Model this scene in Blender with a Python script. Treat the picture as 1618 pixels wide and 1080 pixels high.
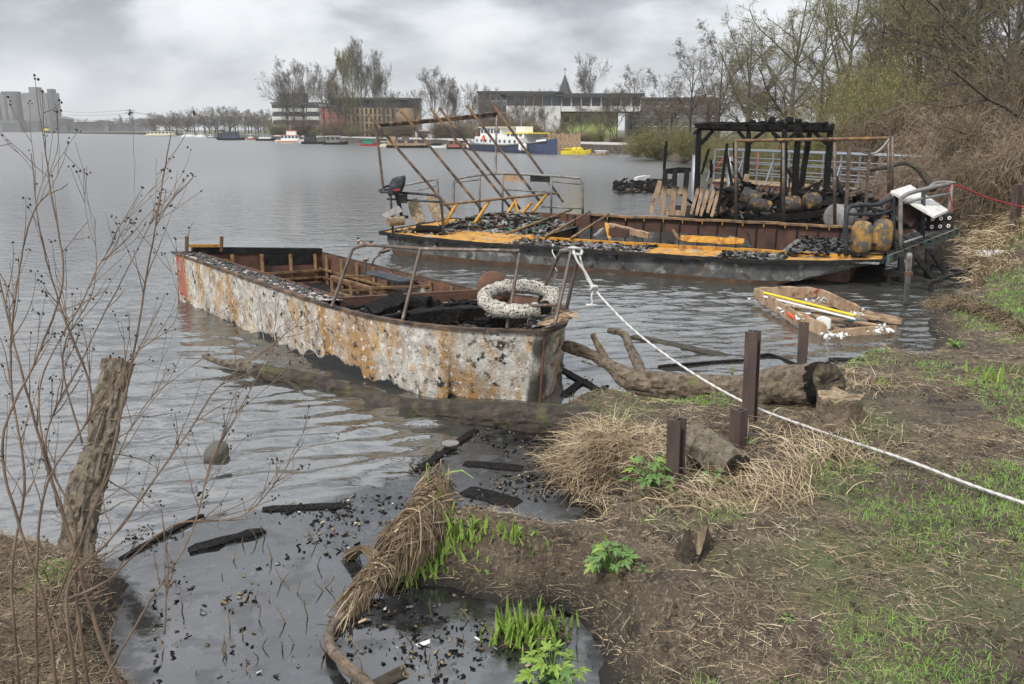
import bpy, math, random
import numpy as np
from mathutils import Vector
R = math.radians
for o in list(bpy.data.objects): bpy.data.objects.remove(o)
SC = bpy.context.scene
COL = SC.collection

# ------------------------------------------------------------------ camera
CAM_H, PITCH, FPX = 3.0, R(14.0), 1348.0
cam_d = bpy.data.cameras.new('camera'); cam = bpy.data.objects.new('camera', cam_d); COL.objects.link(cam)
cam.location = (0, 0, CAM_H); cam.rotation_euler = (R(90) - PITCH, 0, 0)
cam_d.sensor_width = 36.0; cam_d.lens = FPX / 1618 * 36.0; cam_d.clip_end = 6000; cam_d.clip_start = .05
SC.camera = cam

# ------------------------------------------------------------------ world, sun, exposure
SUN_EL, SUN_AZ = R(48), R(215)          # soft light from behind and left of the viewer
world = bpy.data.worlds.new('World'); SC.world = world; world.use_nodes = True
def build_world():
    nt = world.node_tree; N = nt.nodes; L = nt.links
    N.clear()
    out = N.new('ShaderNodeOutputWorld'); bg = N.new('ShaderNodeBackground')
    sky = N.new('ShaderNodeTexSky'); sky.sky_type = 'NISHITA'; sky.sun_disc = False
    sky.sun_elevation = SUN_EL; sky.sun_rotation = SUN_AZ; sky.dust_density = 4
    tc = N.new('ShaderNodeTexCoord'); sep = N.new('ShaderNodeSeparateXYZ')
    L.new(tc.outputs['Generated'], sep.inputs[0])
    ab = N.new('ShaderNodeMath'); ab.operation = 'ABSOLUTE'; L.new(sep.outputs['Z'], ab.inputs[0])
    ad = N.new('ShaderNodeMath'); ad.operation = 'ADD'; ad.inputs[1].default_value = .48; L.new(ab.outputs[0], ad.inputs[0])
    dv = []
    for ax in 'XY':
        m = N.new('ShaderNodeMath'); m.operation = 'DIVIDE'; L.new(sep.outputs[ax], m.inputs[0]); L.new(ad.outputs[0], m.inputs[1]); dv.append(m)
    cmb = N.new('ShaderNodeCombineXYZ'); L.new(dv[0].outputs[0], cmb.inputs[0]); L.new(dv[1].outputs[0], cmb.inputs[1])
    n1 = N.new('ShaderNodeTexNoise'); n1.inputs['Scale'].default_value = 4.2; n1.inputs['Detail'].default_value = 7
    n1.inputs['Roughness'].default_value = .52; n1.inputs['Distortion'].default_value = .15
    mp = N.new('ShaderNodeMapping'); mp.inputs['Location'].default_value = (3.1, 1.7, 0); mp.inputs['Scale'].default_value = (.8, 1.0, 1)
    L.new(cmb.outputs[0], mp.inputs[0]); L.new(mp.outputs[0], n1.inputs['Vector'])
    rp = N.new('ShaderNodeValToRGB'); cr = rp.color_ramp
    cr.elements[0].position = .36; cr.elements[0].color = (.24, .255, .28, 1)
    cr.elements[1].position = .64; cr.elements[1].color = (.60, .61, .63, 1)
    e = cr.elements.new(.45); e.color = (.36, .38, .41, 1)
    e = cr.elements.new(.53); e.color = (.50, .52, .54, 1)
    L.new(n1.outputs['Fac'], rp.inputs[0])
    # near the horizon the overcast layer thickens into an even pale grey
    hz = N.new('ShaderNodeMapRange'); hz.inputs['From Min'].default_value = .02; hz.inputs['From Max'].default_value = .12
    hz.inputs['To Min'].default_value = .7; hz.inputs['To Max'].default_value = 0; L.new(ab.outputs[0], hz.inputs['Value'])
    m1 = N.new('ShaderNodeMixRGB'); m1.inputs[2].default_value = (.54, .56, .585, 1); L.new(hz.outputs[0], m1.inputs[0]); L.new(rp.outputs[0], m1.inputs[1])
    sc_ = N.new('ShaderNodeMixRGB'); sc_.blend_type = 'MULTIPLY'; sc_.inputs[0].default_value = 1; sc_.inputs[2].default_value = (.07, .07, .07, 1)
    L.new(sky.outputs[0], sc_.inputs[1])
    m2 = N.new('ShaderNodeMixRGB'); m2.inputs[0].default_value = .9
    L.new(sc_.outputs[0], m2.inputs[1]); L.new(m1.outputs[0], m2.inputs[2])
    # an overcast sky is brighter towards the zenith than at the horizon
    ze = N.new('ShaderNodeMath'); ze.operation = 'MULTIPLY_ADD'; ze.inputs[1].default_value = 1.15; ze.inputs[2].default_value = .86; L.new(ab.outputs[0], ze.inputs[0])
    m3 = N.new('ShaderNodeVectorMath'); m3.operation = 'SCALE'; L.new(m2.outputs[0], m3.inputs[0]); L.new(ze.outputs[0], m3.inputs['Scale'])
    L.new(m3.outputs[0], bg.inputs['Color']); bg.inputs['Strength'].default_value = WORLD_STR
    L.new(bg.outputs[0], out.inputs[0])
WORLD_STR = .82
build_world()
sun_d = bpy.data.lights.new('sun', 'SUN'); sun = bpy.data.objects.new('sun', sun_d); COL.objects.link(sun)
sun_d.energy = 1.5; sun_d.angle = R(10); sun_d.color = (1.0, .96, .9)
_sd = Vector((math.sin(SUN_AZ) * math.cos(SUN_EL), math.cos(SUN_AZ) * math.cos(SUN_EL), math.sin(SUN_EL)))
sun.rotation_euler = _sd.to_track_quat('Z', 'Y').to_euler(); sun.location = (0, -20, 40)
vs = SC.view_settings; vs.view_transform = 'Standard'; vs.look = 'None'; vs.exposure = 1.05; vs.gamma = 1; vs.use_curve_mapping = False
SC.cycles.max_bounces = 8; SC.cycles.volume_bounces = 3; SC.cycles.transparent_max_bounces = 12

# ------------------------------------------------------------------ measuring helpers (photo measurements -> world metres)
_c, _s = math.cos(PITCH), math.sin(PITCH)
def ray(px, py):
    u = (px - 809) / FPX; v = (540 - py) / FPX
    return np.array((u, _c + v * _s, -_s + v * _c))
def W(px, py, z=0.0):                  # point on the level z
    d = ray(px, py); t = (z - CAM_H) / d[2]; return np.array((d[0] * t, d[1] * t, z))
def Y(px, py, y):                      # point at the distance y
    d = ray(px, py); t = y / d[1]; return np.array((d[0] * t, y, CAM_H + d[2] * t))
def Zat(py, y):
    v = (540 - py) / FPX; return CAM_H + y * (v * _c - _s) / (_c + v * _s)

# ------------------------------------------------------------------ noise
def _h(i, j, k, s):
    n = (i * 374761393 + j * 668265263 + k * 1274126177 + s * 974711) & 0xffffffff
    n = ((n ^ (n >> 13)) * 1274126177) & 0xffffffff
    n = n ^ (n >> 16)
    return (n & 0xffff) / 65535.0
def vn(p, seed=0):
    p = np.asarray(p, float); f = np.floor(p).astype(np.int64); t = p - f; t = t * t * (3 - 2 * t)
    i, j, k = f[..., 0], f[..., 1], f[..., 2]; r = 0
    for a in (0, 1):
        wa = t[..., 0] if a else 1 - t[..., 0]
        for b in (0, 1):
            wb = t[..., 1] if b else 1 - t[..., 1]
            for c in (0, 1):
                wc = t[..., 2] if c else 1 - t[..., 2]
                r = r + wa * wb * wc * _h(i + a, j + b, k + c, seed)
    return r * 2 - 1
def fbm(p, seed=0, oct=3):
    r = 0; a = 1.0; p = np.asarray(p, float)
    for o in range(oct):
        r = r + a * vn(p * 2 ** o, seed + o * 7); a *= .5
    return r
def smooth(x):
    x = np.clip(x, 0, 1); return x * x * (3 - 2 * x)

# ------------------------------------------------------------------ objects
WLOC = {}
def _finish(o, parent, wloc, label, cat, group, kind):
    COL.objects.link(o); wloc = np.array(wloc, float)
    if parent is not None:
        o.parent = parent; o.location = tuple(wloc - WLOC[parent.name])
    else: o.location = tuple(wloc)
    WLOC[o.name] = wloc
    tag(o, label, cat, group, kind); return o
def tag(o, label=None, cat=None, group=None, kind=None):
    if label: o['label'] = label
    if cat: o['category'] = cat
    if group: o['group'] = group
    if kind: o['kind'] = kind
def thing(name, loc, label, cat, group=None):
    o = bpy.data.objects.new(name, None); o.empty_display_size = .2
    return _finish(o, None, loc, label, cat, group, None)
def mesh_np(name, v, f, mats, fm=None, smooth_=False):
    """v (n,3); f: (m,3)/(m,4) array or list of tuples"""
    me = bpy.data.meshes.new(name); v = np.asarray(v, np.float32)
    if isinstance(f, np.ndarray):
        m, k = f.shape
        me.vertices.add(len(v)); me.vertices.foreach_set('co', v.ravel())
        me.loops.add(m * k); me.loops.foreach_set('vertex_index', f.astype(np.int32).ravel())
        me.polygons.add(m); me.polygons.foreach_set('loop_start', np.arange(0, m * k, k, dtype=np.int32))
        me.update(calc_edges=True)
    else:
        me.from_pydata(v.tolist(), [], [tuple(int(i) for i in q) for q in f]); me.update()
    if not isinstance(mats, (list, tuple)): mats = [mats]
    for m_ in mats: me.materials.append(m_)
    if fm is not None: me.polygons.foreach_set('material_index', np.asarray(fm, np.int32))
    if smooth_: me.polygons.foreach_set('use_smooth', np.ones(len(me.polygons), bool))
    return me
def put(name, v, f, mats, parent=None, label=None, cat=None, group=None, kind=None, fm=None, smooth_=False, origin=None):
    v = np.asarray(v, float)
    if origin is None:
        lo, hi = v.min(0), v.max(0); origin = np.array(((lo[0] + hi[0]) / 2, (lo[1] + hi[1]) / 2, lo[2]))
    me = mesh_np(name, v - origin, f, mats, fm, smooth_)
    return _finish(bpy.data.objects.new(name, me), parent, origin, label, cat, group, kind)
def inst(name, me, loc, rot=(0, 0, 0), scale=(1, 1, 1), parent=None, label=None, cat=None, group=None, kind=None):
    o = bpy.data.objects.new(name, me); _finish(o, parent, loc, label, cat, group, kind)
    o.rotation_euler = rot; o.scale = scale if not isinstance(scale, (int, float)) else (scale,) * 3; return o

def basis(d, up=(0, 0, 1)):
    d = np.asarray(d, float); d = d / (np.linalg.norm(d) + 1e-12); up = np.asarray(up, float)
    if abs(d @ up) > .97: up = np.array((1., 0, 0)) if abs(d[0]) < .9 else np.array((0, 1., 0))
    s = np.cross(d, up); s /= np.linalg.norm(s); u = np.cross(s, d); return d, s, u
def spline(P, n=8):
    P = np.asarray(P, float); Q = np.vstack((2 * P[0] - P[1], P, 2 * P[-1] - P[-2])); out = []
    for i in range(1, len(Q) - 2):
        t = np.linspace(0, 1, n, endpoint=False)[:, None]
        a, b, c, d = Q[i - 1], Q[i], Q[i + 1], Q[i + 2]
        out.append(.5 * ((2 * b) + (c - a) * t + (2 * a - 5 * b + 4 * c - d) * t ** 2 + (3 * b - a - 3 * c + d) * t ** 3))
    return np.vstack(out + [P[-1:]])

class MB:
    def __init__(s): s.v = []; s.f = []; s.n = 0; s.m = []; s.cm = 0
    def add(s, v, f):
        v = np.asarray(v, float); s.v.append(v)
        for q in f: s.f.append(tuple(i + s.n for i in q)); s.m.append(s.cm)
        s.n += len(v); return s
    def hexa(s, c8): return s.add(c8, [(0, 3, 2, 1), (4, 5, 6, 7), (0, 1, 5, 4), (1, 2, 6, 5), (2, 3, 7, 6), (3, 0, 4, 7)])
    def box(s, lo, hi):
        x0, y0, z0 = lo; x1, y1, z1 = hi
        return s.hexa([(x0, y0, z0), (x1, y0, z0), (x1, y1, z0), (x0, y1, z0), (x0, y0, z1), (x1, y0, z1), (x1, y1, z1), (x0, y1, z1)])
    def beam(s, p0, p1, w, h=None, up=(0, 0, 1), tw=1.0):
        h = h or w; p0 = np.asarray(p0, float); p1 = np.asarray(p1, float); d, a, u = basis(p1 - p0, up); q = []
        for p, k in ((p0, 1), (p1, tw)):
            q += [p - a * w * k / 2 - u * h * k / 2, p + a * w * k / 2 - u * h * k / 2, p + a * w * k / 2 + u * h * k / 2, p - a * w * k / 2 + u * h * k / 2]
        return s.hexa(q)
    def ring_sweep(s, rings, cap=True):
        rings = np.asarray(rings, float); k, n = rings.shape[:2]; f = []
        for i in range(k - 1):
            for j in range(n):
                f.append((i * n + j, i * n + (j + 1) % n, (i + 1) * n + (j + 1) % n, (i + 1) * n + j))
        if cap: f += [tuple(range(n - 1, -1, -1)), tuple(range((k - 1) * n, k * n))]
        return s.add(rings.reshape(-1, 3), f)
    def tube(s, P, r, n=8, cap=True, flat=1.0):
        P = np.asarray(P, float); k = len(P); r = np.broadcast_to(np.asarray(r, float), (k,))
        T = np.gradient(P, axis=0); d, a, u = basis(T[0]); rings = []
        ang = np.linspace(0, 2 * math.pi, n, endpoint=False)
        for i in range(k):
            d = T[i] / (np.linalg.norm(T[i]) + 1e-12); a = a - d * (a @ d); a /= np.linalg.norm(a) + 1e-12; u = np.cross(a, d)
            rings.append(P[i] + r[i] * (np.cos(ang)[:, None] * a + flat * np.sin(ang)[:, None] * u))
        return s.ring_sweep(rings, cap)
    def rough(s, p0, p1, w, h, seg=5, jit=.12, rng=None, up=(0, 0, 1)):
        """worn or charred bar: jittered, broken ends"""
        rng = rng or np.random.default_rng(1); p0 = np.asarray(p0, float); p1 = np.asarray(p1, float)
        d, a, u = basis(p1 - p0, up); L = np.linalg.norm(p1 - p0); rings = []
        ca = np.array([(-.5, -.42), (-.42, -.5), (.42, -.5), (.5, -.42), (.5, .42), (.42, .5), (-.42, .5), (-.5, .42)])
        for i in range(seg + 1):
            t = i / seg; e = .75 if i in (0, seg) else 1
            cc = ca * e * (1 + rng.normal(0, jit, (8, 1))) + rng.normal(0, jit * .25, 2)
            off = rng.normal(0, jit * .5 * min(w, h), 8) * (2 if i in (0, seg) else .4)
            rings.append(p0 + d * (L * t) + cc[:, :1] * w * a + cc[:, 1:] * h * u + off[:, None] * d)
        return s.ring_sweep(rings)
    def lathe(s, prof, c, n=20, axis=(0, 0, 1)):
        d, a, u = basis(axis); c = np.asarray(c, float); ang = np.linspace(0, 2 * math.pi, n, endpoint=False); rings = []
        for r, z in prof: rings.append(c + d * z + r * (np.cos(ang)[:, None] * a + np.sin(ang)[:, None] * u))
        return s.ring_sweep(rings)
    def prism(s, poly, z0, z1):
        n = len(poly); v = [(x, y, z0) for x, y in poly] + [(x, y, z1) for x, y in poly]
        f = [tuple(range(n - 1, -1, -1)), tuple(range(n, 2 * n))] + [(i, (i + 1) % n, n + (i + 1) % n, n + i) for i in range(n)]
        return s.add(v, f)
    def build(s, name, mats, parent=None, label=None, cat=None, group=None, kind=None, smooth_=False, origin=None):
        return put(name, np.vstack(s.v), s.f, mats, parent, label, cat, group, kind, s.m if isinstance(mats, (list, tuple)) else None, smooth_, origin)

def grid_faces(nu, nv):
    i = np.arange(nu - 1)[:, None]; j = np.arange(nv - 1)[None, :]
    a = (i * nv + j).ravel(); return np.stack((a, a + nv, a + nv + 1, a + 1), 1)

def bark_log(P, r, nseg, n, amp, seed=0, fl=6.0, fa=2.2, cap_in=.03):
    """log with furrowed bark as real relief"""
    P = np.asarray(P, float); S = np.linspace(0, len(P) - 1, nseg); ii = np.arange(len(P))
    Q = np.stack([np.interp(S, ii, P[:, k]) for k in range(3)], 1); rr = np.interp(S, ii, np.broadcast_to(r, (len(P),)))
    T = np.gradient(Q, axis=0); _, a, u = basis(T[0]); ang = np.linspace(0, 2 * math.pi, n, endpoint=False); rings = []
    Ls = np.concatenate(([0], np.cumsum(np.linalg.norm(np.diff(Q, axis=0), axis=1))))
    for i in range(nseg):
        d = T[i] / np.linalg.norm(T[i]); a = a - d * (a @ d); a /= np.linalg.norm(a); u = np.cross(a, d)
        pp = np.stack((np.cos(ang) * fa * rr[i] * 9, np.sin(ang) * fa * rr[i] * 9, np.full(n, Ls[i] * fl)), 1)
        nz = -np.abs(fbm(pp, seed, 2)) * amp + fbm(pp * .25, seed + 5, 2) * amp * 1.2
        k = rr[i] + nz
        rings.append(Q[i] + k[:, None] * (np.cos(ang)[:, None] * a + np.sin(ang)[:, None] * u))
    m = MB(); m.ring_sweep(rings, cap=False)
    m.cm = 1
    for ri, di in ((0, -1), (nseg - 1, 1)):      # cut faces with a slightly hollow, uneven centre
        ring = np.asarray(rings[ri]); c = ring.mean(0); rng = np.random.default_rng(seed + ri)
        mid = c + (ring - c) * .55 + rng.normal(0, amp * .3, ring.shape); cc = c - T[ri] / np.linalg.norm(T[ri]) * di * cap_in
        v = np.vstack((ring, mid, cc[None])); f = []
        for j in range(n):
            k2 = (j + 1) % n; q = (j, k2, n + k2, n + j); t3 = (n + j, n + k2, 2 * n)
            f += [q, t3] if di > 0 else [q[::-1], t3[::-1]]
        m.add(v, f)
    return m
# ------------------------------------------------------------------ materials
def M(name, base, layers=(), rough=.85, metal=0.0, bump=None, spec=.4, coord='Object', rand=False, bump2=None):
    """base colour plus layers (colour, scale, threshold, softness, detail, stretch) of noise-masked colour"""
    m = bpy.data.materials.new(name); m.use_nodes = True; nt = m.node_tree; N = nt.nodes; L = nt.links
    b = N['Principled BSDF']; b.inputs['Roughness'].default_value = rough; b.inputs['Metallic'].default_value = metal
    b.inputs['Specular IOR Level'].default_value = spec
    tc = N.new('ShaderNodeTexCoord'); vec = tc.outputs[coord]
    if rand:
        oi = N.new('ShaderNodeObjectInfo'); mul = N.new('ShaderNodeMath'); mul.operation = 'MULTIPLY'; mul.inputs[1].default_value = 57
        L.new(oi.outputs['Random'], mul.inputs[0]); va = N.new('ShaderNodeVectorMath'); va.operation = 'ADD'
        L.new(vec, va.inputs[0]); L.new(mul.outputs[0], va.inputs[1]); vec = va.outputs[0]
    def noise(scale, detail, st):
        n = N.new('ShaderNodeTexNoise'); n.inputs['Scale'].default_value = scale; n.inputs['Detail'].default_value = detail; n.inputs['Roughness'].default_value = .6
        if st:
            mp = N.new('ShaderNodeMapping'); mp.inputs['Scale'].default_value = st; L.new(vec, mp.inputs[0]); L.new(mp.outputs[0], n.inputs['Vector'])
        else: L.new(vec, n.inputs['Vector'])
        return n
    rgb = N.new('ShaderNodeRGB'); rgb.outputs[0].default_value = (*base, 1); cur = rgb.outputs[0]
    for i, ly in enumerate(layers):
        col, scale, thr, soft = ly[:4]; det = ly[4] if len(ly) > 4 else 5; st = ly[5] if len(ly) > 5 else None
        n = noise(scale, det, st)
        off = N.new('ShaderNodeMapRange'); off.inputs['From Min'].default_value = thr - soft; off.inputs['From Max'].default_value = thr + soft
        L.new(n.outputs['Fac'], off.inputs['Value'])
        mx = N.new('ShaderNodeMixRGB'); L.new(off.outputs[0], mx.inputs[0]); L.new(cur, mx.inputs[1]); mx.inputs[2].default_value = (*col, 1); cur = mx.outputs[0]
    L.new(cur, b.inputs['Base Color'])
    nrm = None
    for bb in (bump, bump2):
        if bb:
            n = noise(bb[0], 6, bb[2] if len(bb) > 2 else None)
            bp = N.new('ShaderNodeBump'); bp.inputs['Strength'].default_value = bb[1]; bp.inputs['Distance'].default_value = bb[3] if len(bb) > 3 else .02
            L.new(n.outputs['Fac'], bp.inputs['Height'])
            if nrm: L.new(nrm, bp.inputs['Normal'])
            nrm = bp.outputs[0]
    if nrm: L.new(nrm, b.inputs['Normal'])
    return m
K = {}
K['char'] = M('charred_wood', (.007, .0066, .0063), [((.026, .026, .027), 26, .58, .06), ((.09, .09, .09), 60, .68, .04), ((.02, .013, .009), 4, .6, .1)], .8, bump=(38, .9, (1, 1, 1), .03), spec=.15)
K['char_brown'] = M('half_burnt_wood', (.20, .125, .075), [((.33, .24, .16), 14, .55, .1, 5, (1, 1, .2)), ((.012, .01, .009), 5, .5, .09), ((.012, .011, .01), 30, .62, .06)], .8, bump=(30, .5, (1, 1, .15), .015))
K['ash'] = M('ash', (.10, .10, .10), [((.36, .36, .35), 9, .54, .1), ((.012, .012, .012), 17, .52, .07), ((.55, .54, .52), 40, .64, .05), ((.24, .13, .06), 5, .66, .06)], .95, bump=(24, 1, None, .04))
K['rust_yellow'] = M('yellow_rust', (.42, .20, .028), [((.52, .28, .05), 9, .52, .08), ((.22, .085, .025), 6, .58, .08), ((.30, .25, .20), 14, .68, .05), ((.025, .02, .018), 30, .70, .04)], .85, bump=(60, .5, None, .006), spec=.3)
K['rust_pole'] = M('rusted_pole', (.17, .10, .055), [((.32, .19, .07), 7, .55, .1), ((.04, .03, .025), 4, .58, .08)], .8, bump=(80, .4, None, .004))
K['rust_brown'] = M('rust_brown', (.095, .05, .034), [((.15, .07, .04), 5, .55, .12), ((.035, .022, .018), 3, .6, .1), ((.26, .15, .06), 22, .69, .04)], .85, bump=(70, .45, None, .005))
K['panel_brown'] = M('brown_hold_panel', (.075, .036, .026), [((.11, .052, .036), 3, .55, .12), ((.03, .02, .017), 2.2, .6, .1), ((.20, .12, .07), 18, .72, .04)], .7, bump=(50, .25, None, .004), rand=True)
K['tube_steel'] = M('burnt_steel_tube', (.13, .105, .09), [((.21, .14, .095), 8, .56, .08), ((.05, .042, .038), 5, .6, .08), ((.26, .24, .22), 14, .64, .06)], .55, .55, bump=(90, .3, None, .003))
K['tube_dark'] = M('sooty_steel_tube', (.032, .036, .042), [((.085, .09, .095), 7, .6, .08), ((.15, .085, .045), 12, .68, .04)], .7, .1, bump=(90, .3, None, .003), spec=.2)
K['tube_grey'] = M('grey_steel_tube', (.24, .235, .225), [((.13, .12, .11), 6, .55, .1), ((.28, .18, .1), 10, .66, .05)], .6, .4, bump=(90, .3, None, .003))
K['ash_pale'] = M('pale_ash', (.27, .265, .255), [((.16, .155, .15), 9, .55, .1)], .95)
K['ash_mid'] = M('grey_ash', (.095, .093, .09), [((.05, .048, .046), 9, .55, .1)], .95)
K['galv'] = M('galvanised_steel', (.27, .295, .32), [((.20, .22, .245), 6, .55, .12)], .5, .5)
K['barge_hull'] = M('sooty_hull_paint', (.055, .054, .052), [((.12, .12, .117), 2.2, .53, .1, 6), ((.21, .21, .20), 5, .60, .04, 8), ((.02, .02, .02), 3, .62, .05), ((.26, .12, .03), 1.6, .71, .06, 6)], .8, bump=(22, .3, None, .01), spec=.2)
K['wet_rust'] = M('waterline_rust', (.045, .028, .018), [((.09, .045, .02), 6, .55, .1)], .45, bump=(30, .4, None, .01))
K['black_steel'] = M('blackened_steel', (.013, .013, .0135), [((.035, .032, .03), 6, .58, .1), ((.10, .06, .03), 12, .7, .05)], .75, spec=.2, bump=(40, .4, None, .008))
K['wood_raw'] = M('weathered_plank', (.30, .20, .12), [((.42, .31, .21), 9, .55, .12, 5, (1, 1, .2)), ((.12, .075, .045), 7, .6, .08)], .85, bump=(40, .4, None, .006), rand=True)
K['white_paint'] = M('dirty_white_paint', (.62, .61, .58), [((.42, .40, .37), 6, .58, .1), ((.2, .18, .16), 14, .68, .05)], .7, rand=True)
K['foam'] = M('flaking_foam', (.36, .335, .285), [((.52, .49, .43), 20, .5, .1), ((.035, .03, .026), 50, .55, .03, 3), ((.06, .05, .04), 7, .70, .05)], .9, bump=(55, 1, None, .012))
K['bark'] = M('log_bark', (.125, .095, .068), [((.21, .165, .12), 11, .55, .12, 6, (1, 1, 1)), ((.05, .036, .026), 16, .58, .08), ((.12, .12, .035), 5, .66, .08)], .95, bump=(34, .9, None, .02), rand=True)
K['bark_grey'] = M('grey_bark', (.12, .098, .072), [((.20, .17, .125), 13, .54, .12), ((.055, .042, .03), 18, .56, .07), ((.35, .28, .06), 6, .76, .03)], .95, bump=(40, .9, None, .02))
K['bark_moss'] = M('wet_mossy_bark', (.036, .028, .021), [((.075, .058, .042), 10, .55, .12), ((.075, .085, .022), 4, .61, .08), ((.02, .016, .013), 7, .58, .08)], .8, bump=(34, .9, None, .02))
K['cut_dark'] = M('dark_cut_wood', (.05, .038, .027), [((.13, .105, .06), 6, .55, .1), ((.20, .16, .12), 13, .64, .05), ((.015, .012, .01), 4, .58, .06)], .9, bump=(26, .8, None, .02))
K['cut_pale'] = M('pale_cut_wood', (.25, .19, .12), [((.13, .09, .06), 9, .54, .1), ((.36, .30, .2), 15, .6, .08)], .9, bump=(30, .6, None, .01))
K['steel_post'] = M('rusted_beam', (.068, .048, .042), [((.11, .072, .058), 6, .55, .1, 5, (1, 1, .3)), ((.045, .032, .028), 9, .58, .08, 5, (1, 1, .3)), ((.30, .15, .06), 12, .73, .04)], .75, bump=(70, .4, None, .004))
K['straw'] = M('dead_straw', (.50, .39, .245), [((.64, .53, .37), 3, .55, .12), ((.23, .155, .085), 2.2, .56, .1)], .9)
K['rim'] = M('scorched_rim', (.062, .044, .034), [((.15, .09, .05), 5, .56, .08), ((.02, .017, .015), 3, .55, .08), ((.30, .18, .06), 9, .68, .05), ((.26, .25, .24), 14, .70, .04)], .85, bump=(60, .5, None, .005))
K['straw_dark'] = M('wet_straw', (.17, .12, .07), [((.30, .22, .13), 4, .55, .1), ((.06, .042, .028), 3, .57, .1)], .85)
K['mound'] = M('dark_tangle', (.075, .052, .034), [((.13, .095, .06), 5, .57, .1)], .95)
K['sedge'] = M('matted_sedge', (.15, .11, .072), [((.32, .25, .17), 9, .55, .1), ((.08, .055, .036), 4, .55, .1)], .9)
K['blade'] = M('iris_blade', (.17, .28, .04), [((.30, .36, .09), 6, .58, .1), ((.09, .19, .03), 9, .58, .1)], .5, rand=True)
K['grass'] = M('grass_blade', (.15, .30, .04), [((.21, .37, .055), 1.2, .55, .15), ((.20, .22, .07), 2.3, .6, .1)], .6)
K['leaf'] = M('plant_leaf', (.085, .17, .04), [((.14, .23, .055), 9, .55, .12), ((.05, .11, .03), 14, .6, .08)], .5, rand=True)
K['leaf_yellow'] = M('young_leaf', (.19, .27, .04), [((.12, .22, .035), 9, .55, .12)], .5, rand=True)
K['twig'] = M('shrub_twig', (.13, .09, .06), [((.22, .155, .10), 3, .55, .1), ((.08, .05, .036), 5, .58, .1)], .8)
K['seed'] = M('seed_head', (.035, .027, .022), [], .9)
K['rope'] = M('white_rope', (.55, .54, .52), [((.36, .345, .32), 12, .6, .1)], .85, bump=(120, .8, None, .004))
K['red'] = M('red_rope', (.36, .025, .03), [], .6)
K['orange'] = M('orange_plastic', (.62, .10, .04), [((.35, .08, .04), 9, .6, .1)], .6)
K['yellow'] = M('yellow_paint', (.70, .55, .03), [((.45, .36, .08), 12, .64, .06)], .5)
K['white'] = M('white_plain', (.72, .72, .70), [((.5, .5, .48), 5, .62, .1)], .6)
K['green_glass'] = M('green_glass', (.02, .22, .07), [], .25)
K['gas'] = M('burnt_gas_bottle', (.075, .075, .07), [((.31, .17, .035), 3.2, .50, .08, 6), ((.40, .25, .07), 8, .60, .06), ((.03, .03, .03), 7, .64, .06)], .7, bump=(40, .4, None, .005), rand=True)
K['cabinet'] = M('burnt_cabinet', (.075, .035, .026), [((.03, .02, .018), 4, .56, .1), ((.14, .08, .05), 12, .66, .06)], .6)
K['teal'] = M('flaked_teal_paint', (.05, .10, .095), [((.13, .08, .045), 7, .53, .08), ((.022, .022, .022), 5, .6, .06), ((.16, .21, .2), 15, .64, .05)], .8, bump=(40, .4, None, .005))
K['duck'] = [M('duck_grey', (.36, .34, .31), [((.20, .16, .13), 14, .56, .1)], .8), M('duck_breast', (.10, .05, .03), [], .8), M('duck_green', (.005, .075, .035), [], .3),
             M('duck_bill', (.50, .42, .05), [], .5), M('duck_white', (.7, .7, .68), [], .8), M('duck_wing', (.13, .105, .085), [((.05, .04, .035), 14, .55, .1)], .8), M('duck_tail', (.02, .02, .02), [], .7)]
K['stone'] = M('wet_stone', (.09, .085, .07), [((.15, .15, .10), 8, .56, .1), ((.05, .055, .03), 5, .56, .1)], .6, bump=(20, .8, None, .02))

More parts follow.
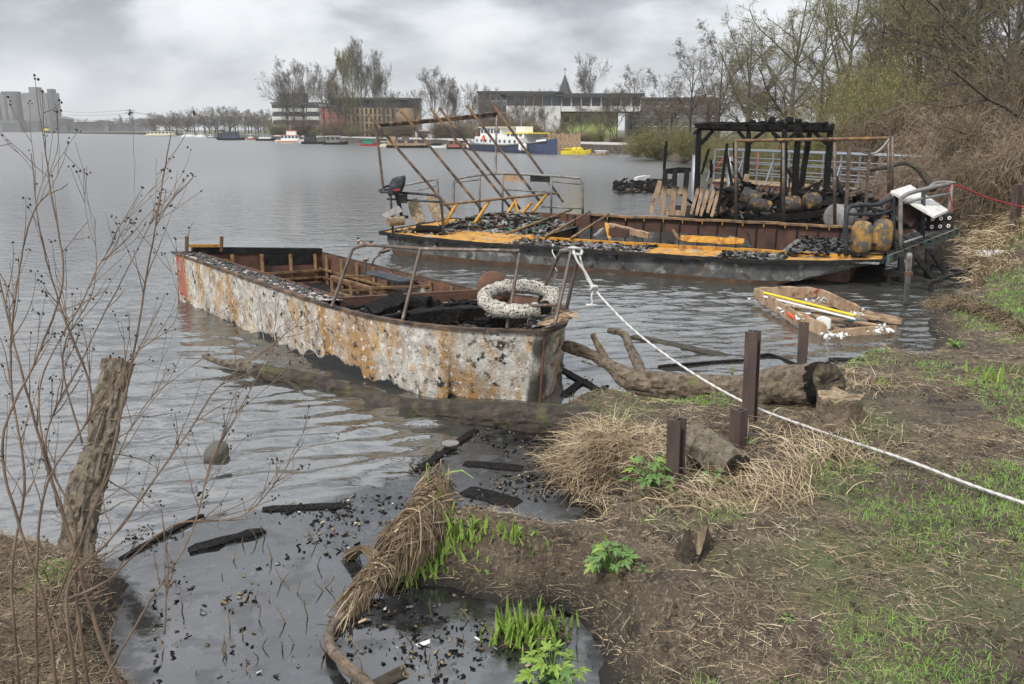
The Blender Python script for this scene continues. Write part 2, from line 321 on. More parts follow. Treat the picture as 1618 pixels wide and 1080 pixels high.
def hull_mat():
    """burnt-off white paint over rust: chalk white, ochre runs, soot, red lead at the stern, wet weed band at the water"""
    m = M('burnt_hull_paint', (.42, .395, .345), [
        ((.22, .205, .19), 3.2, .54, .12, 8), ((.56, .54, .50), 7, .55, .07, 8), ((.31, .17, .05), 2.3, .55, .06, 10, (1, 1, .35)), ((.46, .30, .12), 6, .61, .06, 9, (1, 1, .4)),
        ((.33, .19, .075), .9, .60, .05, 10), ((.10, .085, .072), 9, .60, .04, 9), ((.022, .02, .018), 4.5, .65, .025, 10), ((.05, .045, .04), 1.3, .66, .05, 9, (1, 1, .7)), ((.035, .03, .027), 34, .64, .025, 5), ((.62, .60, .56), 16, .62, .04, 7), ((.10, .075, .05), 70, .63, .03, 3), ((.70, .68, .64), 55, .68, .03, 3)], .82, bump=(34, .8, None, .012), bump2=(7, .5, None, .03))
    nt = m.node_tree; N = nt.nodes; L = nt.links; b = N['Principled BSDF']; src = b.inputs['Base Color'].links[0].from_socket
    at = N.new('ShaderNodeAttribute'); at.attribute_name = 'zone'; sp = N.new('ShaderNodeSeparateColor'); L.new(at.outputs['Color'], sp.inputs[0])
    tc = N.new('ShaderNodeTexCoord'); n = N.new('ShaderNodeTexNoise'); n.inputs['Scale'].default_value = 3.0; n.inputs['Detail'].default_value = 8; L.new(tc.outputs['Object'], n.inputs['Vector'])
    def lay(ch, col, lo, hi, k):
        nonlocal src
        a = N.new('ShaderNodeMath'); a.operation = 'MULTIPLY_ADD'; a.inputs[1].default_value = k; L.new(n.outputs['Fac'], a.inputs[0]); L.new(sp.outputs[ch], a.inputs[2])
        r = N.new('ShaderNodeMapRange'); r.inputs['From Min'].default_value = lo; r.inputs['From Max'].default_value = hi; L.new(a.outputs[0], r.inputs['Value'])
        x = N.new('ShaderNodeMixRGB'); L.new(r.outputs[0], x.inputs[0]); L.new(src, x.inputs[1]); x.inputs[2].default_value = (*col, 1); src = x.outputs[0]
    lay(0, (.30, .10, .075), 1.05, 1.12, .25)       # red lead panel
    lay(1, (.018, .020, .020), .99, 1.05, 1.0)       # wet dark weed band
    lay(2, (.06, .058, .045), 1.0, 1.25, 1.0)        # sooty grey bow
    L.new(src, b.inputs['Base Color']); return m
K['hull'] = hull_mat()

def ground_mat():
    m = M('bank_soil', (.08, .06, .042), [((.145, .112, .074), 2.5, .56, .1, 8), ((.028, .021, .016), 5, .56, .08, 8), ((.20, .155, .10), 34, .61, .08, 6, (1, .5, 1)), ((.085, .10, .04), .7, .60, .06, 9), ((.03, .023, .018), 24, .62, .05, 5)], .95, bump=(16, 1, None, .05), bump2=(60, .6, None, .01))
    nt = m.node_tree; N = nt.nodes; L = nt.links; b = N['Principled BSDF']; src = b.inputs['Base Color'].links[0].from_socket
    at = N.new('ShaderNodeAttribute'); at.attribute_name = 'wet'; x = N.new('ShaderNodeMixRGB'); L.new(at.outputs['Fac'], x.inputs[0]); L.new(src, x.inputs[1]); x.inputs[2].default_value = (.020, .017, .014, 1)
    L.new(x.outputs[0], b.inputs['Base Color']); return m
K['ground'] = ground_mat()

def water_mat():
    m = bpy.data.materials.new('water'); m.use_nodes = True; nt = m.node_tree; N = nt.nodes; L = nt.links; b = N['Principled BSDF']
    b.inputs['Base Color'].default_value = (.045, .044, .038, 1); b.inputs['IOR'].default_value = 3.0
    tc = N.new('ShaderNodeTexCoord'); geo = N.new('ShaderNodeNewGeometry')
    nrm = None
    at = N.new('ShaderNodeAttribute'); at.attribute_name = 'wave'
    for sc, st, dist in ((3.6, (.6, 1.0, 1), .06), (10, (.5, 1.0, 1), .02), (1.1, (.8, 1, 1), .06)):
        mp = N.new('ShaderNodeMapping'); mp.inputs['Scale'].default_value = st; mp.inputs['Rotation'].default_value = (0, 0, .25); L.new(geo.outputs['Position'], mp.inputs[0])
        n = N.new('ShaderNodeTexNoise'); n.inputs['Scale'].default_value = sc; n.inputs['Detail'].default_value = 3; L.new(mp.outputs[0], n.inputs['Vector'])
        bp = N.new('ShaderNodeBump'); bp.inputs['Distance'].default_value = dist; L.new(n.outputs['Fac'], bp.inputs['Height']); L.new(at.outputs['Fac'], bp.inputs['Strength'])
        if nrm: L.new(nrm, bp.inputs['Normal'])
        nrm = bp.outputs[0]
    ar = N.new('ShaderNodeAttribute'); ar.attribute_name = 'ruffle'; L.new(ar.outputs['Fac'], b.inputs['Roughness'])
    L.new(nrm, b.inputs['Normal']); return m
K['water'] = water_mat()

def film_mat():
    m = M('ash_film', (.014, .0145, .015), [((.04, .042, .045), 1.6, .54, .1, 8), ((.014, .014, .015), 9, .57, .05, 9), ((.012, .012, .012), 40, .62, .04, 4), ((.22, .21, .19), 60, .70, .03, 3)], .2, bump=(14, .25, None, .006), spec=.9)
    nt = m.node_tree; N = nt.nodes; L = nt.links; b = N['Principled BSDF']; b.inputs['IOR'].default_value = 1.8; b.inputs['Specular IOR Level'].default_value = .75
    tc = N.new('ShaderNodeTexCoord')
    n = N.new('ShaderNodeTexNoise'); n.inputs['Scale'].default_value = 5; n.inputs['Detail'].default_value = 7; L.new(tc.outputs['Object'], n.inputs['Vector'])
    r = N.new('ShaderNodeMapRange'); r.inputs['From Min'].default_value = .52; r.inputs['From Max'].default_value = .62; r.inputs['To Min'].default_value = .03; r.inputs['To Max'].default_value = .4
    L.new(n.outputs['Fac'], r.inputs['Value']); L.new(r.outputs[0], b.inputs['Roughness'])
    sl = N.new('ShaderNodeAttribute'); sl.attribute_name = 'sludge'; n2 = N.new('ShaderNodeTexNoise'); n2.inputs['Scale'].default_value = 11; n2.inputs['Detail'].default_value = 8; L.new(tc.outputs['Object'], n2.inputs['Vector'])
    sm = N.new('ShaderNodeMath'); sm.operation = 'ADD'; L.new(sl.outputs['Fac'], sm.inputs[0]); L.new(n2.outputs['Fac'], sm.inputs[1]); sr = N.new('ShaderNodeMapRange'); sr.inputs['From Min'].default_value = .92; sr.inputs['From Max'].default_value = 1.05; L.new(sm.outputs[0], sr.inputs['Value'])
    src = b.inputs['Base Color'].links[0].from_socket; mxs = N.new('ShaderNodeMixRGB'); L.new(sr.outputs[0], mxs.inputs[0]); L.new(src, mxs.inputs[1]); mxs.inputs[2].default_value = (.008, .008, .008, 1); L.new(mxs.outputs[0], b.inputs['Base Color'])
    rs = N.new('ShaderNodeMath'); rs.operation = 'MULTIPLY_ADD'; rs.inputs[1].default_value = .2; L.new(sr.outputs[0], rs.inputs[0]); L.new(r.outputs[0], rs.inputs[2]); L.new(rs.outputs[0], b.inputs['Roughness'])
    at = N.new('ShaderNodeAttribute'); at.attribute_name = 'edge'
    a = N.new('ShaderNodeMath'); a.operation = 'MULTIPLY_ADD'; a.inputs[1].default_value = 1.0; L.new(n.outputs['Fac'], a.inputs[0]); L.new(at.outputs['Fac'], a.inputs[2])
    r2 = N.new('ShaderNodeMapRange'); r2.inputs['From Min'].default_value = .66; r2.inputs['From Max'].default_value = .74; L.new(a.outputs[0], r2.inputs['Value']); L.new(r2.outputs[0], b.inputs['Alpha'])
    return m
K['film'] = film_mat()
# ------------------------------------------------------------------ the bank: shoreline measured in metres
def _w2(pts, z=0.0): return [tuple(W(x, y, z)[:2]) for x, y in pts]
SHORE = _w2([(1010, 1400), (985, 1200), (960, 1080), (935, 1020), (915, 985), (880, 958), (800, 962), (755, 945), (700, 925), (640, 925), (600, 905), (640, 880), (700, 850), (730, 838),
             (830, 848), (900, 862), (945, 835), (960, 805), (915, 785), (868, 752), (885, 720), (905, 690), (870, 662), (905, 648), (960, 650), (1020, 660), (1080, 662), (1150, 652),
             (1215, 640), (1260, 618), (1330, 592), (1430, 580), (1480, 562), (1478, 535), (1466, 508), (1490, 488), (1528, 472), (1540, 446)])
SHORE += [(9.6, 18.0), (10.6, 19.5), (11.6, 21.5), (12.5, 25), (14, 33), (16, 45), (16.3, 60), (15.2, 80), (13.8, 104), (14, 114)]
LAND = SHORE + [(90, 114), (90, .3), (1.2, .3)]
MOUND = _w2([(-60, 862), (60, 862), (110, 880), (190, 925), (185, 1000), (225, 1090), (225, 1400), (-500, 1400), (-500, 862)])
ISLET = _w2([(768, 1002), (800, 985), (850, 980), (900, 992), (905, 1015), (880, 1030), (820, 1034), (778, 1022)])
def inside(x, y, poly):
    c = np.zeros(x.shape, bool); n = len(poly)
    for i in range(n):
        x0, y0 = poly[i]; x1, y1 = poly[(i + 1) % n]
        if y0 == y1: continue
        k = (y0 > y) != (y1 > y); c ^= k & (x < (x1 - x0) * (y - y0) / (y1 - y0) + x0)
    return c
def pdist(x, y, pts, closed=False):
    d = np.full(x.shape, 1e9); n = len(pts)
    for i in range(n if closed else n - 1):
        ax, ay = pts[i]; bx, by = pts[(i + 1) % n]; ex, ey = bx - ax, by - ay
        t = np.clip(((x - ax) * ex + (y - ay) * ey) / (ex * ex + ey * ey + 1e-12), 0, 1)
        d = np.minimum(d, np.hypot(x - ax - t * ex, y - ay - t * ey))
    return d
def sdist(x, y):
    d = pdist(x, y, SHORE); d = np.where(inside(x, y, LAND), d, -d)
    for P in (MOUND, ISLET):
        e = pdist(x, y, P, True); e = np.where(inside(x, y, P), e, -e); d = np.maximum(d, np.minimum(e, .35 if P is MOUND else .12))
    return d
def gz(x, y):
    x = np.asarray(x, float); y = np.asarray(y, float)
    p = np.stack((x, y, np.zeros_like(x)), -1)
    s = sdist(x, y) + .06 * fbm(p * 2.2, 3, 2)
    z = np.where(s > 0, .03 + .27 * smooth(s / .35) + .13 * np.clip(s - .2, 0, 3.5) + .05 * np.clip(s - 3.5, 0, 20), -.03 + 1.2 * np.maximum(s, -.6))
    z = z + np.where(s > 0, 1, .2) * (.05 * fbm(p * 1.3, 11, 3) + .020 * fbm(p * 6, 17, 3)) * smooth((s + .1) / .4)
    z = z + .75 * smooth((y - 13) / 10) * smooth(s / 2.0) * smooth((x - 5) / 5)          # grassy slope climbing at the gangway
    return z
def gz1(x, y): return float(gz(np.array([x]), np.array([y]))[0])
def G(px, py):
    """where the line of sight meets the bank"""
    d = ray(px, py); t = np.linspace(1.5, 60, 1500); P = np.array((0, 0, CAM_H)) + t[:, None] * d
    h = np.maximum(gz(P[:, 0], P[:, 1]), 0); k = np.argmax(P[:, 2] < h); return np.array((P[k, 0], P[k, 1], h[k]))

def axis(a, b, step, ends):
    c = list(np.arange(a, b, step))
    for lim, g in ends:
        st = step; x = c[-1] if lim > b else c[0]; new = []
        while (x < lim) if lim > b else (x > lim):
            st *= g; x = x + st if lim > b else x - st; new.append(x)
        c = c + new if lim > b else new[::-1] + c
    return np.array(c)
def build_bank():
    xs = axis(-4, 7, .05, [(95, 1.05), (-11, 1.08)]); ys = axis(2.6, 11, .05, [(116, 1.03)])
    X, Yy = np.meshgrid(xs, ys, indexing='ij'); Z = gz(X, Yy)
    v = np.stack((X, Yy, Z), -1).reshape(-1, 3); f = grid_faces(len(xs), len(ys))
    keep = (v[f][:, :, 2].max(1) > -.5); f = f[keep]
    o = put('bank', v, f, K['ground'], kind='structure', smooth_=True, origin=np.zeros(3))
    at = o.data.attributes.new('wet', 'FLOAT', 'POINT'); s = sdist(X, Yy).ravel()
    at.data.foreach_set('value', (1 - smooth((v[:, 2] - .02) / .2)).astype(np.float32))
build_bank()

# ------------------------------------------------------------------ water
FILM = _w2([(120, 1300), (120, 900), (250, 850), (330, 806), (440, 800), (560, 772), (640, 750), (700, 712), (745, 690), (800, 672), (880, 655), (960, 600), (1000, 640), (1100, 800), (1100, 1300)])
def film_d(x, y):
    d = pdist(x, y, FILM, True); return np.where(inside(x, y, FILM), d, -d)
def wave_amp(x, y):
    a = 1 - .96 * smooth((film_d(x, y) + .9) / 1.1)
    lee = smooth((x - .5) / 1.5) * (1 - smooth((y - 9.5) / 3))          # sheltered corner behind the logs
    return a * (1 - .6 * lee)
def waves(x, y):
    rng = np.random.default_rng(4); z = 0
    for i in range(26):
        lam = .22 * 1.10 ** (i % 13) * rng.uniform(.9, 1.1); th = rng.normal(-1.3, .30); k = 2 * math.pi / lam
        ph = rng.uniform(0, 6.28); a = .0056 * lam ** .7
        ww = k * (x * math.cos(th) + y * math.sin(th)) + ph + .9 * np.sin(x * .7 + y * .4 + i)
        z = z + 1.25 * a * (np.sin(ww) + .25 * np.cos(2 * ww))
    p = np.stack((x * .35, y * .5, np.zeros_like(x)), -1)
    return z * (.75 + .5 * vn(p, 9))
def build_water():
    xs = axis(-9, 11, .058, [(2500, 1.10), (-2500, 1.10)]); ys = axis(2.6, 22, .06, [(5000, 1.06)])
    X, Yy = np.meshgrid(xs, ys, indexing='ij'); A = wave_amp(X, Yy)
    fade = (1 - smooth((Yy - 17) / 10)) * (1 - smooth((np.abs(X - 1) - 8.5) / 3))
    Z = waves(X, Yy) * A * fade
    v = np.stack((X, Yy, Z), -1).reshape(-1, 3); f = grid_faces(len(xs), len(ys))
    o = put('water', v, f, K['water'], kind='structure', smooth_=True, origin=np.zeros(3))
    at = o.data.attributes.new('wave', 'FLOAT', 'POINT')
    at.data.foreach_set('value', (A * ((.3 + .4 * smooth((Yy - 9) / 6)) * fade + .6 * (1 - fade))).ravel().astype(np.float32))
    at = o.data.attributes.new('ruffle', 'FLOAT', 'POINT'); at.data.foreach_set('value', (.02 + .30 * smooth((Yy - 14) / 70)).ravel().astype(np.float32))
build_water()
def build_film():
    xs = np.arange(-3.6, 2.6, .06); ys = np.arange(2.8, 9.6, .06); X, Yy = np.meshgrid(xs, ys, indexing='ij'); d = film_d(X, Yy)
    v = np.stack((X, Yy, np.full(X.shape, .008)), -1).reshape(-1, 3); f = grid_faces(len(xs), len(ys))
    f = f[(d.ravel()[f].max(1) > -.12)]
    o = put('ash_film', v, f, K['film'], kind='stuff', label='grey film of ash and soot floating on the calm water', cat='ash film', smooth_=True, origin=np.zeros(3))
    S = _w2([(625, 760), (700, 712), (745, 690), (800, 672), (880, 655), (960, 600), (1000, 640), (960, 830), (900, 862), (780, 838), (720, 800)]); e = pdist(X, Yy, S, True); e = np.where(inside(X, Yy, S), e, -e)
    near_bank = np.exp(-(np.minimum(sdist(X, Yy), 0) / .16) ** 2)
    at = o.data.attributes.new('sludge', 'FLOAT', 'POINT'); at.data.foreach_set('value', np.clip(np.maximum(.15 + e / .35, .6 * near_bank), 0, .6).ravel().astype(np.float32))
    at = o.data.attributes.new('edge', 'FLOAT', 'POINT'); at.data.foreach_set('value', np.clip(d / .5, -.3, 1).ravel().astype(np.float32))
build_film()
# ------------------------------------------------------------------ the burnt workboat in front
_B0 = np.array((-6.13, 15.32)); _Ba = np.array((.622, -.783)); _Bn = np.array((.783, .622))
def B1(a, n, z): p = _B0 + _Ba * a + _Bn * n; return np.array((p[0], p[1], z))
def b1z(a, n): return .85 - .25 * (n / 2.9) * (1 - smooth(np.asarray((a - 5.0) / 3.5)))
def build_workboat():
    rng = np.random.default_rng(21)
    T = thing('workboat', B1(4.3, 1.45, 0), 'burnt-out steel workboat with flaking white and rust-orange hull beside driftwood log', 'boat')
    near = spline([(0, 0), (2.9, 0), (5, 0), (6.2, .02), (7.2, .16), (8.12, .52), (8.86, 1.14)], 16)
    bow = np.array([(8.9, 1.2), (8.88, 1.34), (8.82, 1.5), (8.76, 1.62)])
    far = spline([(8.7, 1.7), (8.1, 2.25), (7.2, 2.62), (5.9, 2.84), (4.5, 2.9), (2, 2.9), (0, 2.9)], 16)
    st = np.array([(0, n) for n in np.linspace(2.75, .15, 14)])
    out = np.vstack((near, bow, far, st)); n = len(out); c = np.array((4.3, 1.45))
    # outer and inner shell
    rows = np.array([-.45, -.25, -.1, 0, .06, .12, .2, .3, .4, .5, .6, .7, .8, .9, 1.0]); V = []; Zn = []
    for k, t in enumerate(rows):
        for i, (a, m) in enumerate(out):
            zt = float(b1z(a, m)); z = t * zt if t > 0 else t; inn = .045 * max(0, 1 - t) ** 1.5 + (.22 * max(0, 1 - t) if a > 8.1 else 0) * .55
            q = np.array((a, m)) + (c - (a, m)) / np.linalg.norm(c - (a, m)) * inn
            P = B1(q[0], q[1], z); P[:2] += .012 * fbm(np.array([[a * 2.1, m * 2.1, z * 3]]), 5, 2)[0] * np.sign(m - 1.45) * _Bn
            V.append(P)
            r = 1.0 if (a < .62 and m < .05 and z > .1 and a > .08) else 0
            g = .52 - z * 1.9 - .12 * (1 if a < 2.2 and m < .1 else 0) + (.40 * math.exp(-((a - 6.1) / .8) ** 2) + .16 * math.exp(-((a - 4.0) / .16) ** 2)) * (1 - z) ** 2
            Zn.append((r, max(0, g), .35 * smooth(np.array((a - 6.9) / 1.6)) + (.35 if a > 8.82 else 0), 1))
    f = [(k * n + i, k * n + (i + 1) % n, (k + 1) * n + (i + 1) % n, (k + 1) * n + i) for k in range(len(rows) - 1) for i in range(n)]
    o = put('hull', np.array(V), f, K['hull'], T, smooth_=True)
    ca = o.data.color_attributes.new('zone', 'FLOAT_COLOR', 'POINT'); ca.data.foreach_set('color', np.array(Zn, np.float32).ravel())
    inner = np.array([q + (c - q) / np.linalg.norm(c - q) * .05 for q in out])
    inner2 = np.array([q + (c - q) / np.linalg.norm(c - q) * (.26 if q[0] > 6.5 else .11) for q in out])
    V = [B1(a, m, -.1) for a, m in inner2] + [B1(a, m, .2) for a, m in inner2] + [B1(a, m, float(b1z(a, m)) - .01) for a, m in inner]
    f = [(k * n + (i + 1) % n, k * n + i, (k + 1) * n + i, (k + 1) * n + (i + 1) % n) for k in range(2) for i in range(n)]
    put('inner_lining', np.array(V), f, K['rust_brown'], T, label='rust-brown inside of the hull plates')
    # bow edge bead and plate seam
    mb = MB(); mb.tube([B1(8.9, 1.22, .83), B1(8.86, 1.22, .4), B1(8.78, 1.25, -.1)], .016, 6); mb.build('stem_bar', K['rust_brown'], T)
    mb = MB(); mb.tube([B1(.63, -.008, .84), B1(.63, -.004, .4), B1(.66, .02, .0)], .012, 6); mb.build('plate_seam', K['rust_yellow'], T)
    for a in (2.0, 3.85, 5.6, 7.1):
        q0 = float(np.interp(a, near[:, 0], near[:, 1])); mb = MB(); mb.tube([B1(a, q0 - .006, .82), B1(a + .01, q0 + .012, .45), B1(a + .02, q0 + .035, .1), B1(a + .02, q0 + .05, -.1)], .007, 5); mb.build('plate_seam', K['hull'], T)
    # gunwale rim
    V = []; m = len(out)
    cc = np.array([q + (c - q) / np.linalg.norm(c - q) * np.array(.02) for q in out])
    for (d, dz) in ((-.035, -.022), (-.035, .012), (.05, .016), (.05, -.022)):
        for q in out:
            u = (c - q) / np.linalg.norm(c - q); p = q + u * d; V.append(B1(p[0], p[1], float(b1z(*q)) + dz + rng.normal(0, .003)))
    f = [(k * m + i, k * m + (i + 1) % m, ((k + 1) % 4) * m + (i + 1) % m, ((k + 1) % 4) * m + i) for k in range(4) for i in range(m)]
    put('gunwale', np.array(V), f, K['rim'], T, label='scorched rusty rim along the top of the hull')
    # near side deck strip with flaking paint and ash
    def strip(a0, a1, n0, n1, dz, mat, name, nn=6, jit=.006, na=50, **k):
        V = []
        for a in np.linspace(a0, a1, na):
            e0 = n0(a) if callable(n0) else n0; e1 = n1(a) if callable(n1) else n1
            for t in np.linspace(0, 1, nn):
                q = e0 + (e1 - e0) * t; V.append(B1(a, q, float(b1z(a, q)) + dz + rng.normal(0, jit)))
        return put(name, np.array(V), grid_faces(na, nn), mat, T, **k)
    deckm = M('flaking_deck', (.50, .48, .45), [((.30, .20, .14), 5, .52, .06, 8), ((.02, .018, .017), 7, .56, .04, 8), ((.62, .60, .57), 24, .62, .04)], .9, bump=(40, 1, None, .02))
    strip(.07, 5.7, .06, .44, -.012, deckm, 'side_deck')
    mb = MB()
    for a0 in np.arange(.07, 5.6, .55):
        mb.beam(B1(a0, .45, float(b1z(a0, .45)) - .08), B1(min(a0 + .55, 5.65), .45, float(b1z(a0 + .5, .45)) - .08), .02, .19)
    mb.build('coaming', K['rust_brown'], T)
    # foredeck with soot
    def edge(lst):
        lst = lst[np.argsort(lst[:, 0])]; return lambda a: float(np.interp(a, lst[:, 0], lst[:, 1]))
    en, ef = edge(near), edge(far)
    fd = M('sooty_deck', (.05, .042, .036), [((.30, .29, .28), 10, .57, .07, 8), ((.012, .011, .011), 6, .52, .06, 8), ((.24, .12, .05), 4, .63, .06), ((.6, .58, .55), 40, .68, .03)], .9, bump=(30, 1, None, .03))
    strip(5.65, 8.72, lambda a: en(a) + .05, lambda a: min(ef(a), 2.9) - .05, -.11, fd, 'foredeck', 22, .008)
    mb = MB(); mb.beam(B1(5.66, .4, .62), B1(5.66, 2.75, .48), .03, .3); mb.beam(B1(5.62, .4, .80), B1(5.62, 2.8, .64), .07, .05); mb.build('cockpit_bulkhead', K['rust_brown'], T)
    # cockpit sole
    V = [B1(a, q, .02 + rng.normal(0, .006)) for a in np.linspace(.05, 5.65, 40) for q in np.linspace(.06, 2.83, 20)]
    put('cockpit_floor', np.array(V), grid_faces(40, 20), K['black_steel'], T)
    # frames: posts and stringers on the far side and across the stern
    def angle_bar(p0, p1, w, mat, name): mb = MB(); mb.beam(p0, p1, w, w); return mb.build(name, mat, T)
    for a in np.arange(.45, 5.6, .62): angle_bar(B1(a, 2.80, .02), B1(a, 2.80, float(b1z(a, 2.8)) - .03), .05, K['rust_pole'], 'frame_post')
    angle_bar(B1(.1, 2.78, .30), B1(5.6, 2.78, .30), .035, K['rust_pole'], 'stringer')
    angle_bar(B1(.1, 2.77, .14), B1(5.6, 2.77, .14), .03, K['rust_brown'], 'stringer')
    for q in (.55, 1.05, 1.62, 2.2, 2.72): angle_bar(B1(.12, q, .02), B1(.12, q, float(b1z(.1, q)) - .03), .06, K['rust_pole'], 'frame_post')
    for z, q0 in ((.36, .5), (.22, 1.0), (.12, .8)): angle_bar(B1(.16, q0, z), B1(.16, 2.8, z - .1), .04, K['rust_pole'], 'stringer')
    for q0, q1, mt in ((.58, 1.02, 'rust_yellow'), (1.08, 1.58, 'rust_brown'), (1.66, 2.16, 'black_steel'), (2.24, 2.7, 'black_steel')):
        mb = MB(); mb.beam(B1(.075, q0, .5 * .85), B1(.075, q1, .5 * .85 - .04), .012, .5, up=(0, 0, 1)); mb.build('stern_panel', K[mt], T)
    angle_bar(B1(.03, .35, .865), B1(.03, 2.9, .625), .11, K['black_steel'], 'stern_rail')
    # stern uprights with a bar
    p, q = B1(.12, .22, .85), B1(.12, .85, .80)
    for u in (p, q):
        mb = MB(); mb.beam(u, u + (.03, 0, .28), .05, .05); mb.build('stern_upright', K['rust_brown'], T)
    mb = MB(); mb.beam(p + (0, 0, .11), q + (0, 0, .11), .04, .05); mb.build('stern_crossbar', K['rust_yellow'], T)
    # burnt seat frame amidships
    A0, A1, N0, N1 = 3.15, 4.45, 1.55, 2.62
    for a in (A0, (A0 + A1) / 2, A1):
        for q in (N0, N1): angle_bar(B1(a, q, .03), B1(a, q, .66 if q == N0 else .56), .045, K['rust_pole'], 'seat_frame_post')
    for z in (.2, .42, .66):
        angle_bar(B1(A0, N0, z), B1(A1, N0, z), .035, K['rust_pole'], 'seat_frame_bar')
        angle_bar(B1(A0, N1, z - .1), B1(A1, N1, z - .1), .035, K['rust_brown'], 'seat_frame_bar')
        for a in (A0, A1): angle_bar(B1(a, N0, z), B1(a, N1, z - .1), .035, K['rust_pole'], 'seat_frame_bar')
    flake = M('flaked_panel', (.42, .38, .33), [((.09, .06, .045), 5, .53, .04, 8), ((.60, .57, .52), 14, .58, .06, 6), ((.34, .18, .08), 4, .62, .06)], .9, bump=(30, .8, None, .01))
    mb = MB(); mb.beam(B1(A0 + .05, N1 + .04, .3), B1(A1 - .05, N1 + .04, .3), .015, .45); mb.build('seat_back_panel', flake, T)
    mb = MB(); mb.beam(B1(A0 - .35, 2.45, .60), B1(A1 - .3, 2.40, .62), .34, .03); mb.build('seat_board', K['tube_dark'], T)
    for a, q in ((4.55, 1.7), (4.75, 2.1), (5.1, 1.9)):
        angle_bar(B1(a, q, .05), B1(a + .6, q - .5, .45), .03, K['rust_pole'], 'loose_bar')
    # bent fitting that stands up on the far side
    b = Y(588, 420, 13.7)
    mb = MB(); mb.tube(spline([b, b + (.03, 0, .10), b + (.10, 0, .17), b + (.16, .02, .24)], 5), [.018] * 16, 6); mb.tube([b + (.16, .02, .24), b + (.30, .03, .27)], [.05, .03], 7); mb.tube([b + (.1, 0, .2), b + (.24, 0, .33)], [.015, .02], 6); mb.build('bent_fitting', K['tube_steel'], T)
    mb = MB(); mb.tube([b + (-.1, -.1, -.1), b + (-.08, -.1, .12)], .02, 6); mb.tube([b + (-.12, -.1, .12), b + (-.04, -.1, .13)], .03, 6); mb.build('bollard_peg', K['tube_steel'], T)
    # near side handrail
    bs = [W(524, 484, .86), W(636, 503, .86), W(801, 515, .86)]; tp = [Y(556, 396, bs[0][1] + .22), Y(664, 394, bs[1][1] + .22), Y(821, 400, bs[2][1] + .22)]
    R_ = .021
    rail = [bs[0], bs[0] * .1 + tp[0] * .9, tp[0] + (.03, 0, .03), Y(576, 386, tp[0][1] - .05), tp[1] + (0, 0, .01), tp[2] + (0, 0, .03)]
    mb = MB(); mb.tube(np.vstack((spline(rail[:4], 6), rail[4:])), R_, 8); mb.build('handrail', K['tube_steel'], T)
    for i in (1, 2): mb = MB(); mb.tube([bs[i] - (0, 0, .02), tp[i]], R_, 8); mb.build('handrail_post', K['tube_steel'], T)
    # bow pulpit
    e = [Y(846, 488, 10.0), Y(877, 511, 9.0), Y(895, 488, 9.55)]; ap = [Y(886, 396, 9.6), Y(903, 394, 9.25), Y(915, 400, 9.4)]
    mb = MB(); mb.tube(spline([e[0], e[0] * .12 + ap[0] * .88, ap[0] + (.03, -.05, .02), ap[1]], 6), R_, 8); mb.build('pulpit_leg', K['tube_steel'], T)
    mb = MB(); mb.tube([e[1], ap[1]], R_, 8); mb.build('pulpit_leg', K['tube_steel'], T)
    mb = MB(); mb.tube([e[2], ap[2]], R_, 8); mb.build('pulpit_leg', K['tube_steel'], T)
    mb = MB(); mb.tube([ap[0], ap[1], ap[2], ap[2] + (.04, .05, .0)], R_, 8); mb.build('pulpit_top', K['tube_grey'], T)
    mb = MB(); mb.tube([bs[2] * .72 + tp[2] * .28, e[1] * .75 + ap[1] * .25], .018, 8); mb.build('lower_rail', K['tube_steel'], T)
    return ap
PULPIT = build_workboat()

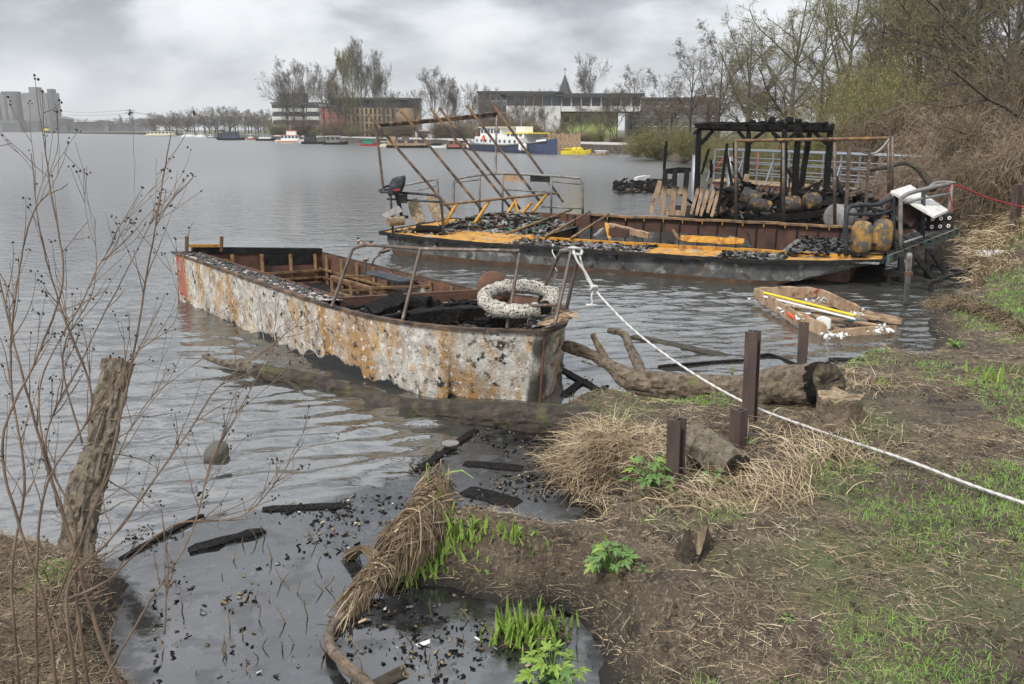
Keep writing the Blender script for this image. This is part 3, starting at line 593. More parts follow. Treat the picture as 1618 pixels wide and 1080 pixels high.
def charred(name, p0, p1, w, h, label, cat='burnt wood', group=None, seed=0, jit=.12, mat='char', seg=7, up=(0, 0, 1)):
    mb = MB(); mb.rough(p0, p1, w, h, seg, jit, np.random.default_rng(seed), up); return mb.build(name, K[mat], label=label, cat=cat, group=group)
def build_boat_load():
    zf = .76
    charred('charred_plank', W(585, 492, zf + .05), W(640, 470, zf + .17), .26, .10, 'thick charred board leaning up by the handrail base', seed=1, up=(0, -.5, 1))
    p, q = W(628, 474, zf + .12), W(672, 480, zf + .10)
    m = bark_log([p, q + (q - p) * .15], [.10, .105], 12, 20, .02, 8); m.build('charred_log', [K['char'], K['char']], label='short round charred log on the foredeck', cat='log')
    charred('charred_beam', W(603, 503, zf + .05), W(682, 492, zf + .05), .09, .08, 'slim charred beam lying along the foredeck edge', seed=3)
    charred('charred_beam', W(652, 500, zf + .09), W(762, 492, zf + .09), .20, .16, 'thickest charred beam on the foredeck below the foam ring', seed=4)
    charred('charred_beam', W(750, 508, zf + .05), W(832, 506, zf + .04), .10, .08, 'short charred beam under the foam ring by the bow', seed=5)
    charred('charred_stick', W(690, 485, zf + .03), W(742, 478, zf + .05), .06, .05, 'thin charred stick behind the thickest foredeck beam', seed=6)
    # speckled foam ring
    c = Y(820, 471, 9.62); ang = np.linspace(R(-40), R(300), 60); mb = MB(); rng = np.random.default_rng(3)
    rr = .082 + .009 * rng.normal(size=60)
    T = thing('foam_ring', c - (0, 0, .1), 'speckled cream foam fender ring lying on the bow of the burnt workboat', 'fender')
    P = np.array([c + np.array((.40 * math.cos(a), .40 * math.sin(a) * .95, .40 * math.sin(a) * .18)) for a in ang])
    mb.tube(P, rr, 14); mb.build('ring_body', K['foam'], T, smooth_=True)
    a2 = np.linspace(R(-60), R(-38), 8); P2 = np.array([c + np.array((.40 * math.cos(a), .38 * math.sin(a), .072 * math.sin(a))) for a in a2])
    mb = MB(); mb.tube(P2, .075, 12); mb.build('burnt_end', K['char'], T, label='blackened burnt end of the ring')
    d = Y(782, 455, 10.2); mb = MB(); ax = np.array((.25, -.8, .45))
    mb.lathe([(.01, .05), (.13, .05), (.20, .03), (.225, 0), (.215, -.05), (.19, -.03), (.02, .02)], d, 24, ax); mb.build('metal_cover', K['rust_brown'], label='rusty round metal cover leaning behind the foam ring', cat='cover', smooth_=True)
    for i, (a, b, w) in enumerate((((860, 505), (912, 492), .05), ((850, 512), (905, 500), .06), ((880, 490), (915, 503), .035))):
        charred('splintered_board', Y(*a, 9.3 - .08 * i), Y(*b, 9.25 - .1 * i), w * 1.6, w * .5, ['pale splintered board jutting over the bow', 'broad broken board at the tip of the bow', 'narrow splinter of wood hanging off the bow'][i], 'board', seed=30 + i, mat='wood_raw', jit=.2)
    # fine char crumbs on the foredeck
    crumbs('char_crumbs', [(B1(a, n, float(b1z(a, n)) - .10)) for a, n in np.random.default_rng(5).uniform((5.75, .35), (8.5, 2.3), (700, 2)) if .25 + max(0, (a - 7) * .55) < n < 2.75 - max(0, (a - 6.5) * .55)], .008, .045, K['char'], 'black char crumbs strewn over the foredeck of the workboat')
    crumbs('ash_flakes', [(B1(a, n, float(b1z(a, n)) - .004)) for a, n in np.random.default_rng(6).uniform((.1, .08), (5.6, .42), (500, 2))], .006, .03, K['ash_mid'], 'pale ash flakes along the side deck of the workboat')
def crumbs(name, pts, s0, s1, mat, label, parent=None, cat='debris', flat=.5, seed=0, mats=None):
    rng = np.random.default_rng(seed); pts = np.asarray(pts); n = len(pts)
    q = np.array([(-1, -1, -1), (1, -1, -1), (1, 1, -1), (-1, 1, -1), (-1, -1, 1), (1, -1, 1), (1, 1, 1), (-1, 1, 1)], float)
    f0 = np.array([(0, 3, 2, 1), (4, 5, 6, 7), (0, 1, 5, 4), (1, 2, 6, 5), (2, 3, 7, 6), (3, 0, 4, 7)])
    sz = s0 + (s1 - s0) * rng.random((n, 1)) ** 2.2
    el = np.stack((rng.uniform(.6, 2.2, n), rng.uniform(.4, 1.1, n), rng.uniform(.2, .7, n) * flat * 1.6), 1) * sz
    th = rng.uniform(0, 6.28, n); tl = rng.normal(0, .3, n); tl2 = rng.normal(0, .3, n)
    v = q[None] * el[:, None] * (1 + rng.normal(0, .22, (n, 8, 3)))
    v[:, :, 2] += v[:, :, 0] * tl[:, None] + v[:, :, 1] * tl2[:, None]
    c, s = np.cos(th)[:, None], np.sin(th)[:, None]; x = v[:, :, 0] * c - v[:, :, 1] * s; y = v[:, :, 0] * s + v[:, :, 1] * c
    v = np.stack((x, y, v[:, :, 2]), -1) + pts[:, None] + (0, 0, .25) * sz[:, None]
    f = (f0[None] + 8 * np.arange(n)[:, None, None]).reshape(-1, 4)
    fm = np.repeat(rng.integers(0, len(mats), n), 6) if mats else None
    return put(name, v.reshape(-1, 3), f, mats or mat, parent, label if parent is None else None, cat if parent is None else None, kind='stuff', fm=fm)
build_boat_load()

def build_rope():
    pts = [PULPIT[2] + (0, 0, .0), Y(918, 412, 9.3), Y(936, 450, 9.1)]
    def sweep(P, r, name, mat, label, cat, n=6, **k): mb = MB(); mb.tube(P, r, n); return mb.build(name, mat, label=label, cat=cat, smooth_=True, **k)
    ctrl = [PULPIT[2], Y(922, 425, 9.25), Y(938, 455, 9.1), Y(1000, 520, 8.6), Y(1085, 583, 8.1), Y(1180, 637, 7.55)]
    for px, py in ((1290, 690), (1420, 736), (1530, 778), (1622, 812), (1720, 848)):
        g = G(px, py); g[2] += .05; ctrl.append(g)
    T = thing('mooring_rope', ctrl[0], 'white mooring rope from the workboat pulpit across the grass', 'rope')
    P = spline(ctrl, 24); S = np.concatenate(([0], np.cumsum(np.linalg.norm(np.diff(P, axis=0), axis=1)))); s2 = np.arange(0, S[-1], .011); P = np.stack([np.interp(s2, S, P[:, k]) for k in range(3)], 1)
    ang = np.linspace(0, 2 * math.pi, 12, endpoint=False); Tn = np.gradient(P, axis=0); _, a_, u_ = basis(Tn[0]); rings = []
    for i in range(len(P)):                       # three-strand laid rope
        d = Tn[i] / np.linalg.norm(Tn[i]); a_ = a_ - d * (a_ @ d); a_ /= np.linalg.norm(a_); u_ = np.cross(a_, d); r = .0108 * (1 + .2 * np.cos(3 * ang + s2[i] * 75)); rings.append(P[i] + r[:, None] * (np.cos(ang)[:, None] * a_ + np.sin(ang)[:, None] * u_))
    mb = MB(); mb.ring_sweep(rings); mb.build('rope_line', K['rope'], T, smooth_=True)
    mb = MB(); mb.tube(spline([PULPIT[1] + (.02, 0, .02), Y(908, 402, 9.15), Y(914, 415, 9.12), Y(925, 430, 9.12), Y(937, 452, 9.08)], 6), .013, 6)
    mb.tube(spline([PULPIT[0] + (.06, 0, .02), Y(905, 391, 9.2), Y(918, 394, 9.25), Y(917, 402, 9.2), Y(904, 399, 9.2)], 6), .016, 6); mb.build('rope_hitch', K['rope'], T, smooth_=True)
    mb = MB(); k = Y(938, 455, 9.05); mb.tube(spline([k + (-.03, 0, .02), k + (.03, -.02, .02), k + (.02, .02, -.03), k + (-.03, 0, -.02), k + (0, -.03, .03)], 5), .017, 6)
    mb.tube(spline([k, k + (-.02, 0, -.10), k + (-.01, 0, -.17), k + (-.06, 0, -.19)], 5), .013, 6); mb.tube([k + (-.08, 0, -.185), k + (.04, 0, -.19)], .015, 6); mb.build('rope_knot', K['rope'], T, smooth_=True)
    mb = MB(); mb.tube(spline([Y(874, 385, 18.6), Y(873, 398, 18.4), Y(878, 408, 18.3), Y(877, 420, 18.3), Y(880, 428, 18.3)], 6), .012, 5); mb.build('dangling_line', K['rope'], label='thin frayed line hanging over the side of the barge', cat='rope')
build_rope()
# ------------------------------------------------------------------ the burnt barge
_G0 = np.array((-.73, 19.25)); _Ga = np.array((.90, -.436)); _Gn = np.array((.436, .90))
def BG(a, n, z): p = _G0 + _Ga * a + _Gn * n; return np.array((p[0], p[1], z))
def bgan(p): d = np.asarray(p)[:2] - _G0; return float(d @ _Ga), float(d @ _Gn)
DK = .50
def build_barge():
    rng = np.random.default_rng(8)
    T = thing('barge', BG(2.5, 2.2, 0), 'long burnt flat steel barge with open hold and yellow rusted deck', 'barge')
    plan = [(-3.3, .85), (-2.0, .35), (0, 0), (6.16, 0), (7.38, .5), (8.37, 1.15), (8.37, 4.5), (-3.3, 4.5)]
    # hull: outline resampled, side plates set in under the deck edge, raked bow
    P = []
    for i in range(len(plan)):
        a = np.array(plan[i]); b = np.array(plan[(i + 1) % len(plan)]); k = max(2, int(np.linalg.norm(b - a) / .15))
        P += [a + (b - a) * t for t in np.linspace(0, 1, k, endpoint=False)]
    P = np.array(P); n = len(P); c = np.array((2.5, 2.3)); V = []; rows = [DK - .06, .40, .30, .2, .1, .02, -.08, -.4]
    for z in rows:
        for q in P:
            u = (c - q) / np.linalg.norm(c - q); w = q + u * .14
            lim = 6.3 + 2.0 * max(0, (z + .05) / (DK + .0)); w[0] = min(w[0], lim)
            w[0] = max(w[0], -3.1 + .9 * max(0, .25 - z))
            p = BG(w[0], w[1], z); p[:2] += .012 * fbm(np.array([[w[0] * 1.4, w[1], z * 4]]), 3, 2)[0] * _Gn; V.append(p)
    f = [(k * n + (i + 1) % n, k * n + i, (k + 1) * n + i, (k + 1) * n + (i + 1) % n) for k in range(len(rows) - 1) for i in range(n)]
    fm = [1 if k >= 4 else 0 for k in range(len(rows) - 1) for i in range(n)]
    put('hull', np.array(V), f, [K['barge_hull'], K['wet_rust']], T, fm=fm)
    # deck edge lip
    V = []
    for (d, z) in ((-.02, DK - .06), (-.02, DK + .022), (.05, DK + .022), (.05, DK - .06)):
        for q in P: u = (c - q) / np.linalg.norm(c - q); w = q + u * d; V.append(BG(w[0], w[1], z + .006 * rng.normal()))
    f = [(k * n + i, k * n + (i + 1) % n, ((k + 1) % 4) * n + (i + 1) % n, ((k + 1) % 4) * n + i) for k in range(4) for i in range(n)]
    put('deck_edge', np.array(V), f, K['black_steel'], T, label='blackened rolled edge around the deck')
    # deck plates around the hold
    def edge(a):
        return float(np.interp(a, [-3.3, -2.0, 0, 6.16, 7.38, 8.37], [.85, .35, 0, 0, .5, 1.15])) + .03
    def plate(a0, a1, n0, n1, name, mat, na=40, nn=12, dz=0.0):
        V = [BG(a, (n0(a) if callable(n0) else n0) * (1 - t) + n1 * t, DK + dz + .004 * rng.normal()) for a in np.linspace(a0, a1, na) for t in np.linspace(0, 1, nn)]
        return put(name, np.array(V), grid_faces(na, nn), mat, T)
    dm = M('deck_rust', (.42, .20, .03), [((.52, .29, .05), 5, .52, .1), ((.20, .08, .03), 4, .60, .07), ((.28, .26, .24), 2.2, .60, .05, 8), ((.012, .012, .012), 3.4, .615, .04, 8), ((.5, .48, .46), 26, .66, .04)], .9, bump=(40, .6, None, .012))
    plate(-3.28, .5, edge, 4.46, 'deck_plate', dm, 40, 30); plate(.5, 7.75, edge, 1.15, 'deck_plate', dm, 70, 12); plate(7.75, 8.34, edge, 4.46, 'deck_plate', dm, 8, 30)
    # hold
    A0, A1, N0, N1 = .5, 7.75, 1.15, 4.40
    mb = MB(); mb.beam(BG(A0, (N0 + N1) / 2, .02), BG(A1, (N0 + N1) / 2, .02), N1 - N0, .03); mb.build('hold_floor', K['black_steel'], T)
    for nm, p, q in (('hold_wall', BG(A0, N0, .25), BG(A1, N0, .25)), ('hold_wall', BG(A0, N0, .25), BG(A0, N1, .25)), ('hold_wall', BG(A1, N0, .25), BG(A1, N1, .25))):
        mb = MB(); mb.beam(p, q, .02, .46); mb.build(nm, K['rust_brown'], T)
    mb = MB(); mb.beam(BG(-1.5, N1 + .05, .40), BG(8.3, N1 + .05, .40), .02, .78); mb.build('bulwark', K['rust_brown'], T)
    k = 15
    for i in range(k):
        a = A0 + .05 + (A1 - A0 - .1) * i / k; b = A0 + .05 + (A1 - A0 - .1) * (i + 1) / k
        mb = MB(); mb.beam(BG(a + .02, N1 + .015, .40), BG(b - .02, N1 + .015, .40), .018, .74); mb.build('panel', K['panel_brown'], T)
        mb = MB(); mb.beam(BG(a, N1 - .02, .04), BG(a, N1 - .02, .77), .03, .05, up=(*_Gn, 0)); mb.build('rib', K['black_steel'], T)
    mb = MB()
    for i in range(12):
        a0, a1 = 1.0 + 7.3 * i / 12, 1.0 + 7.3 * (i + 1) / 12; mb.beam(BG(a0, N1 - .02, .80 + .008 * rng.normal()), BG(a1, N1 - .02, .80 + .008 * rng.normal()), .18, .05)
    mb.build('bulwark_rim', K['rust_pole'], T, label='rusty flange along the top of the far bulwark')
    mb = MB()
    for i in range(10):
        a0, a1 = A0 + (A1 - A0) * i / 10, A0 + (A1 - A0) * (i + 1) / 10; mb.beam(BG(a0, N0, DK + .035 + .008 * rng.normal()), BG(a1, N0, DK + .035 + .008 * rng.normal()), .07, .08)
    mb.build('hold_coaming', K['rust_yellow'], T)
    for i in range(13):
        a = 1.5 + i * .5; mb = MB(); mb.beam(BG(a, N1 - .1, .70), BG(a, N1 - .1, .78), .02, .02); mb.build('bolt', K['rust_yellow'], T)
    # brackets below the deck edge
    for a in (-1.2, .3, 1.8, 3.2, 4.6, 6.0):
        mb = MB(); p = BG(a, .01, DK - .06); mb.add([p, p + _xyz(_Gn, .14), p + _xyz(_Gn, .14) - (0, 0, .14), p + _xyz(_Ga, .02), p + _xyz(_Gn, .14) + _xyz(_Ga, .02), p + _xyz(_Gn, .14) + _xyz(_Ga, .02) - (0, 0, .14)], [(0, 1, 2), (5, 4, 3), (0, 2, 5, 3), (1, 0, 3, 4), (2, 1, 4, 5)]); mb.build('bracket', K['black_steel'], T)
    # stern rails (dark blue tube loops) beside the outboard
    def loop(P, r, mat, name='rail', n=8, sp=4): mb = MB(); mb.tube(spline(P, sp) if sp > 1 else P, r, n); return mb.build(name, K[mat], T, smooth_=True)
    y0 = 21.3
    loop([Y(602, 303, 21.9), Y(630, 304, 21.6), Y(675, 307, y0), Y(690, 310, 21.1), Y(697, 322, 20.95), Y(701, 372, 20.75)], .032, 'tube_dark')
    loop([Y(602, 303, 21.9), Y(600, 300, 22.2), Y(612, 299, 22.6)], .032, 'tube_dark')
    loop([Y(612, 314, 21.8), Y(697, 319, 21.0)], .026, 'tube_dark', sp=1); loop([Y(617, 306, 21.7), Y(621, 372, 21.25)], .030, 'tube_dark', 'rail_post', sp=1)
    loop([Y(640, 292, 23.4), Y(683, 284, 23.4), Y(691, 286, 23.4), Y(693, 340, 23.3)], .030, 'tube_grey'); loop([Y(660, 300, 23.4), Y(692, 293, 23.4)], .02, 'tube_grey', sp=1)
    # far side rail
    def fr(px, py): return Y(px, py, 25.2 - (px - 717) / 204 * 2.0)
    loop([fr(717, 335), fr(717, 290), fr(720, 283), fr(760, 276), fr(800, 274), fr(880, 278), fr(908, 281), fr(919, 286), fr(921, 338)], .035, 'tube_grey')
    for px, top in ((758, 276), (794, 274), (871, 278)): loop([fr(px, 338), fr(px, top)], .03, 'tube_grey', 'rail_post', sp=1)
    loop([fr(718, 288), fr(760, 283)], .024, 'tube_grey', sp=1); loop([fr(794, 299), fr(871, 303)], .024, 'tube_grey', sp=1); loop([fr(872, 286), fr(920, 291)], .024, 'tube_grey', sp=1); loop([fr(855, 326), fr(920, 329)], .024, 'tube_grey', sp=1)
    for x0, x1, mt in ((795, 824, 'wood_raw'), (838, 872, 'black_steel')):
        mb = MB(); mb.beam(fr(x0, 281), fr(x1, 282), .02, .19); mb.build('rail_board', K[mt], T)
    # railing with the gas bottles and the gangway railing at the bow
    loop([Y(1337, 402, 16.9), Y(1337, 345, 16.9), Y(1341, 329, 16.95), Y(1352, 324, 17.0), Y(1385, 323, 17.3), Y(1400, 317, 17.5), Y(1411, 318, 17.6), Y(1411, 398, 17.5)], .045, 'tube_dark')
    loop([Y(1341, 338, 16.95), Y(1385, 338, 17.3), Y(1409, 332, 17.55)], .03, 'tube_dark'); loop([Y(1340, 382, 16.95), Y(1385, 386, 17.3), Y(1410, 377, 17.5)], .032, 'tube_dark')
build_guard = None
def _xyz(d, k): return np.array((d[0] * k, d[1] * k, 0))
build_barge()

def pole(name, p, q, r, mat, label, group=None, cat='pole', n=7):
    mb = MB(); mb.tube([p, q], r, n); return mb.build(name, K[mat] if isinstance(mat, str) else mat, label=label, cat=cat, group=group, smooth_=True)
def build_barge_load():
    # collapsed canopy frame
    T = thing('canopy_frame', Y(700, 345, 22.5), 'collapsed rusty tube canopy frame leaning over the barge stern', 'frame')
    def ty(px): return 21.9 + (px - 593) / 192 * 3.6
    def by(px): return 21.3 + (px - 703) / 187 * 3.2
    mix = M('burnt_canopy_tube', (.15, .085, .05), [((.028, .025, .024), .55, .48, .05, 3), ((.27, .16, .07), 6, .6, .08)], .75, bump=(80, .3, None, .003))
    for a, b in (((592, 197), (786, 178)), ((594, 199), (784, 182))):
        mb = MB(); mb.tube([Y(*a, ty(a[0])), Y((a[0] + b[0]) / 2, (a[1] + b[1]) / 2 + .8, ty(690)), Y(*b, ty(b[0]))], .035, 7); mb.build('top_rail', mix, T)
    for a, b in (((594, 197), (606, 302)), ((785, 180), (783, 272))):
        mb = MB(); mb.tube([Y(*a, ty(a[0])), Y(*b, ty(a[0]) - (.0 if a[0] < 600 else .9))], .034, 7); mb.build('upright', K['tube_steel'], T)
    for a, b in (((582, 181), (716, 336)), ((634, 176), (762, 332)), ((680, 171), (806, 327)), ((694, 170), (822, 330)), ((738, 167), (856, 322)), ((778, 164), (890, 319))):
        mb = MB(); mb.tube([Y(*a, ty(a[0]) + .05), Y(*b, by(b[0]))], .037, 7); mb.build('rafter', mix, T)
    mb = MB(); mb.tube([Y(700, 323, by(703)), Y(880, 305, by(886))], .034, 7); mb.build('lower_rail', K['rust_pole'], T)
    for a, b in (((721, 323), (702, 354)), ((773, 318), (750, 352)), ((812, 314), (820, 344)), ((815, 316), (797, 345)), ((863, 308), (842, 334)), ((840, 320), (824, 338))):
        mb = MB(); mb.beam(Y(*a, by(a[0])), Y(*b, by(b[0]) - .4), .06, .06); mb.build('foot', K['rust_yellow'], T)
    # yellow rods across the hold
    for i, (a, b) in enumerate((((800, 369), (903, 331)), ((862, 373), (932, 334)), ((902, 376), (962, 338)))):
        p = Y(*a, bgd(a)); q = Y(*b, bgd(b) + 2.4)
        pole('roof_rod', W(*a, DK + .10), W(*b, .88), .03, 'rust_pole', 'rusted rod laid across the barge hold', 'rods across the hold', 'rod')
    # outboard motor
    o = Y(625, 345, 21.45); T = thing('outboard_motor', o, 'burnt black outboard motor clamped at the barge stern', 'outboard motor')
    c = Y(627, 293, 21.45); mb = MB()
    rings = []
    for t, w, h, dz in ((0, .12, .14, -.22), (.1, .18, .2, -.19), (.35, .21, .24, -.05), (.75, .20, .23, .12), (.95, .16, .18, .21), (1, .10, .1, .225)):
        ang = np.linspace(0, 2 * math.pi, 14, endpoint=False); e = .55
        rings.append([c + np.array((np.sign(math.cos(x)) * abs(math.cos(x)) ** e * w + dz * .25, np.sign(math.sin(x)) * abs(math.sin(x)) ** e * h * .7, dz + .25 * w * math.cos(x))) for x in ang])
    mb.ring_sweep(rings); mb.build('cowl', K['tube_dark'], T, smooth_=True)
    mb = MB(); mb.beam(c + (-.06, -.19, -.10), c + (.10, -.19, -.08), .012, .035); mb.build('red_stripe', K['red'], T)
    mb = MB(); mb.tube([c + (-.02, 0, -.15), c + (.02, 0, -.35), c + (.10, .03, -.78)], [.09, .08, .055], 10, flat=.7); mb.build('leg', K['black_steel'], T)
    mb = MB(); mb.tube([c + (-.08, 0, -.80), c + (.10, .03, -.80), c + (.26, .03, -.76)], [.03, .065, .03], 10); mb.build('gearcase', K['black_steel'], T)
    mb = MB(); mb.add([c + (.04, .03, -.82), c + (.16, .03, -.82), c + (.12, .03, -1.0), c + (.04, .045, -.82), c + (.16, .045, -.82), c + (.12, .045, -1.0)], [(0, 1, 2), (5, 4, 3), (0, 2, 5, 3), (1, 0, 3, 4), (2, 1, 4, 5)]); mb.build('skeg', K['black_steel'], T)
    for k in range(3):
        a = k * 2.094 + .4; d = np.array((0, math.cos(a), math.sin(a))); e = np.array((.25, -math.sin(a), math.cos(a))); b = c + (-.1, 0, -.80)
        mb = MB(); mb.add([b + d * .02 - e * .03, b + d * .02 + e * .03, b + d * .15 + e * .07, b + d * .15 - e * .05, b + d * .02 - e * .03 + (.02, 0, 0), b + d * .02 + e * .03 + (.02, 0, 0), b + d * .15 + e * .07 + (.02, 0, 0), b + d * .15 - e * .05 + (.02, 0, 0)], [(0, 1, 2, 3), (7, 6, 5, 4), (0, 4, 5, 1), (1, 5, 6, 2), (2, 6, 7, 3), (3, 7, 4, 0)]); mb.build('propeller_blade', K['tube_grey'], T)
    mb = MB(); mb.box(c + (.05, -.12, -.42), c + (.24, .12, -.22)); mb.build('clamp_bracket', K['black_steel'], T)
    mb = MB(); mb.tube([c + (-.2, .05, .0), c + (-.33, .05, -.04)], .03, 6); mb.build('tiller_handle', K['black_steel'], T)
    # grey torn sheet, log end, slabs around it
    mb = MB(); q = [Y(604, 340, 21.3), Y(630, 324, 21.4), Y(636, 334, 21.35), Y(610, 344, 21.2)]; mb.add(q + [p + (0, .06, .02) for p in q], [(0, 1, 2, 3), (7, 6, 5, 4), (0, 4, 5, 1), (1, 5, 6, 2), (2, 6, 7, 3), (3, 7, 4, 0)]); mb.build('torn_sheet', K['tube_grey'], label='torn grey metal sheet below the outboard motor', cat='sheet')
    p = Y(613, 350, 21.15); m = bark_log([p, p + (.35, .25, .0)], [.12, .12], 10, 18, .012, 4); m.build('cut_log', [K['cut_pale'], K['cut_pale']], label='short sawn log with pale end under the outboard motor', cat='log')
    p = Y(658, 362, 21.2); m = bark_log([p, p + (.65, -.1, .0)], [.10, .10], 10, 16, .015, 5); m.build('charred_log', [K['char'], K['char']], label='black charred log lying on the barge stern by the rail foot', cat='log')
    for i, (a, b, w) in enumerate((((652, 315), (664, 352), .30), (((680, 308)), (698, 348), .34))):
        mb = MB(); mb.rough(Y(*a, 21.9 + i * .5), Y(*b, 21.5 + i * .4), w, .06, 5, .06, np.random.default_rng(i), up=(0, -1, .4)); mb.build('leaning_slab', K['cut_pale'], label=['smaller scorched slab leaning behind the outboard motor', 'larger scorched slab leaning on the stern rail'][i], cat='board')
    # ash heaps
    def heap(name, a0, a1, n0, n1, hz, mat, label, seed, base=DK, power=1.0):
        na, nn = 46, 40; A = np.linspace(a0, a1, na); Nn = np.linspace(n0, n1, nn); V = []
        for a in A:
            for n in Nn:
                u = (a - a0) / (a1 - a0); w = (n - n0) / (n1 - n0); e = (math.sin(math.pi * u) * math.sin(math.pi * w)) ** .6
                z = base - .03 + (hz * e) * (.65 + .6 * fbm(np.array([[a * 1.7, n * 1.7, seed]]), seed, 3)[0]) + .03 * fbm(np.array([[a * 9, n * 9, 0]]), seed + 3, 2)[0] * e
                V.append(BG(a, n, z))
        return put(name, np.array(V), grid_faces(na, nn), mat, label=label, cat='ash heap', kind='stuff')
    heap('ash_heap', -2.4, .65, 1.9, 4.4, .36, K['ash'], 'heap of pale ash and glass on the barge stern', 2)
    heap('soot_heap', 6.3, 8.3, .75, 4.2, .07, K['ash'], 'black and grey ash spread by the gas bottles', 6)
    heap('ash_drift', 1.0, 3.4, .12, 1.1, .07, K['ash'], 'crumbled ash along the near barge deck', 9)
    heap('hold_ash', .6, 1.8, 1.3, 4.3, .2, K['ash'], 'ash spilled into the left end of the hold', 12, base=.05)
    rng = np.random.default_rng(9)
    pts = [BG(a, n, DK + .05 + .3 * (math.sin(math.pi * (a + 2.4) / 3.05) * math.sin(math.pi * (n - 1.9) / 2.5))) for a, n in rng.uniform((-2.3, 2.0), (.6, 4.3), (1900, 2))]
    crumbs('glass_shards', pts[:130], .012, .045, K['green_glass'], 'green glass shards scattered in the ash heap', seed=3)
    crumbs('ash_shards', pts[130:], .008, .055, None, 'grey shards and charcoal on the stern ash heap', seed=4, mats=[K['ash_mid'], K['char'], K['ash_pale'], K['char'], K['tube_grey'], K['rust_brown'], K['ash_mid']])
    crumbs('deck_char', [BG(a, n, DK + .01) for a, n in np.vstack((rng.uniform((.6, .1), (3.8, 1.1), (1000, 2)), rng.uniform((5.3, .15), (6.6, 1.05), (700, 2)), rng.uniform((-3, .9), (-1.4, 1.8), (200, 2))))], .007, .045, None, 'black and white char crumbs along the barge deck', seed=5, mats=[K['char'], K['ash_mid'], K['char'], K['ash_pale'], K['ash_mid']])
    crumbs('bow_char', [BG(a, n, DK + .07) for a, n in rng.uniform((6.5, .8), (8.2, 3.8), (800, 2)) if n > .7 + (a - 7) * .6], .008, .05, None, 'charcoal lumps around the gas bottles', seed=6, mats=[K['char'], K['ash_mid'], K['char']])
    # stuff lying on deck and in the hold
    def brd(px, py, qx, qy, y0, y1, w, h, mat, name, label, cat='board', seed=0, up=(0, 0, 1)):
        mb = MB(); mb.rough(Y(px, py, y0), Y(qx, qy, y1), w, h, 6, .08, np.random.default_rng(seed), up); mb.build(name, K[mat], label=label, cat=cat)
    brd(1075, 376, 1175, 382, 19.6, 18.9, .17, .05, 'rust_yellow', 'rusted_plate', 'long yellow rusted plate propped on the hold edge', 'plate', 3, (0, -1, .6))
    brd(958, 356, 1025, 372, 20.4, 19.7, .10, .16, 'wood_raw', 'burnt_crate_side', 'pale burnt crate side standing in the hold', 'board', 4)
    brd(958, 352, 963, 377, 20.4, 19.9, .09, .03, 'rust_yellow', 'yellow_stake', 'short yellow stake upright beside the crate side', 'stake', 5)
    brd(962, 366, 994, 368, 20.0, 19.8, .05, .22, 'cabinet', 'brown_box_panel', 'reddish brown box panel in the hold', 'panel', 6)
    brd(940, 374, 955, 361, 20.2, 20.3, .12, .1, 'tube_grey', 'grey_canister', 'small scorched grey canister in the hold', 'canister', 7)
    brd(1063, 363, 1074, 380, 19.9, 19.5, .05, .05, 'rust_pole', 'rusted_stub', 'bent rusted pipe stub beside the yellow plate', 'pipe', 8)
    brd(1181, 366, 1187, 386, 19.3, 19.0, .035, .035, 'black_steel', 'black_bracket', 'thin black bracket standing in the hold', 'bracket', 9)
    for i, (a, b) in enumerate((((690, 360), (735, 350)), ((720, 366), (770, 372)), ((770, 352), (830, 345)), ((735, 345), (800, 350)), ((830, 352), (885, 343)), ((650, 372), (690, 366)))):
        charred('charred_stick', Y(*a, 21.2 + .3 * i), Y(*b, 21.0 + .3 * i), .08, .05, 'charred stick lying in the barge stern ash', 'burnt wood', 'sticks in the stern ash', seed=50 + i)
    # gas bottles
    for i, (px, py, y, h) in enumerate(((1359, 400, 17.05, .60), (1391, 396, 17.4, .60))):
        b = Y(px, py, y); r = .205; T = thing('gas_bottle', b, ['burnt yellow gas bottle next to the corner of the rail loop', 'burnt yellow gas bottle between the other bottle and the gangway'][i], 'gas bottle')
        mb = MB(); mb.lathe([(r * .8, .0), (r * .82, .06), (r * .98, .10), (r, .2), (r, h - .14), (r * .93, h - .06), (r * .72, h + .015), (r * .4, h + .05), (.06, h + .06)], b, 24); mb.build('tank', K['gas'], T, smooth_=True)
        mb = MB(); mb.lathe([(.05, h + .04), (.05, h + .10), (.025, h + .11), (.025, h + .15)], b, 10); mb.tube([b + (0, 0, h + .1), b + (.09, -.02, h + .1)], .02, 6); mb.build('valve', K['rust_brown'], T)
        mb = MB(); mb.lathe([(r * .9, 0), (r * .9, .045), (r * .86, .045), (r * .86, 0)], b - (0, 0, .02), 20); mb.build('foot_ring', K['black_steel'], T)
    # burnt cabinet with white lid
    c = Y(1420, 338, 18.3); ex = np.array((.62, .25, -.22)); ey = np.array((-.25, .5, .12)); ez = np.array((-.26, -.12, .5)); c0 = Y(1398, 352, 17.8)
    T = thing('burnt_cabinet', c0, 'tipped brown burnt cabinet with loose white lid on the gangway', 'cabinet')
    mb = MB(); q = [Y(1388, 322, 17.75), Y(1440, 358, 17.7), Y(1459, 333, 17.9), Y(1411, 306, 17.95)]; mb.hexa(q + [p + (.25, .55, .06) for p in q]); mb.build('carcass', K['cabinet'], T)
    l0 = Y(1407, 305, 17.7); l1 = Y(1438, 295, 18.6); l2 = Y(1498, 335, 18.1); l3 = Y(1476, 345, 17.3)
    mb = MB(); mb.hexa([l0, l3, l2, l1] + [p + (0, 0, .05) for p in (l0, l3, l2, l1)]); mb.build('lid', K['white_paint'], T, label='dirty white lid lying askew on top')
    mb = MB(); mb.tube(spline([Y(1396, 330, 17.6), Y(1402, 318, 17.6), Y(1413, 307, 17.7)], 4), .025, 6); mb.build('lid_edge_trim', K['tube_grey'], T)
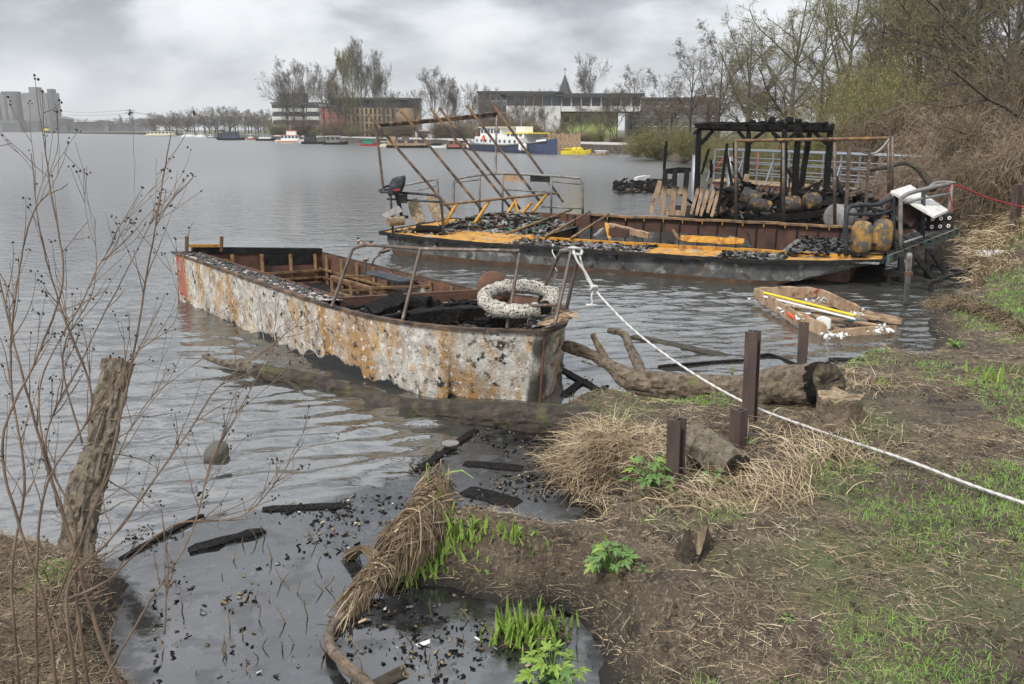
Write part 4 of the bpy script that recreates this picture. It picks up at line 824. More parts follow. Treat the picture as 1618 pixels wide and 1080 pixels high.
    # black crate printed with small labels
    b = Y(1478, 364, 17.9); T = thing('bottle_crate', b, 'black crate printed with red and white round labels under the white lid', 'crate')
    mb = MB(); e1 = np.array((.34, -.06, .03)); e2 = np.array((.08, .3, 0)); e3 = np.array((0, 0, .33)); q = [b - e1, b + e1, b + e1 + e2, b - e1 + e2]; mb.hexa([p for p in q] + [p + e3 for p in q]); mb.build('crate_shell', K['black_steel'], T)
    for r_ in range(2):
        for k in range(4):
            c_ = b - e1 + e1 * 2 * (k + .6) / 4.3 + e3 * (.26 + .5 * r_) - (0, .012, 0) - e2 * .02; mb = MB(); mb.lathe([(.04, 0), (.04, .008)], c_, 14, (.05, -1, 0)); lo = mb.build('round_label', K['white'], T)
            mb = MB(); mb.lathe([(.02, .004), (.02, .012)], c_, 12, (.05, -1, 0)); mb.build('label_centre', K['red'], lo)
    # gangway to the bank
    A = Y(1403, 410, 16.7); Bq = W(1512, 366, .62); side = np.array((.45, 1.6, 0))
    T = thing('gangway', (A + Bq) / 2 * (1, 1, 0), 'teal-flaked steel gangway from the barge to the bank on strut legs', 'gangway')
    mb = MB(); mb.beam(A, Bq, .06, .17); mb.build('side_beam', K['teal'], T); mb = MB(); mb.beam(A + side, Bq + side, .06, .16); mb.build('side_beam', K['teal'], T)
    for i in range(9):
        p = A + (Bq - A) * (i + .5) / 9; mb = MB(); mb.beam(p + (0, 0, .07), p + side + (0, 0, .07), .21, .03); mb.build('tread_plate', K['black_steel'], T)
    mb = MB(); mb.beam(Bq, Bq + side, .06, .16); mb.build('end_beam', K['teal'], T)
    def gtube(P, r, mat, nm, sp=4): mb = MB(); mb.tube(spline(P, sp) if sp > 1 else P, r, 8); mb.build(nm, K[mat], T, smooth_=True)
    gtube([Y(1423, 393, 17.3), Y(1423, 322, 17.3), Y(1426, 312, 17.35), Y(1440, 304, 17.6), Y(1480, 294, 18.0), Y(1500, 291, 18.3)], .045, 'tube_grey', 'handrail')
    gtube([Y(1458, 376, 17.7), Y(1459, 302, 17.7)], .045, 'tube_dark', 'rail_post', 1); gtube([Y(1498, 362, 18.2), Y(1503, 292, 18.3)], .045, 'tube_grey', 'rail_post', 1)
    gtube([Y(1428, 320, 17.4), Y(1458, 313, 17.7), Y(1500, 306, 18.2)], .03, 'tube_grey', 'middle_rail', 1); gtube([Y(1468, 296, 19.3), Y(1478, 289, 19.4), Y(1496, 288, 19.5), Y(1510, 289, 19.5)], .04, 'tube_grey', 'handrail')
    gtube([Y(1428, 383, 17.3), Y(1458, 373, 17.7), Y(1497, 359, 18.2)], .028, 'tube_grey', 'middle_rail', 1)
    for a, b, y in (((1441, 398), (1436, 448), 17.0), ((1467, 392), (1463, 450), 17.4), ((1445, 402), (1478, 443), 17.2), ((1471, 394), (1494, 432), 17.4), ((1424, 405), (1421, 455), 16.9), ((1436, 420), (1462, 448), 17.3)):
        mb = MB(); mb.beam(Y(*a, y), Y(*b, y), .09, .09); mb.build('strut', K['black_steel'], T)
    # loose steel frame standing in the water under the gangway
    b0 = thing('tube_framework', W(1480, 445, .1), 'black square-tube frame in the water under the gangway', 'frame')
    q = [Y(1405, 428, 16.9), Y(1472, 446, 16.0), Y(1522, 430, 17.0), Y(1470, 418, 18.2)]; q2 = [p - (0, 0, .22) for p in q]
    for i in range(4):
        for Q, d in ((q, 0), (q2, .0)):
            mb = MB(); mb.beam(Q[i], Q[(i + 1) % 4], .07, .07); mb.build('frame_bar', K['black_steel'], b0)
        mb = MB(); mb.beam(q[i], q2[i] - (0, 0, .25), .065, .065); mb.build('frame_leg', K['black_steel'], b0)
    mb = MB(); mb.beam(q[2], q[2] + (.45, .5, .06), .06, .06); mb.build('frame_bar', K['black_steel'], b0)
    p = W(1430, 503, -.3); T = thing('mooring_pole', W(1430, 500, 0), 'thin rusty pale pole standing in the water below the gangway', 'pole')
    mb = MB(); mb.tube([W(1430, 500, -.3), Y(1437, 402, W(1430, 500, 0)[1])], .045, 10); mb.build('pole_tube', K['tube_grey'], T, smooth_=True)
    mb = MB(); b = Y(1436, 432, W(1430, 500, 0)[1]); mb.lathe([(.045, -.03), (.065, -.03), (.065, .03), (.045, .03)], b, 12); mb.build('collar', K['rust_brown'], T)
    # red line from the railing to a dark post
    e = Y(1504, 292, 18.3); f = Y(1640, 333, 19.5)
    mb = MB(); mb.tube(spline([Y(1498, 362, 18.1), Y(1504, 330, 18.2), e, Y(1560, 312, 18.9), Y(1605, 324, 19.4), f], 6), .016, 6); mb.build('red_line', K['red'], label='red line tied to the gangway railing and the dark bank post', cat='rope')
def bgd(a): return float(W(*a, DK)[1])
build_barge_load()

def build_raft():
    """second burnt raft behind the barge: float drums, charred shelter, pallets"""
    rng = np.random.default_rng(13); Z0 = .55
    T = thing('raft', (7.2, 25.5, 0), 'burnt raft on rusty drums behind the barge', 'raft')
    a, b = np.array((4.4, 24.6)), np.array((11.0, 23.0)); nrm = np.array((.24, .97)); L = np.linalg.norm(b - a); d = (b - a) / L
    def RF(u, v, z): p = a + d * u + nrm * v; return np.array((p[0], p[1], z))
    for i in range(12):
        mb = MB(); mb.rough(RF(0 + .1 * rng.random(), .15 + i * .33, Z0), RF(L, .15 + i * .33, Z0), .30, .07, 8, .04, rng); mb.build('deck_plank', K['char'], T)
    for u in (1.2, 3.1, 5.0, 6.2):
        mb = MB(); mb.lathe([(.05, 0), (.27, 0), (.29, .02), (.29, .28), (.30, .30), (.29, .32), (.29, .6), (.30, .62), (.29, .64), (.29, .9), (.27, .92), (.05, .92)], RF(u - .4, .3, .24), 20, (*d, 0)); mb.build('float_drum', K['rust_brown'], T, smooth_=True)
    for v in (.1, 3.9): mb = MB(); mb.rough(RF(0, v, Z0 - .14), RF(L, v, Z0 - .14), .12, .16, 8, .05, rng); mb.build('bearer', K['char'], T)
    # charred shelter frame
    S = thing('shelter_frame', (7.9, 25.6, Z0), 'charred black timber shelter frame with flat roof beams on the raft', 'shelter')
    def sh(px, py, y): return Y(px, py, y)
    post = [((1104, 203), (1100, 345), 24.4), ((1183, 207), (1178, 292), 26.6), ((1240, 205), (1236, 352), 23.7), ((1262, 200), (1253, 345), 24.2), ((1280, 203), (1264, 275), 26.8), ((1312, 204), (1303, 340), 24.6)]
    for i, (p, q, y) in enumerate(post):
        mb = MB(); e = sh(*q, y - .1); e[2] = max(e[2], Z0) if i not in (1, 4) else Z0; mb.rough(sh(*p, y), e, .14, .14, 9, .09, rng); mb.build('post', K['char'], S)
    mb = MB(); mb.rough(sh(1180, 275, 26.4), sh(1178, 292, 26.35), .15, .15, 3, .05, rng); mb.build('unburnt_post_foot', K['wood_raw'], S, label='pale unburnt lower end of a post')
    for p, q, y0, y1, w in (((1100, 198), (1316, 203), 24.3, 24.5, .16), ((1106, 196), (1310, 198), 26.6, 26.8, .16), ((1100, 198), (1112, 196), 24.3, 26.7, .13), ((1306, 203), (1316, 198), 24.5, 26.9, .13), ((1104, 202), (1310, 206), 24.35, 24.55, .12)):
        mb = MB(); mb.rough(sh(*p, y0), sh(*q, y1), w * .8, w, 12, .1, rng); mb.build('roof_beam', K['char'], S)
    for i in range(7):
        x = 1120 + i * 30; mb = MB(); mb.rough(sh(x, 195, 24.2), sh(x + 6, 194, 27), .1, .09, 6, .1, rng); mb.build('rafter', K['char'], S)
    for p, q, y in (((1127, 206), (1106, 228), 24.4), ((1166, 206), (1180, 224), 26.5), ((1208, 206), (1184, 226), 26.4), ((1220, 208), (1240, 228), 24), ((1262, 205), (1240, 226), 24), ((1285, 207), (1310, 230), 24.5), ((1256, 205), (1278, 226), 26.5)):
        mb = MB(); mb.rough(sh(*p, y), sh(*q, y), .09, .1, 5, .1, rng); mb.build('brace', K['char'], S)
    mb = MB(); mb.rough(sh(1096, 212, 24.3), sh(1106, 201, 24.3), .05, .08, 3, .1, rng); mb.build('brace', K['char'], S)
    for i, x in enumerate((1189, 1205, 1219, 1233, 1247, 1261)):
        b = sh(x, 196, 25.0); mb = MB(); h = (.12, .08, .2, .1, .2, .15)[i]; mb.rough(b - (0, 0, .02), b + (0, 0, h), .19, .17, 3, .1, rng); mb.build('charred_block', K['char'], label='charred block sitting on the shelter roof', cat='burnt wood', group='blocks on the shelter roof')
    # pallet
    def PL(px, py): return Y(px, py, 23.45)
    T = thing('pallet', PL(1060, 340), 'upright pallet burnt black at the top and pale at the foot', 'pallet')
    pm = M('pallet_wood', (.33, .23, .15), [((.20, .13, .08), 8, .55, .1, 5, (1, 1, .25))], .85, bump=(30, .4, None, .006), rand=True)
    nt = pm.node_tree; NN = nt.nodes; tc = NN.new('ShaderNodeTexCoord'); sp = NN.new('ShaderNodeSeparateXYZ'); nt.links.new(tc.outputs['Object'], sp.inputs[0]); bs = NN['Principled BSDF']; src = bs.inputs['Base Color'].links[0].from_socket
    nz = NN.new('ShaderNodeTexNoise'); nz.inputs['Scale'].default_value = 6; ma = NN.new('ShaderNodeMath'); ma.operation = 'MULTIPLY_ADD'; ma.inputs[1].default_value = .35; nt.links.new(nz.outputs['Fac'], ma.inputs[0]); nt.links.new(sp.outputs['Z'], ma.inputs[2])
    mr = NN.new('ShaderNodeMapRange'); mr.inputs['From Min'].default_value = .78; mr.inputs['From Max'].default_value = .98; nt.links.new(ma.outputs[0], mr.inputs['Value']); mx = NN.new('ShaderNodeMixRGB'); mx.inputs[2].default_value = (.011, .010, .0095, 1); nt.links.new(mr.outputs[0], mx.inputs[0]); nt.links.new(src, mx.inputs[1]); nt.links.new(mx.outputs[0], bs.inputs['Base Color'])
    for p, q in (((1052, 266), (1046, 339)), ((1067, 266), (1062, 340)), ((1086, 267), (1079, 341))):
        mb = MB(); mb.rough(PL(*q), PL(*p), .14, .04, 6, .05, rng, (0, 1, 0)); mb.build('board', pm, T)
    for p, q in (((1051, 270), (1092, 268)), ((1045, 303), (1082, 303)), ((1043, 335), (1082, 337))):
        mb = MB(); mb.rough(PL(*p) + (0, .07, 0), PL(*q) + (0, .07, 0), .09, .15, 4, .05, rng); mb.build('crosspiece', K['char'] if p[1] < 290 else K['wood_raw'], T)
    mb = MB(); mb.rough(Y(1028, 338, 23.7), Y(1043, 285, 23.9), .14, .03, 5, .06, rng, (0, 1, 0)); mb.build('loose_board', K['wood_raw'], label='weathered board leaning on the pallet', cat='board')
    for i, (p, q) in enumerate((((1092, 338), (1103, 297)), ((1100, 340), (1110, 295)), ((1107, 341), (1121, 290)), ((1124, 342), (1136, 300)), ((1118, 336), (1128, 300)))):
        mb = MB(); mb.rough(Y(*p, 23.5), Y(*q, 23.9), .085, .035, 6, .08, rng, (0, 1, 0)); mb.build('charred_lath', pm, label='half-burnt slat leaning beside the pallet', cat='board', group='slats beside the pallet')
    for i, (p, q, y) in enumerate((((1053, 222), (1049, 270), 24.6), ((1149, 226), (1134, 340), 23.6), ((1160, 225), (1166, 345), 22.9), ((1120, 235), (1108, 275), 27), ((1124, 252), (1123, 280), 26))):
        charred('charred_pole', Y(*p, y), Y(*q, y), .08, .07, ['charred pole standing above the pallet', 'leaning charred pole beside the slats', 'slim charred pole by the pipe frame', 'slanting scorched pole behind the shelter', 'thin charred stub behind the slats'][i], 'burnt pole', seed=70 + i)
    # heap of charred timber
    pts = []
    na, nn = 60, 30; V = []
    for u in np.linspace(1.0, 6.4, na):
        for v in np.linspace(-.1, 3.8, nn):
            e = (math.sin(math.pi * (u - 1.0) / 5.4) * math.sin(math.pi * (v + .1) / 3.9)) ** .5
            z = Z0 + .02 + .72 * e * (.55 + .75 * fbm(np.array([[u * 1.1, v * 1.1, 2]]), 4, 4)[0]) ; V.append(RF(u, v, z)); pts.append(V[-1])
    put('charred_heap', np.array(V), grid_faces(na, nn), K['char'], label='black heap of burnt remains on the raft under the shelter', cat='ash heap', kind='stuff')
    P = np.array(pts)[rng.integers(0, len(pts), 900)] + rng.normal(0, .05, (900, 3)) + (0, 0, .05)
    crumbs('raft_shards', P, .03, .16, None, 'charcoal lumps and splinters over the raft heap', seed=8, mats=[K['char'], K['char'], K['char_brown'], K['ash_mid'], K['black_steel']])
    for i in range(54):
        c = np.array(pts)[rng.integers(0, len(pts))] + (0, 0, .12); th = rng.uniform(0, 3.14); L2 = rng.uniform(.25, .95); v = np.array((math.cos(th), math.sin(th), rng.normal(.25, .55))) * L2
        charred('charred_timber', c - v * .7, c + v, rng.uniform(.04, .11), rng.uniform(.035, .08), 'charred timber thrown in the raft heap', 'burnt wood', 'charred timbers in the raft heap', seed=200 + i, mat='char' if i % 5 else 'char_brown')
    charred('charred_joist', Y(1185, 350, 23.2), Y(1310, 335, 23.6), .1, .18, 'long charred joist across the front of the raft heap', seed=99)
    TANK = M('scorched_tank_steel', (.05, .047, .042), [((.26, .15, .04), 4, .56, .07, 6), ((.02, .02, .02), 6, .55, .07), ((.16, .15, .14), 9, .64, .05)], .75, bump=(30, .4, None, .006), rand=True)
    for i, (px, py, y, w, h, ax) in enumerate(((1185, 310, 23.7, .20, .55, (.8, -.2, -.3)), (1200, 322, 23.5, .16, .6, (.9, -.1, -.25)), (1250, 322, 23.6, .22, .45, (1, 0, .05)), (1283, 318, 23.7, .24, .40, (1, .2, .05)))):
        b = Y(px, py, y); mb = MB(); mb.lathe([(.03, 0), (w * .9, .01), (w, .05), (w, h - .05), (w * .9, h - .01), (.03, h)], b - np.array(ax) * h * .5, 16, ax); mb.build('scorched_tank', TANK, label=['dented rust-yellow tank at the left of the raft heap', 'narrow rust-yellow tank lying on the raft heap', 'short scorched tank under the shelter', 'fat grey scorched tank by the right shelter post'][i], cat='tank', smooth_=True)
    b = Y(1331, 350, 22.8); mb = MB(); mb.lathe([(.03, 0), (.31, 0), (.345, .03), (.33, .06), (.34, .3), (.345, .33), (.34, .36), (.33, .6), (.03, .6)], Y(1318, 342, 22.6), 26, (.75, .55, -.1)); mb.build('pale_drum', K['tube_grey'], label='pale drum lying at the right end of the raft', cat='drum', smooth_=True)
    # pipe frame standing on the barge rim
    T = thing('pipe_frame', BG(5, 4.5, .8), 'rusted pipe frame with long top rail above the barge bulwark', 'frame')
    def fy(px): return 21.9 - (px - 1161) / 244 * 2.0
    def pf(px, py): return Y(px, py, fy(px))
    def bar(p, q, r, mat, nm): mb = MB(); mb.tube([p, q], r, 7); mb.build(nm, K[mat], T, smooth_=True)
    bar(pf(1160, 222), pf(1406, 218), .04, 'rust_pole', 'top_rail')
    for px, b in ((1163, 348), (1238, 352), (1319, 356)): bar(pf(px, 221), pf(px, b), .042, 'tube_steel', 'upright')
    for px in (1404, 1410): bar(pf(px, 215), pf(px, 320), .035, 'tube_steel', 'upright')
    def df(px, py): return Y(px, py, 18.9)
    T = thing('door_frame', df(1345, 385), 'narrow burnt metal door frame standing at the hold corner', 'frame')
    for p, q, w in (((1342, 232), (1334, 382), .07), ((1374, 237), (1367, 336), .06), ((1342, 232), (1374, 237), .06), ((1344, 268), (1372, 274), .05), ((1344, 234), (1370, 242), .05), ((1342, 306), (1406, 286), .05)):
        mb = MB(); mb.beam(df(*p), df(*q), w, w * .8); mb.build('frame_bar', K['tube_steel'], T)
    mb = MB(); mb.tube(spline([df(1376, 243), df(1384, 241), df(1395, 232), df(1405, 219)], 6), .028, 6); mb.build('bent_strip', K['tube_grey'], T)
build_raft()
# ------------------------------------------------------------------ things at the near bank
def tubes(polys, radii, n):
    """polys (N,K,3), radii (N,K): many open tubes at once"""
    N_, Kk, _ = polys.shape; T = np.gradient(polys, axis=1); T /= np.linalg.norm(T, axis=2, keepdims=True) + 1e-9
    ref = np.where(np.abs(T[..., 2:3]) > .9, np.array((1., 0, 0)), np.array((0, 0, 1.)))
    A = np.cross(T, ref); A /= np.linalg.norm(A, axis=2, keepdims=True) + 1e-9; U = np.cross(A, T)
    ang = np.linspace(0, 2 * math.pi, n, endpoint=False)
    V = polys[:, :, None] + radii[:, :, None, None] * (np.cos(ang)[None, None, :, None] * A[:, :, None] + np.sin(ang)[None, None, :, None] * U[:, :, None])
    i = np.arange(N_)[:, None, None] * Kk * n; k = np.arange(Kk - 1)[None, :, None] * n; j = np.arange(n)[None, None, :]; j2 = (j + 1) % n
    f = np.stack((i + k + j, i + k + j2, i + k + n + j2, i + k + n + j), -1).reshape(-1, 4)
    return V.reshape(-1, 3), f
def ribbons(polys, widths, rng):
    N_, Kk, _ = polys.shape; T = np.gradient(polys, axis=1); T /= np.linalg.norm(T, axis=2, keepdims=True) + 1e-9
    r = rng.normal(size=(N_, 1, 3)); A = np.cross(T, r); A /= np.linalg.norm(A, axis=2, keepdims=True) + 1e-9
    V = np.stack((polys - A * widths[..., None], polys + A * widths[..., None]), 2)
    i = np.arange(N_)[:, None] * Kk * 2; k = np.arange(Kk - 1)[None, :] * 2
    b = (i + k).ravel(); f = np.stack((b, b + 1, b + 3, b + 2), 1); return V.reshape(-1, 3), f
def join(parts):
    vs, fs, n = [], [], 0
    for v, f in parts: vs.append(v); fs.append(f + n); n += len(v)
    return np.vstack(vs), np.vstack(fs)

def build_logs():
    # wet driftwood trunk lying along the workboat
    T = thing('driftwood_log', W(600, 630, 0), 'long wet mossy driftwood trunk half sunk along the workboat hull', 'log')
    P = spline([W(392, 580, .03), W(425, 590, .06), W(470, 600, .03), W(530, 616, -.02), W(620, 640, -.03), W(720, 656, .03), W(820, 662, .08), W(900, 668, .12), W(985, 680, .16)], 5)
    r = np.interp(np.linspace(0, 1, len(P)), [0, .1, .3, .6, 1], [.07, .10, .11, .15, .20]); bark_log(P, r, 130, 30, .028, 3).build('trunk', [K['bark_moss'], K['cut_dark']], T)
    P = spline([W(404, 586, .04), W(385, 577, .08), W(352, 573, .09), W(322, 562, .12)], 5); bark_log(P, np.interp(np.linspace(0, 1, len(P)), [0, 1], [.085, .04]), 40, 18, .012, 5).build('branch_stub', [K['bark_grey'], K['cut_pale']], T)
    P = [W(440, 592, .05), W(470, 614, .0), W(482, 622, .0)]; bark_log(P, [.05, .04, .02], 14, 10, .01, 6).build('branch_stub', [K['bark_moss'], K['cut_dark']], T)
    # fallen trunk with stubs and blackened sawn end
    T = thing('fallen_trunk', W(1150, 640, 0), 'fallen trunk with branch stubs and blackened sawn end leaning on a stump', 'log')
    P = spline([Y(893, 546, 9.75), Y(935, 562, 9.5), Y(975, 585, 9.25), Y(1010, 604, 9.0), Y(1080, 612, 8.8), Y(1160, 622, 8.45), Y(1230, 616, 8.1), Y(1308, 606, 7.6)], 6)
    r = np.interp(np.linspace(0, 1, len(P)), [0, .25, .38, .6, .8, 1], [.06, .09, .15, .17, .20, .225]); bark_log(P, r, 150, 34, .03, 9, cap_in=.05).build('trunk', [K['bark'], K['cut_dark']], T)
    def limb(pts, r0, r1, sd, mat='bark'): Q = spline(pts, 5); bark_log(Q, np.linspace(r0, r1, len(Q)), 40, 16, .012, sd).build('branch_stub', [K[mat], K['cut_pale']], T)
    limb([Y(978, 592, 9.25), Y(960, 572, 9.4), Y(945, 545, 9.5), Y(936, 527, 9.55)], .06, .025, 11); limb([Y(1012, 598, 9.05), Y(1008, 575, 9.2), Y(995, 548, 9.5), Y(985, 527, 9.7), Y(962, 522, 9.9)], .07, .045, 12, 'bark_grey')
    limb([Y(1005, 612, 9.0), Y(990, 628, 8.9), Y(975, 640, 8.8)], .05, .03, 13); limb([Y(920, 570, 9.4), Y(950, 580, 9.2), Y(985, 585, 9.0)], .03, .015, 14, 'bark_grey')
    e = P[-1]; dd = (P[-1] - P[-4]) / np.linalg.norm(P[-1] - P[-4]); bark_log([e - dd * .10, e, e + dd * .02], [.228, .232, .215], 10, 34, .03, 19, cap_in=.06).build('burnt_end', [K['char'], K['cut_dark']], T, label='charred hollow butt of the trunk')
    # stumps
    def stump(px, py, r, h, label, seed, lean=(0, 0), mats=('bark', 'cut_pale'), flare=1.25, split=.06):
        b = G(px, py); b[2] -= .08; n = 32; rng = np.random.default_rng(seed); rings = []; ang = np.linspace(0, 2 * math.pi, n, endpoint=False); ns = 16
        for i in range(ns):
            t = i / (ns - 1); rr = r * (1 + (flare - 1) * (1 - t) ** 2.5); k = rr * (1 + .10 * fbm(np.stack((np.cos(ang) * 1.6, np.sin(ang) * 1.6, np.full(n, t * .5)), 1), seed, 2)) - .02 * np.abs(fbm(np.stack((np.cos(ang) * 9, np.sin(ang) * 9, np.full(n, t * 3)), 1), seed + 4, 2))
            top = split * fbm(np.stack((np.cos(ang) * 2, np.sin(ang) * 2, np.zeros(n)), 1), seed + 9, 2) * (t ** 4)
            rings.append(np.stack((b[0] + k * np.cos(ang) + lean[0] * t, b[1] + k * np.sin(ang) + lean[1] * t, b[2] + (h + .08) * t + top), 1))
        mb = MB(); mb.ring_sweep(rings, cap=False); c = rings[-1].mean(0); mb.cm = 1; mid = c + (rings[-1] - c) * .6 + rng.normal(0, .012, (n, 3)); c2 = c - (0, 0, .03)
        mb.add(np.vstack((rings[-1], mid, c2)), [q for j in range(n) for q in ((j, (j + 1) % n, n + (j + 1) % n, n + j), (n + j, n + (j + 1) % n, 2 * n))])
        return mb.build('stump', [K[mats[0]], K[mats[1]]], label=label, cat='stump')
    stump(1324, 668, .19, .24, 'rotten splintered stump under the sawn trunk end', 31, split=.05)
    stump(1086, 882, .10, .12, 'small mossy split stump in the trodden soil', 33, (.06, .02), ('bark_moss', 'cut_pale'), 1.1, .12)
    # short log end sunk in straw
    p = G(1165, 757); p[2] += .08; d = np.array((-.9, 2.2, .12)); d /= np.linalg.norm(d)
    bark_log([p, p + d * .25, p + d * .6], [.15, .165, .15], 30, 30, .03, 23, cap_in=.06).build('sunken_log', [K['bark_grey'], K['cut_dark']], label='short bark-covered log end half buried in straw', cat='log')
    # leaning trunk stub at the left
    base = W(112, 905, -.1); top = Y(188, 572, base[1] + 1.0)
    T = thing('tree_trunk_stub', base * (1, 1, 0), 'leaning cut-off trunk with furrowed grey bark standing in the water', 'trunk')
    P = spline([base, base * .68 + top * .32 + (-.02, 0, 0), base * .3 + top * .7 + (.01, 0, 0), top], 6); bark_log(P, np.interp(np.linspace(0, 1, len(P)), [0, .3, 1], [.155, .125, .112]), 170, 52, .045, 41, fl=6, fa=2.4, cap_in=.01).build('bole', [K['bark_grey'], K['cut_pale']], T)
    rng = np.random.default_rng(2); pol = []
    for i in range(26):
        t = rng.uniform(.1, .75); p0 = base + (top - base) * t + rng.normal(0, .05, 3); d = np.array((rng.choice((-1, 1)) * rng.uniform(.3, 1), rng.normal(0, .4), rng.normal(.1, .5))); L = rng.uniform(.15, .5)
        s = np.linspace(0, 1, 6)[:, None]; pol.append(p0 + d * L * s + np.array((0, 0, -.25 * L)) * s ** 2 + np.cumsum(rng.normal(0, .012, (6, 3)), 0))
    v, f = tubes(np.array(pol), np.tile(np.linspace(.006, .002, 6), (26, 1)), 4); put('epicormic_twig', v, f, K['twig'], T)
    # stone awash
    c = W(343, 722, 0); n = 20; rings = []
    for t in np.linspace(-.6, 1, 10):
        a = np.linspace(0, 2 * math.pi, n, endpoint=False); rr = .115 * math.sqrt(max(0.02, 1 - (t * .98) ** 2 * .9)); k = rr * (1 + .18 * fbm(np.stack((np.cos(a), np.sin(a), np.full(n, t)), 1), 3, 2)); rings.append(np.stack((c[0] + k * np.cos(a) + .02 * t, c[1] + k * np.sin(a), np.full(n, c[2] + .12 * t + .03)), 1))
    mb = MB(); mb.ring_sweep(rings); mb.build('stone', K['stone'], label='round wet stone just breaking the calm water', cat='stone', smooth_=True)
build_logs()

def hbeam(px, top, base, w, label, y=None, ground=True, rot=.2, flat=False):
    b = G(px, base) if ground else W(px, base, 0); yy = b[1]; h = Zat(top, yy) - b[2]; x = (np.array((px - 809)) / FPX)
    mb = MB(); c, s = math.cos(rot), math.sin(rot); e1 = np.array((c, s, 0)); e2 = np.array((-s, c, 0)); t = .014
    x_top = Y(px, top, yy)[0]; lean = np.array(((x_top - b[0]) * .5, 0, 0))
    def slab(u0, u1, v0, v1):
        q = [b + e1 * u + e2 * v for u, v in ((u0, v0), (u1, v0), (u1, v1), (u0, v1))]
        mb.hexa([p - (0, 0, .3) for p in q] + [p + lean + (0, 0, h) for p in q])
    slab(-w / 2, -w / 2 + t, -w / 2, w / 2); slab(w / 2 - t, w / 2, -w / 2, w / 2); slab(-w / 2 + t, w / 2 - t, -t / 2, t / 2)
    if flat: slab(-w / 2 + t, w / 2 - t, -w / 2, -w / 2 + t)
    return mb.build('steel_post', K['steel_post'], label=label, cat='post')
hbeam(1185, 523, 668, .11, 'tallest rusty steel beam post in front of the fallen trunk', rot=1.0)
hbeam(1266, 510, 614, .11, 'rusty steel beam post behind the fallen trunk', rot=1.2, ground=False)
hbeam(1067, 661, 772, .105, 'blackish steel beam post beside the leafy plant', rot=.9)
hbeam(1166, 646, 708, .105, 'short orange-topped steel post below the mooring rope', rot=.7, flat=True)
hbeam(1603, 292, 372, .16, 'dark steel bollard post holding the red line', rot=.3)

def build_skiff():
    T = thing('sunken_skiff', W(1300, 505, 0), 'half-sunken broken wooden skiff with yellow pole and white foam shreds', 'boat')
    q = {'bow': W(1192, 462, .20), 'sl': W(1262, 505, .12), 'sr': W(1305, 522, .10), 'fr': W(1415, 520, .06), 'fl': W(1290, 462, .20), 'fm': W(1360, 494, .14), 'fe': W(1425, 508, .05)}
    rng = np.random.default_rng(4)
    def bd(p, r, w, h, name='plank', mat='wood_raw', up=(0, 0, 1)): mb = MB(); mb.rough(p, r, w, h, 7, .05, rng, up); mb.build(name, K[mat], T)
    bd(q['bow'], q['sl'], .03, .22, 'side_plank'); bd(q['sl'], q['sr'], .03, .2, 'side_plank'); bd(q['bow'], q['fl'], .03, .2, 'side_plank'); bd(q['fl'], q['fm'], .03, .2, 'side_plank')
    bd(q['fm'], q['fe'], .03, .12, 'side_plank'); bd(W(1312, 528, .05), q['fr'], .03, .14, 'transom_board')
    sh = q['bow'] * .5 + q['sl'] * .5
    bd(W(1192, 464, .05), W(1310, 530, .0), .02, .16, 'lower_strake', 'white_paint')
    bd(W(1240, 480, .08), W(1385, 505, .05), .16, .02, 'bottom_board'); bd(W(1225, 472, .06), W(1340, 485, .04), .3, .02, 'bottom_board'); bd(W(1250, 492, .1), W(1395, 515, .06), .1, .03, 'bottom_board'); bd(W(1275, 505, .02), W(1370, 524, .0), .35, .02, 'bottom_board', 'char_brown')
    bd(W(1300, 490, .14), W(1422, 507, .1), .05, .04, 'seat_rail'); bd(W(1232, 480, .14), W(1242, 468, .16), .04, .03, 'rib'); bd(W(1285, 478, .14), W(1300, 468, .18), .03, .03, 'rib')
    p, r = W(1207, 462, .30), W(1350, 498, .20); mb = MB(); mb.tube([p, r], .02, 8); mb.build('yellow_pole', K['yellow'], label='yellow pole lying across the sunken skiff', cat='pole'); 
    mb = MB(); mb.tube([p + (0, -.03, -.06), r + (0, -.05, -.05)], .018, 8); mb.build('white_batten', K['white'], label='white batten lying under the yellow pole', cat='batten')
    mb = MB(); mb.rough(W(1291, 508, .10), W(1312, 512, .10), .05, .20, 3, .03, rng); mb.build('white_block', K['white'], label='white foam block standing in the skiff', cat='block')
    mb = MB(); mb.tube(spline([W(1245, 494, .14), W(1258, 502, .12), W(1268, 505, .1), W(1276, 500, .12)], 5), [.03] + [.045] * 14 + [.03], 8); mb.build('orange_float', K['orange'], label='soft orange float tangled in the skiff', cat='float', smooth_=True)
    mb = MB(); mb.box(W(1335, 508, .06), W(1372, 506, .10)); mb.build('teal_strip', K['teal'], label='teal painted strip of wood in the skiff', cat='strip')
    mb = MB(); mb.rough(W(1362, 497, .05), W(1395, 503, .02), .2, .04, 4, .05, rng); mb.build('blue_tarp', K['tube_dark'], label='dark blue scrap of tarp behind the skiff', cat='tarp')
    P = []
    for (x0, y0, k, s) in ((1300, 472, 30, 9), (1205, 468, 20, 6), (1320, 530, 30, 10), (1355, 494, 30, 10), (1395, 520, 25, 9), (1240, 488, 20, 7), (1262, 500, 16, 6)):
        for i in range(k): P.append(W(x0 + rng.normal(0, s), y0 + rng.normal(0, 2.5), .10 + rng.random() * .07))
    crumbs('white_shreds', P, .006, .026, K['white'], 'white shreds of foam and cord caught on the skiff', seed=2, flat=1)
    mb = MB(); mb.tube(spline([W(1285, 462, .2), W(1292, 458, .26), W(1300, 458, .27), W(1308, 464, .2), W(1298, 467, .18)], 5), .012, 5); mb.build('signal_line', K['red'], label='coil of dull red cord at the far side of the skiff', cat='cord')
build_skiff()

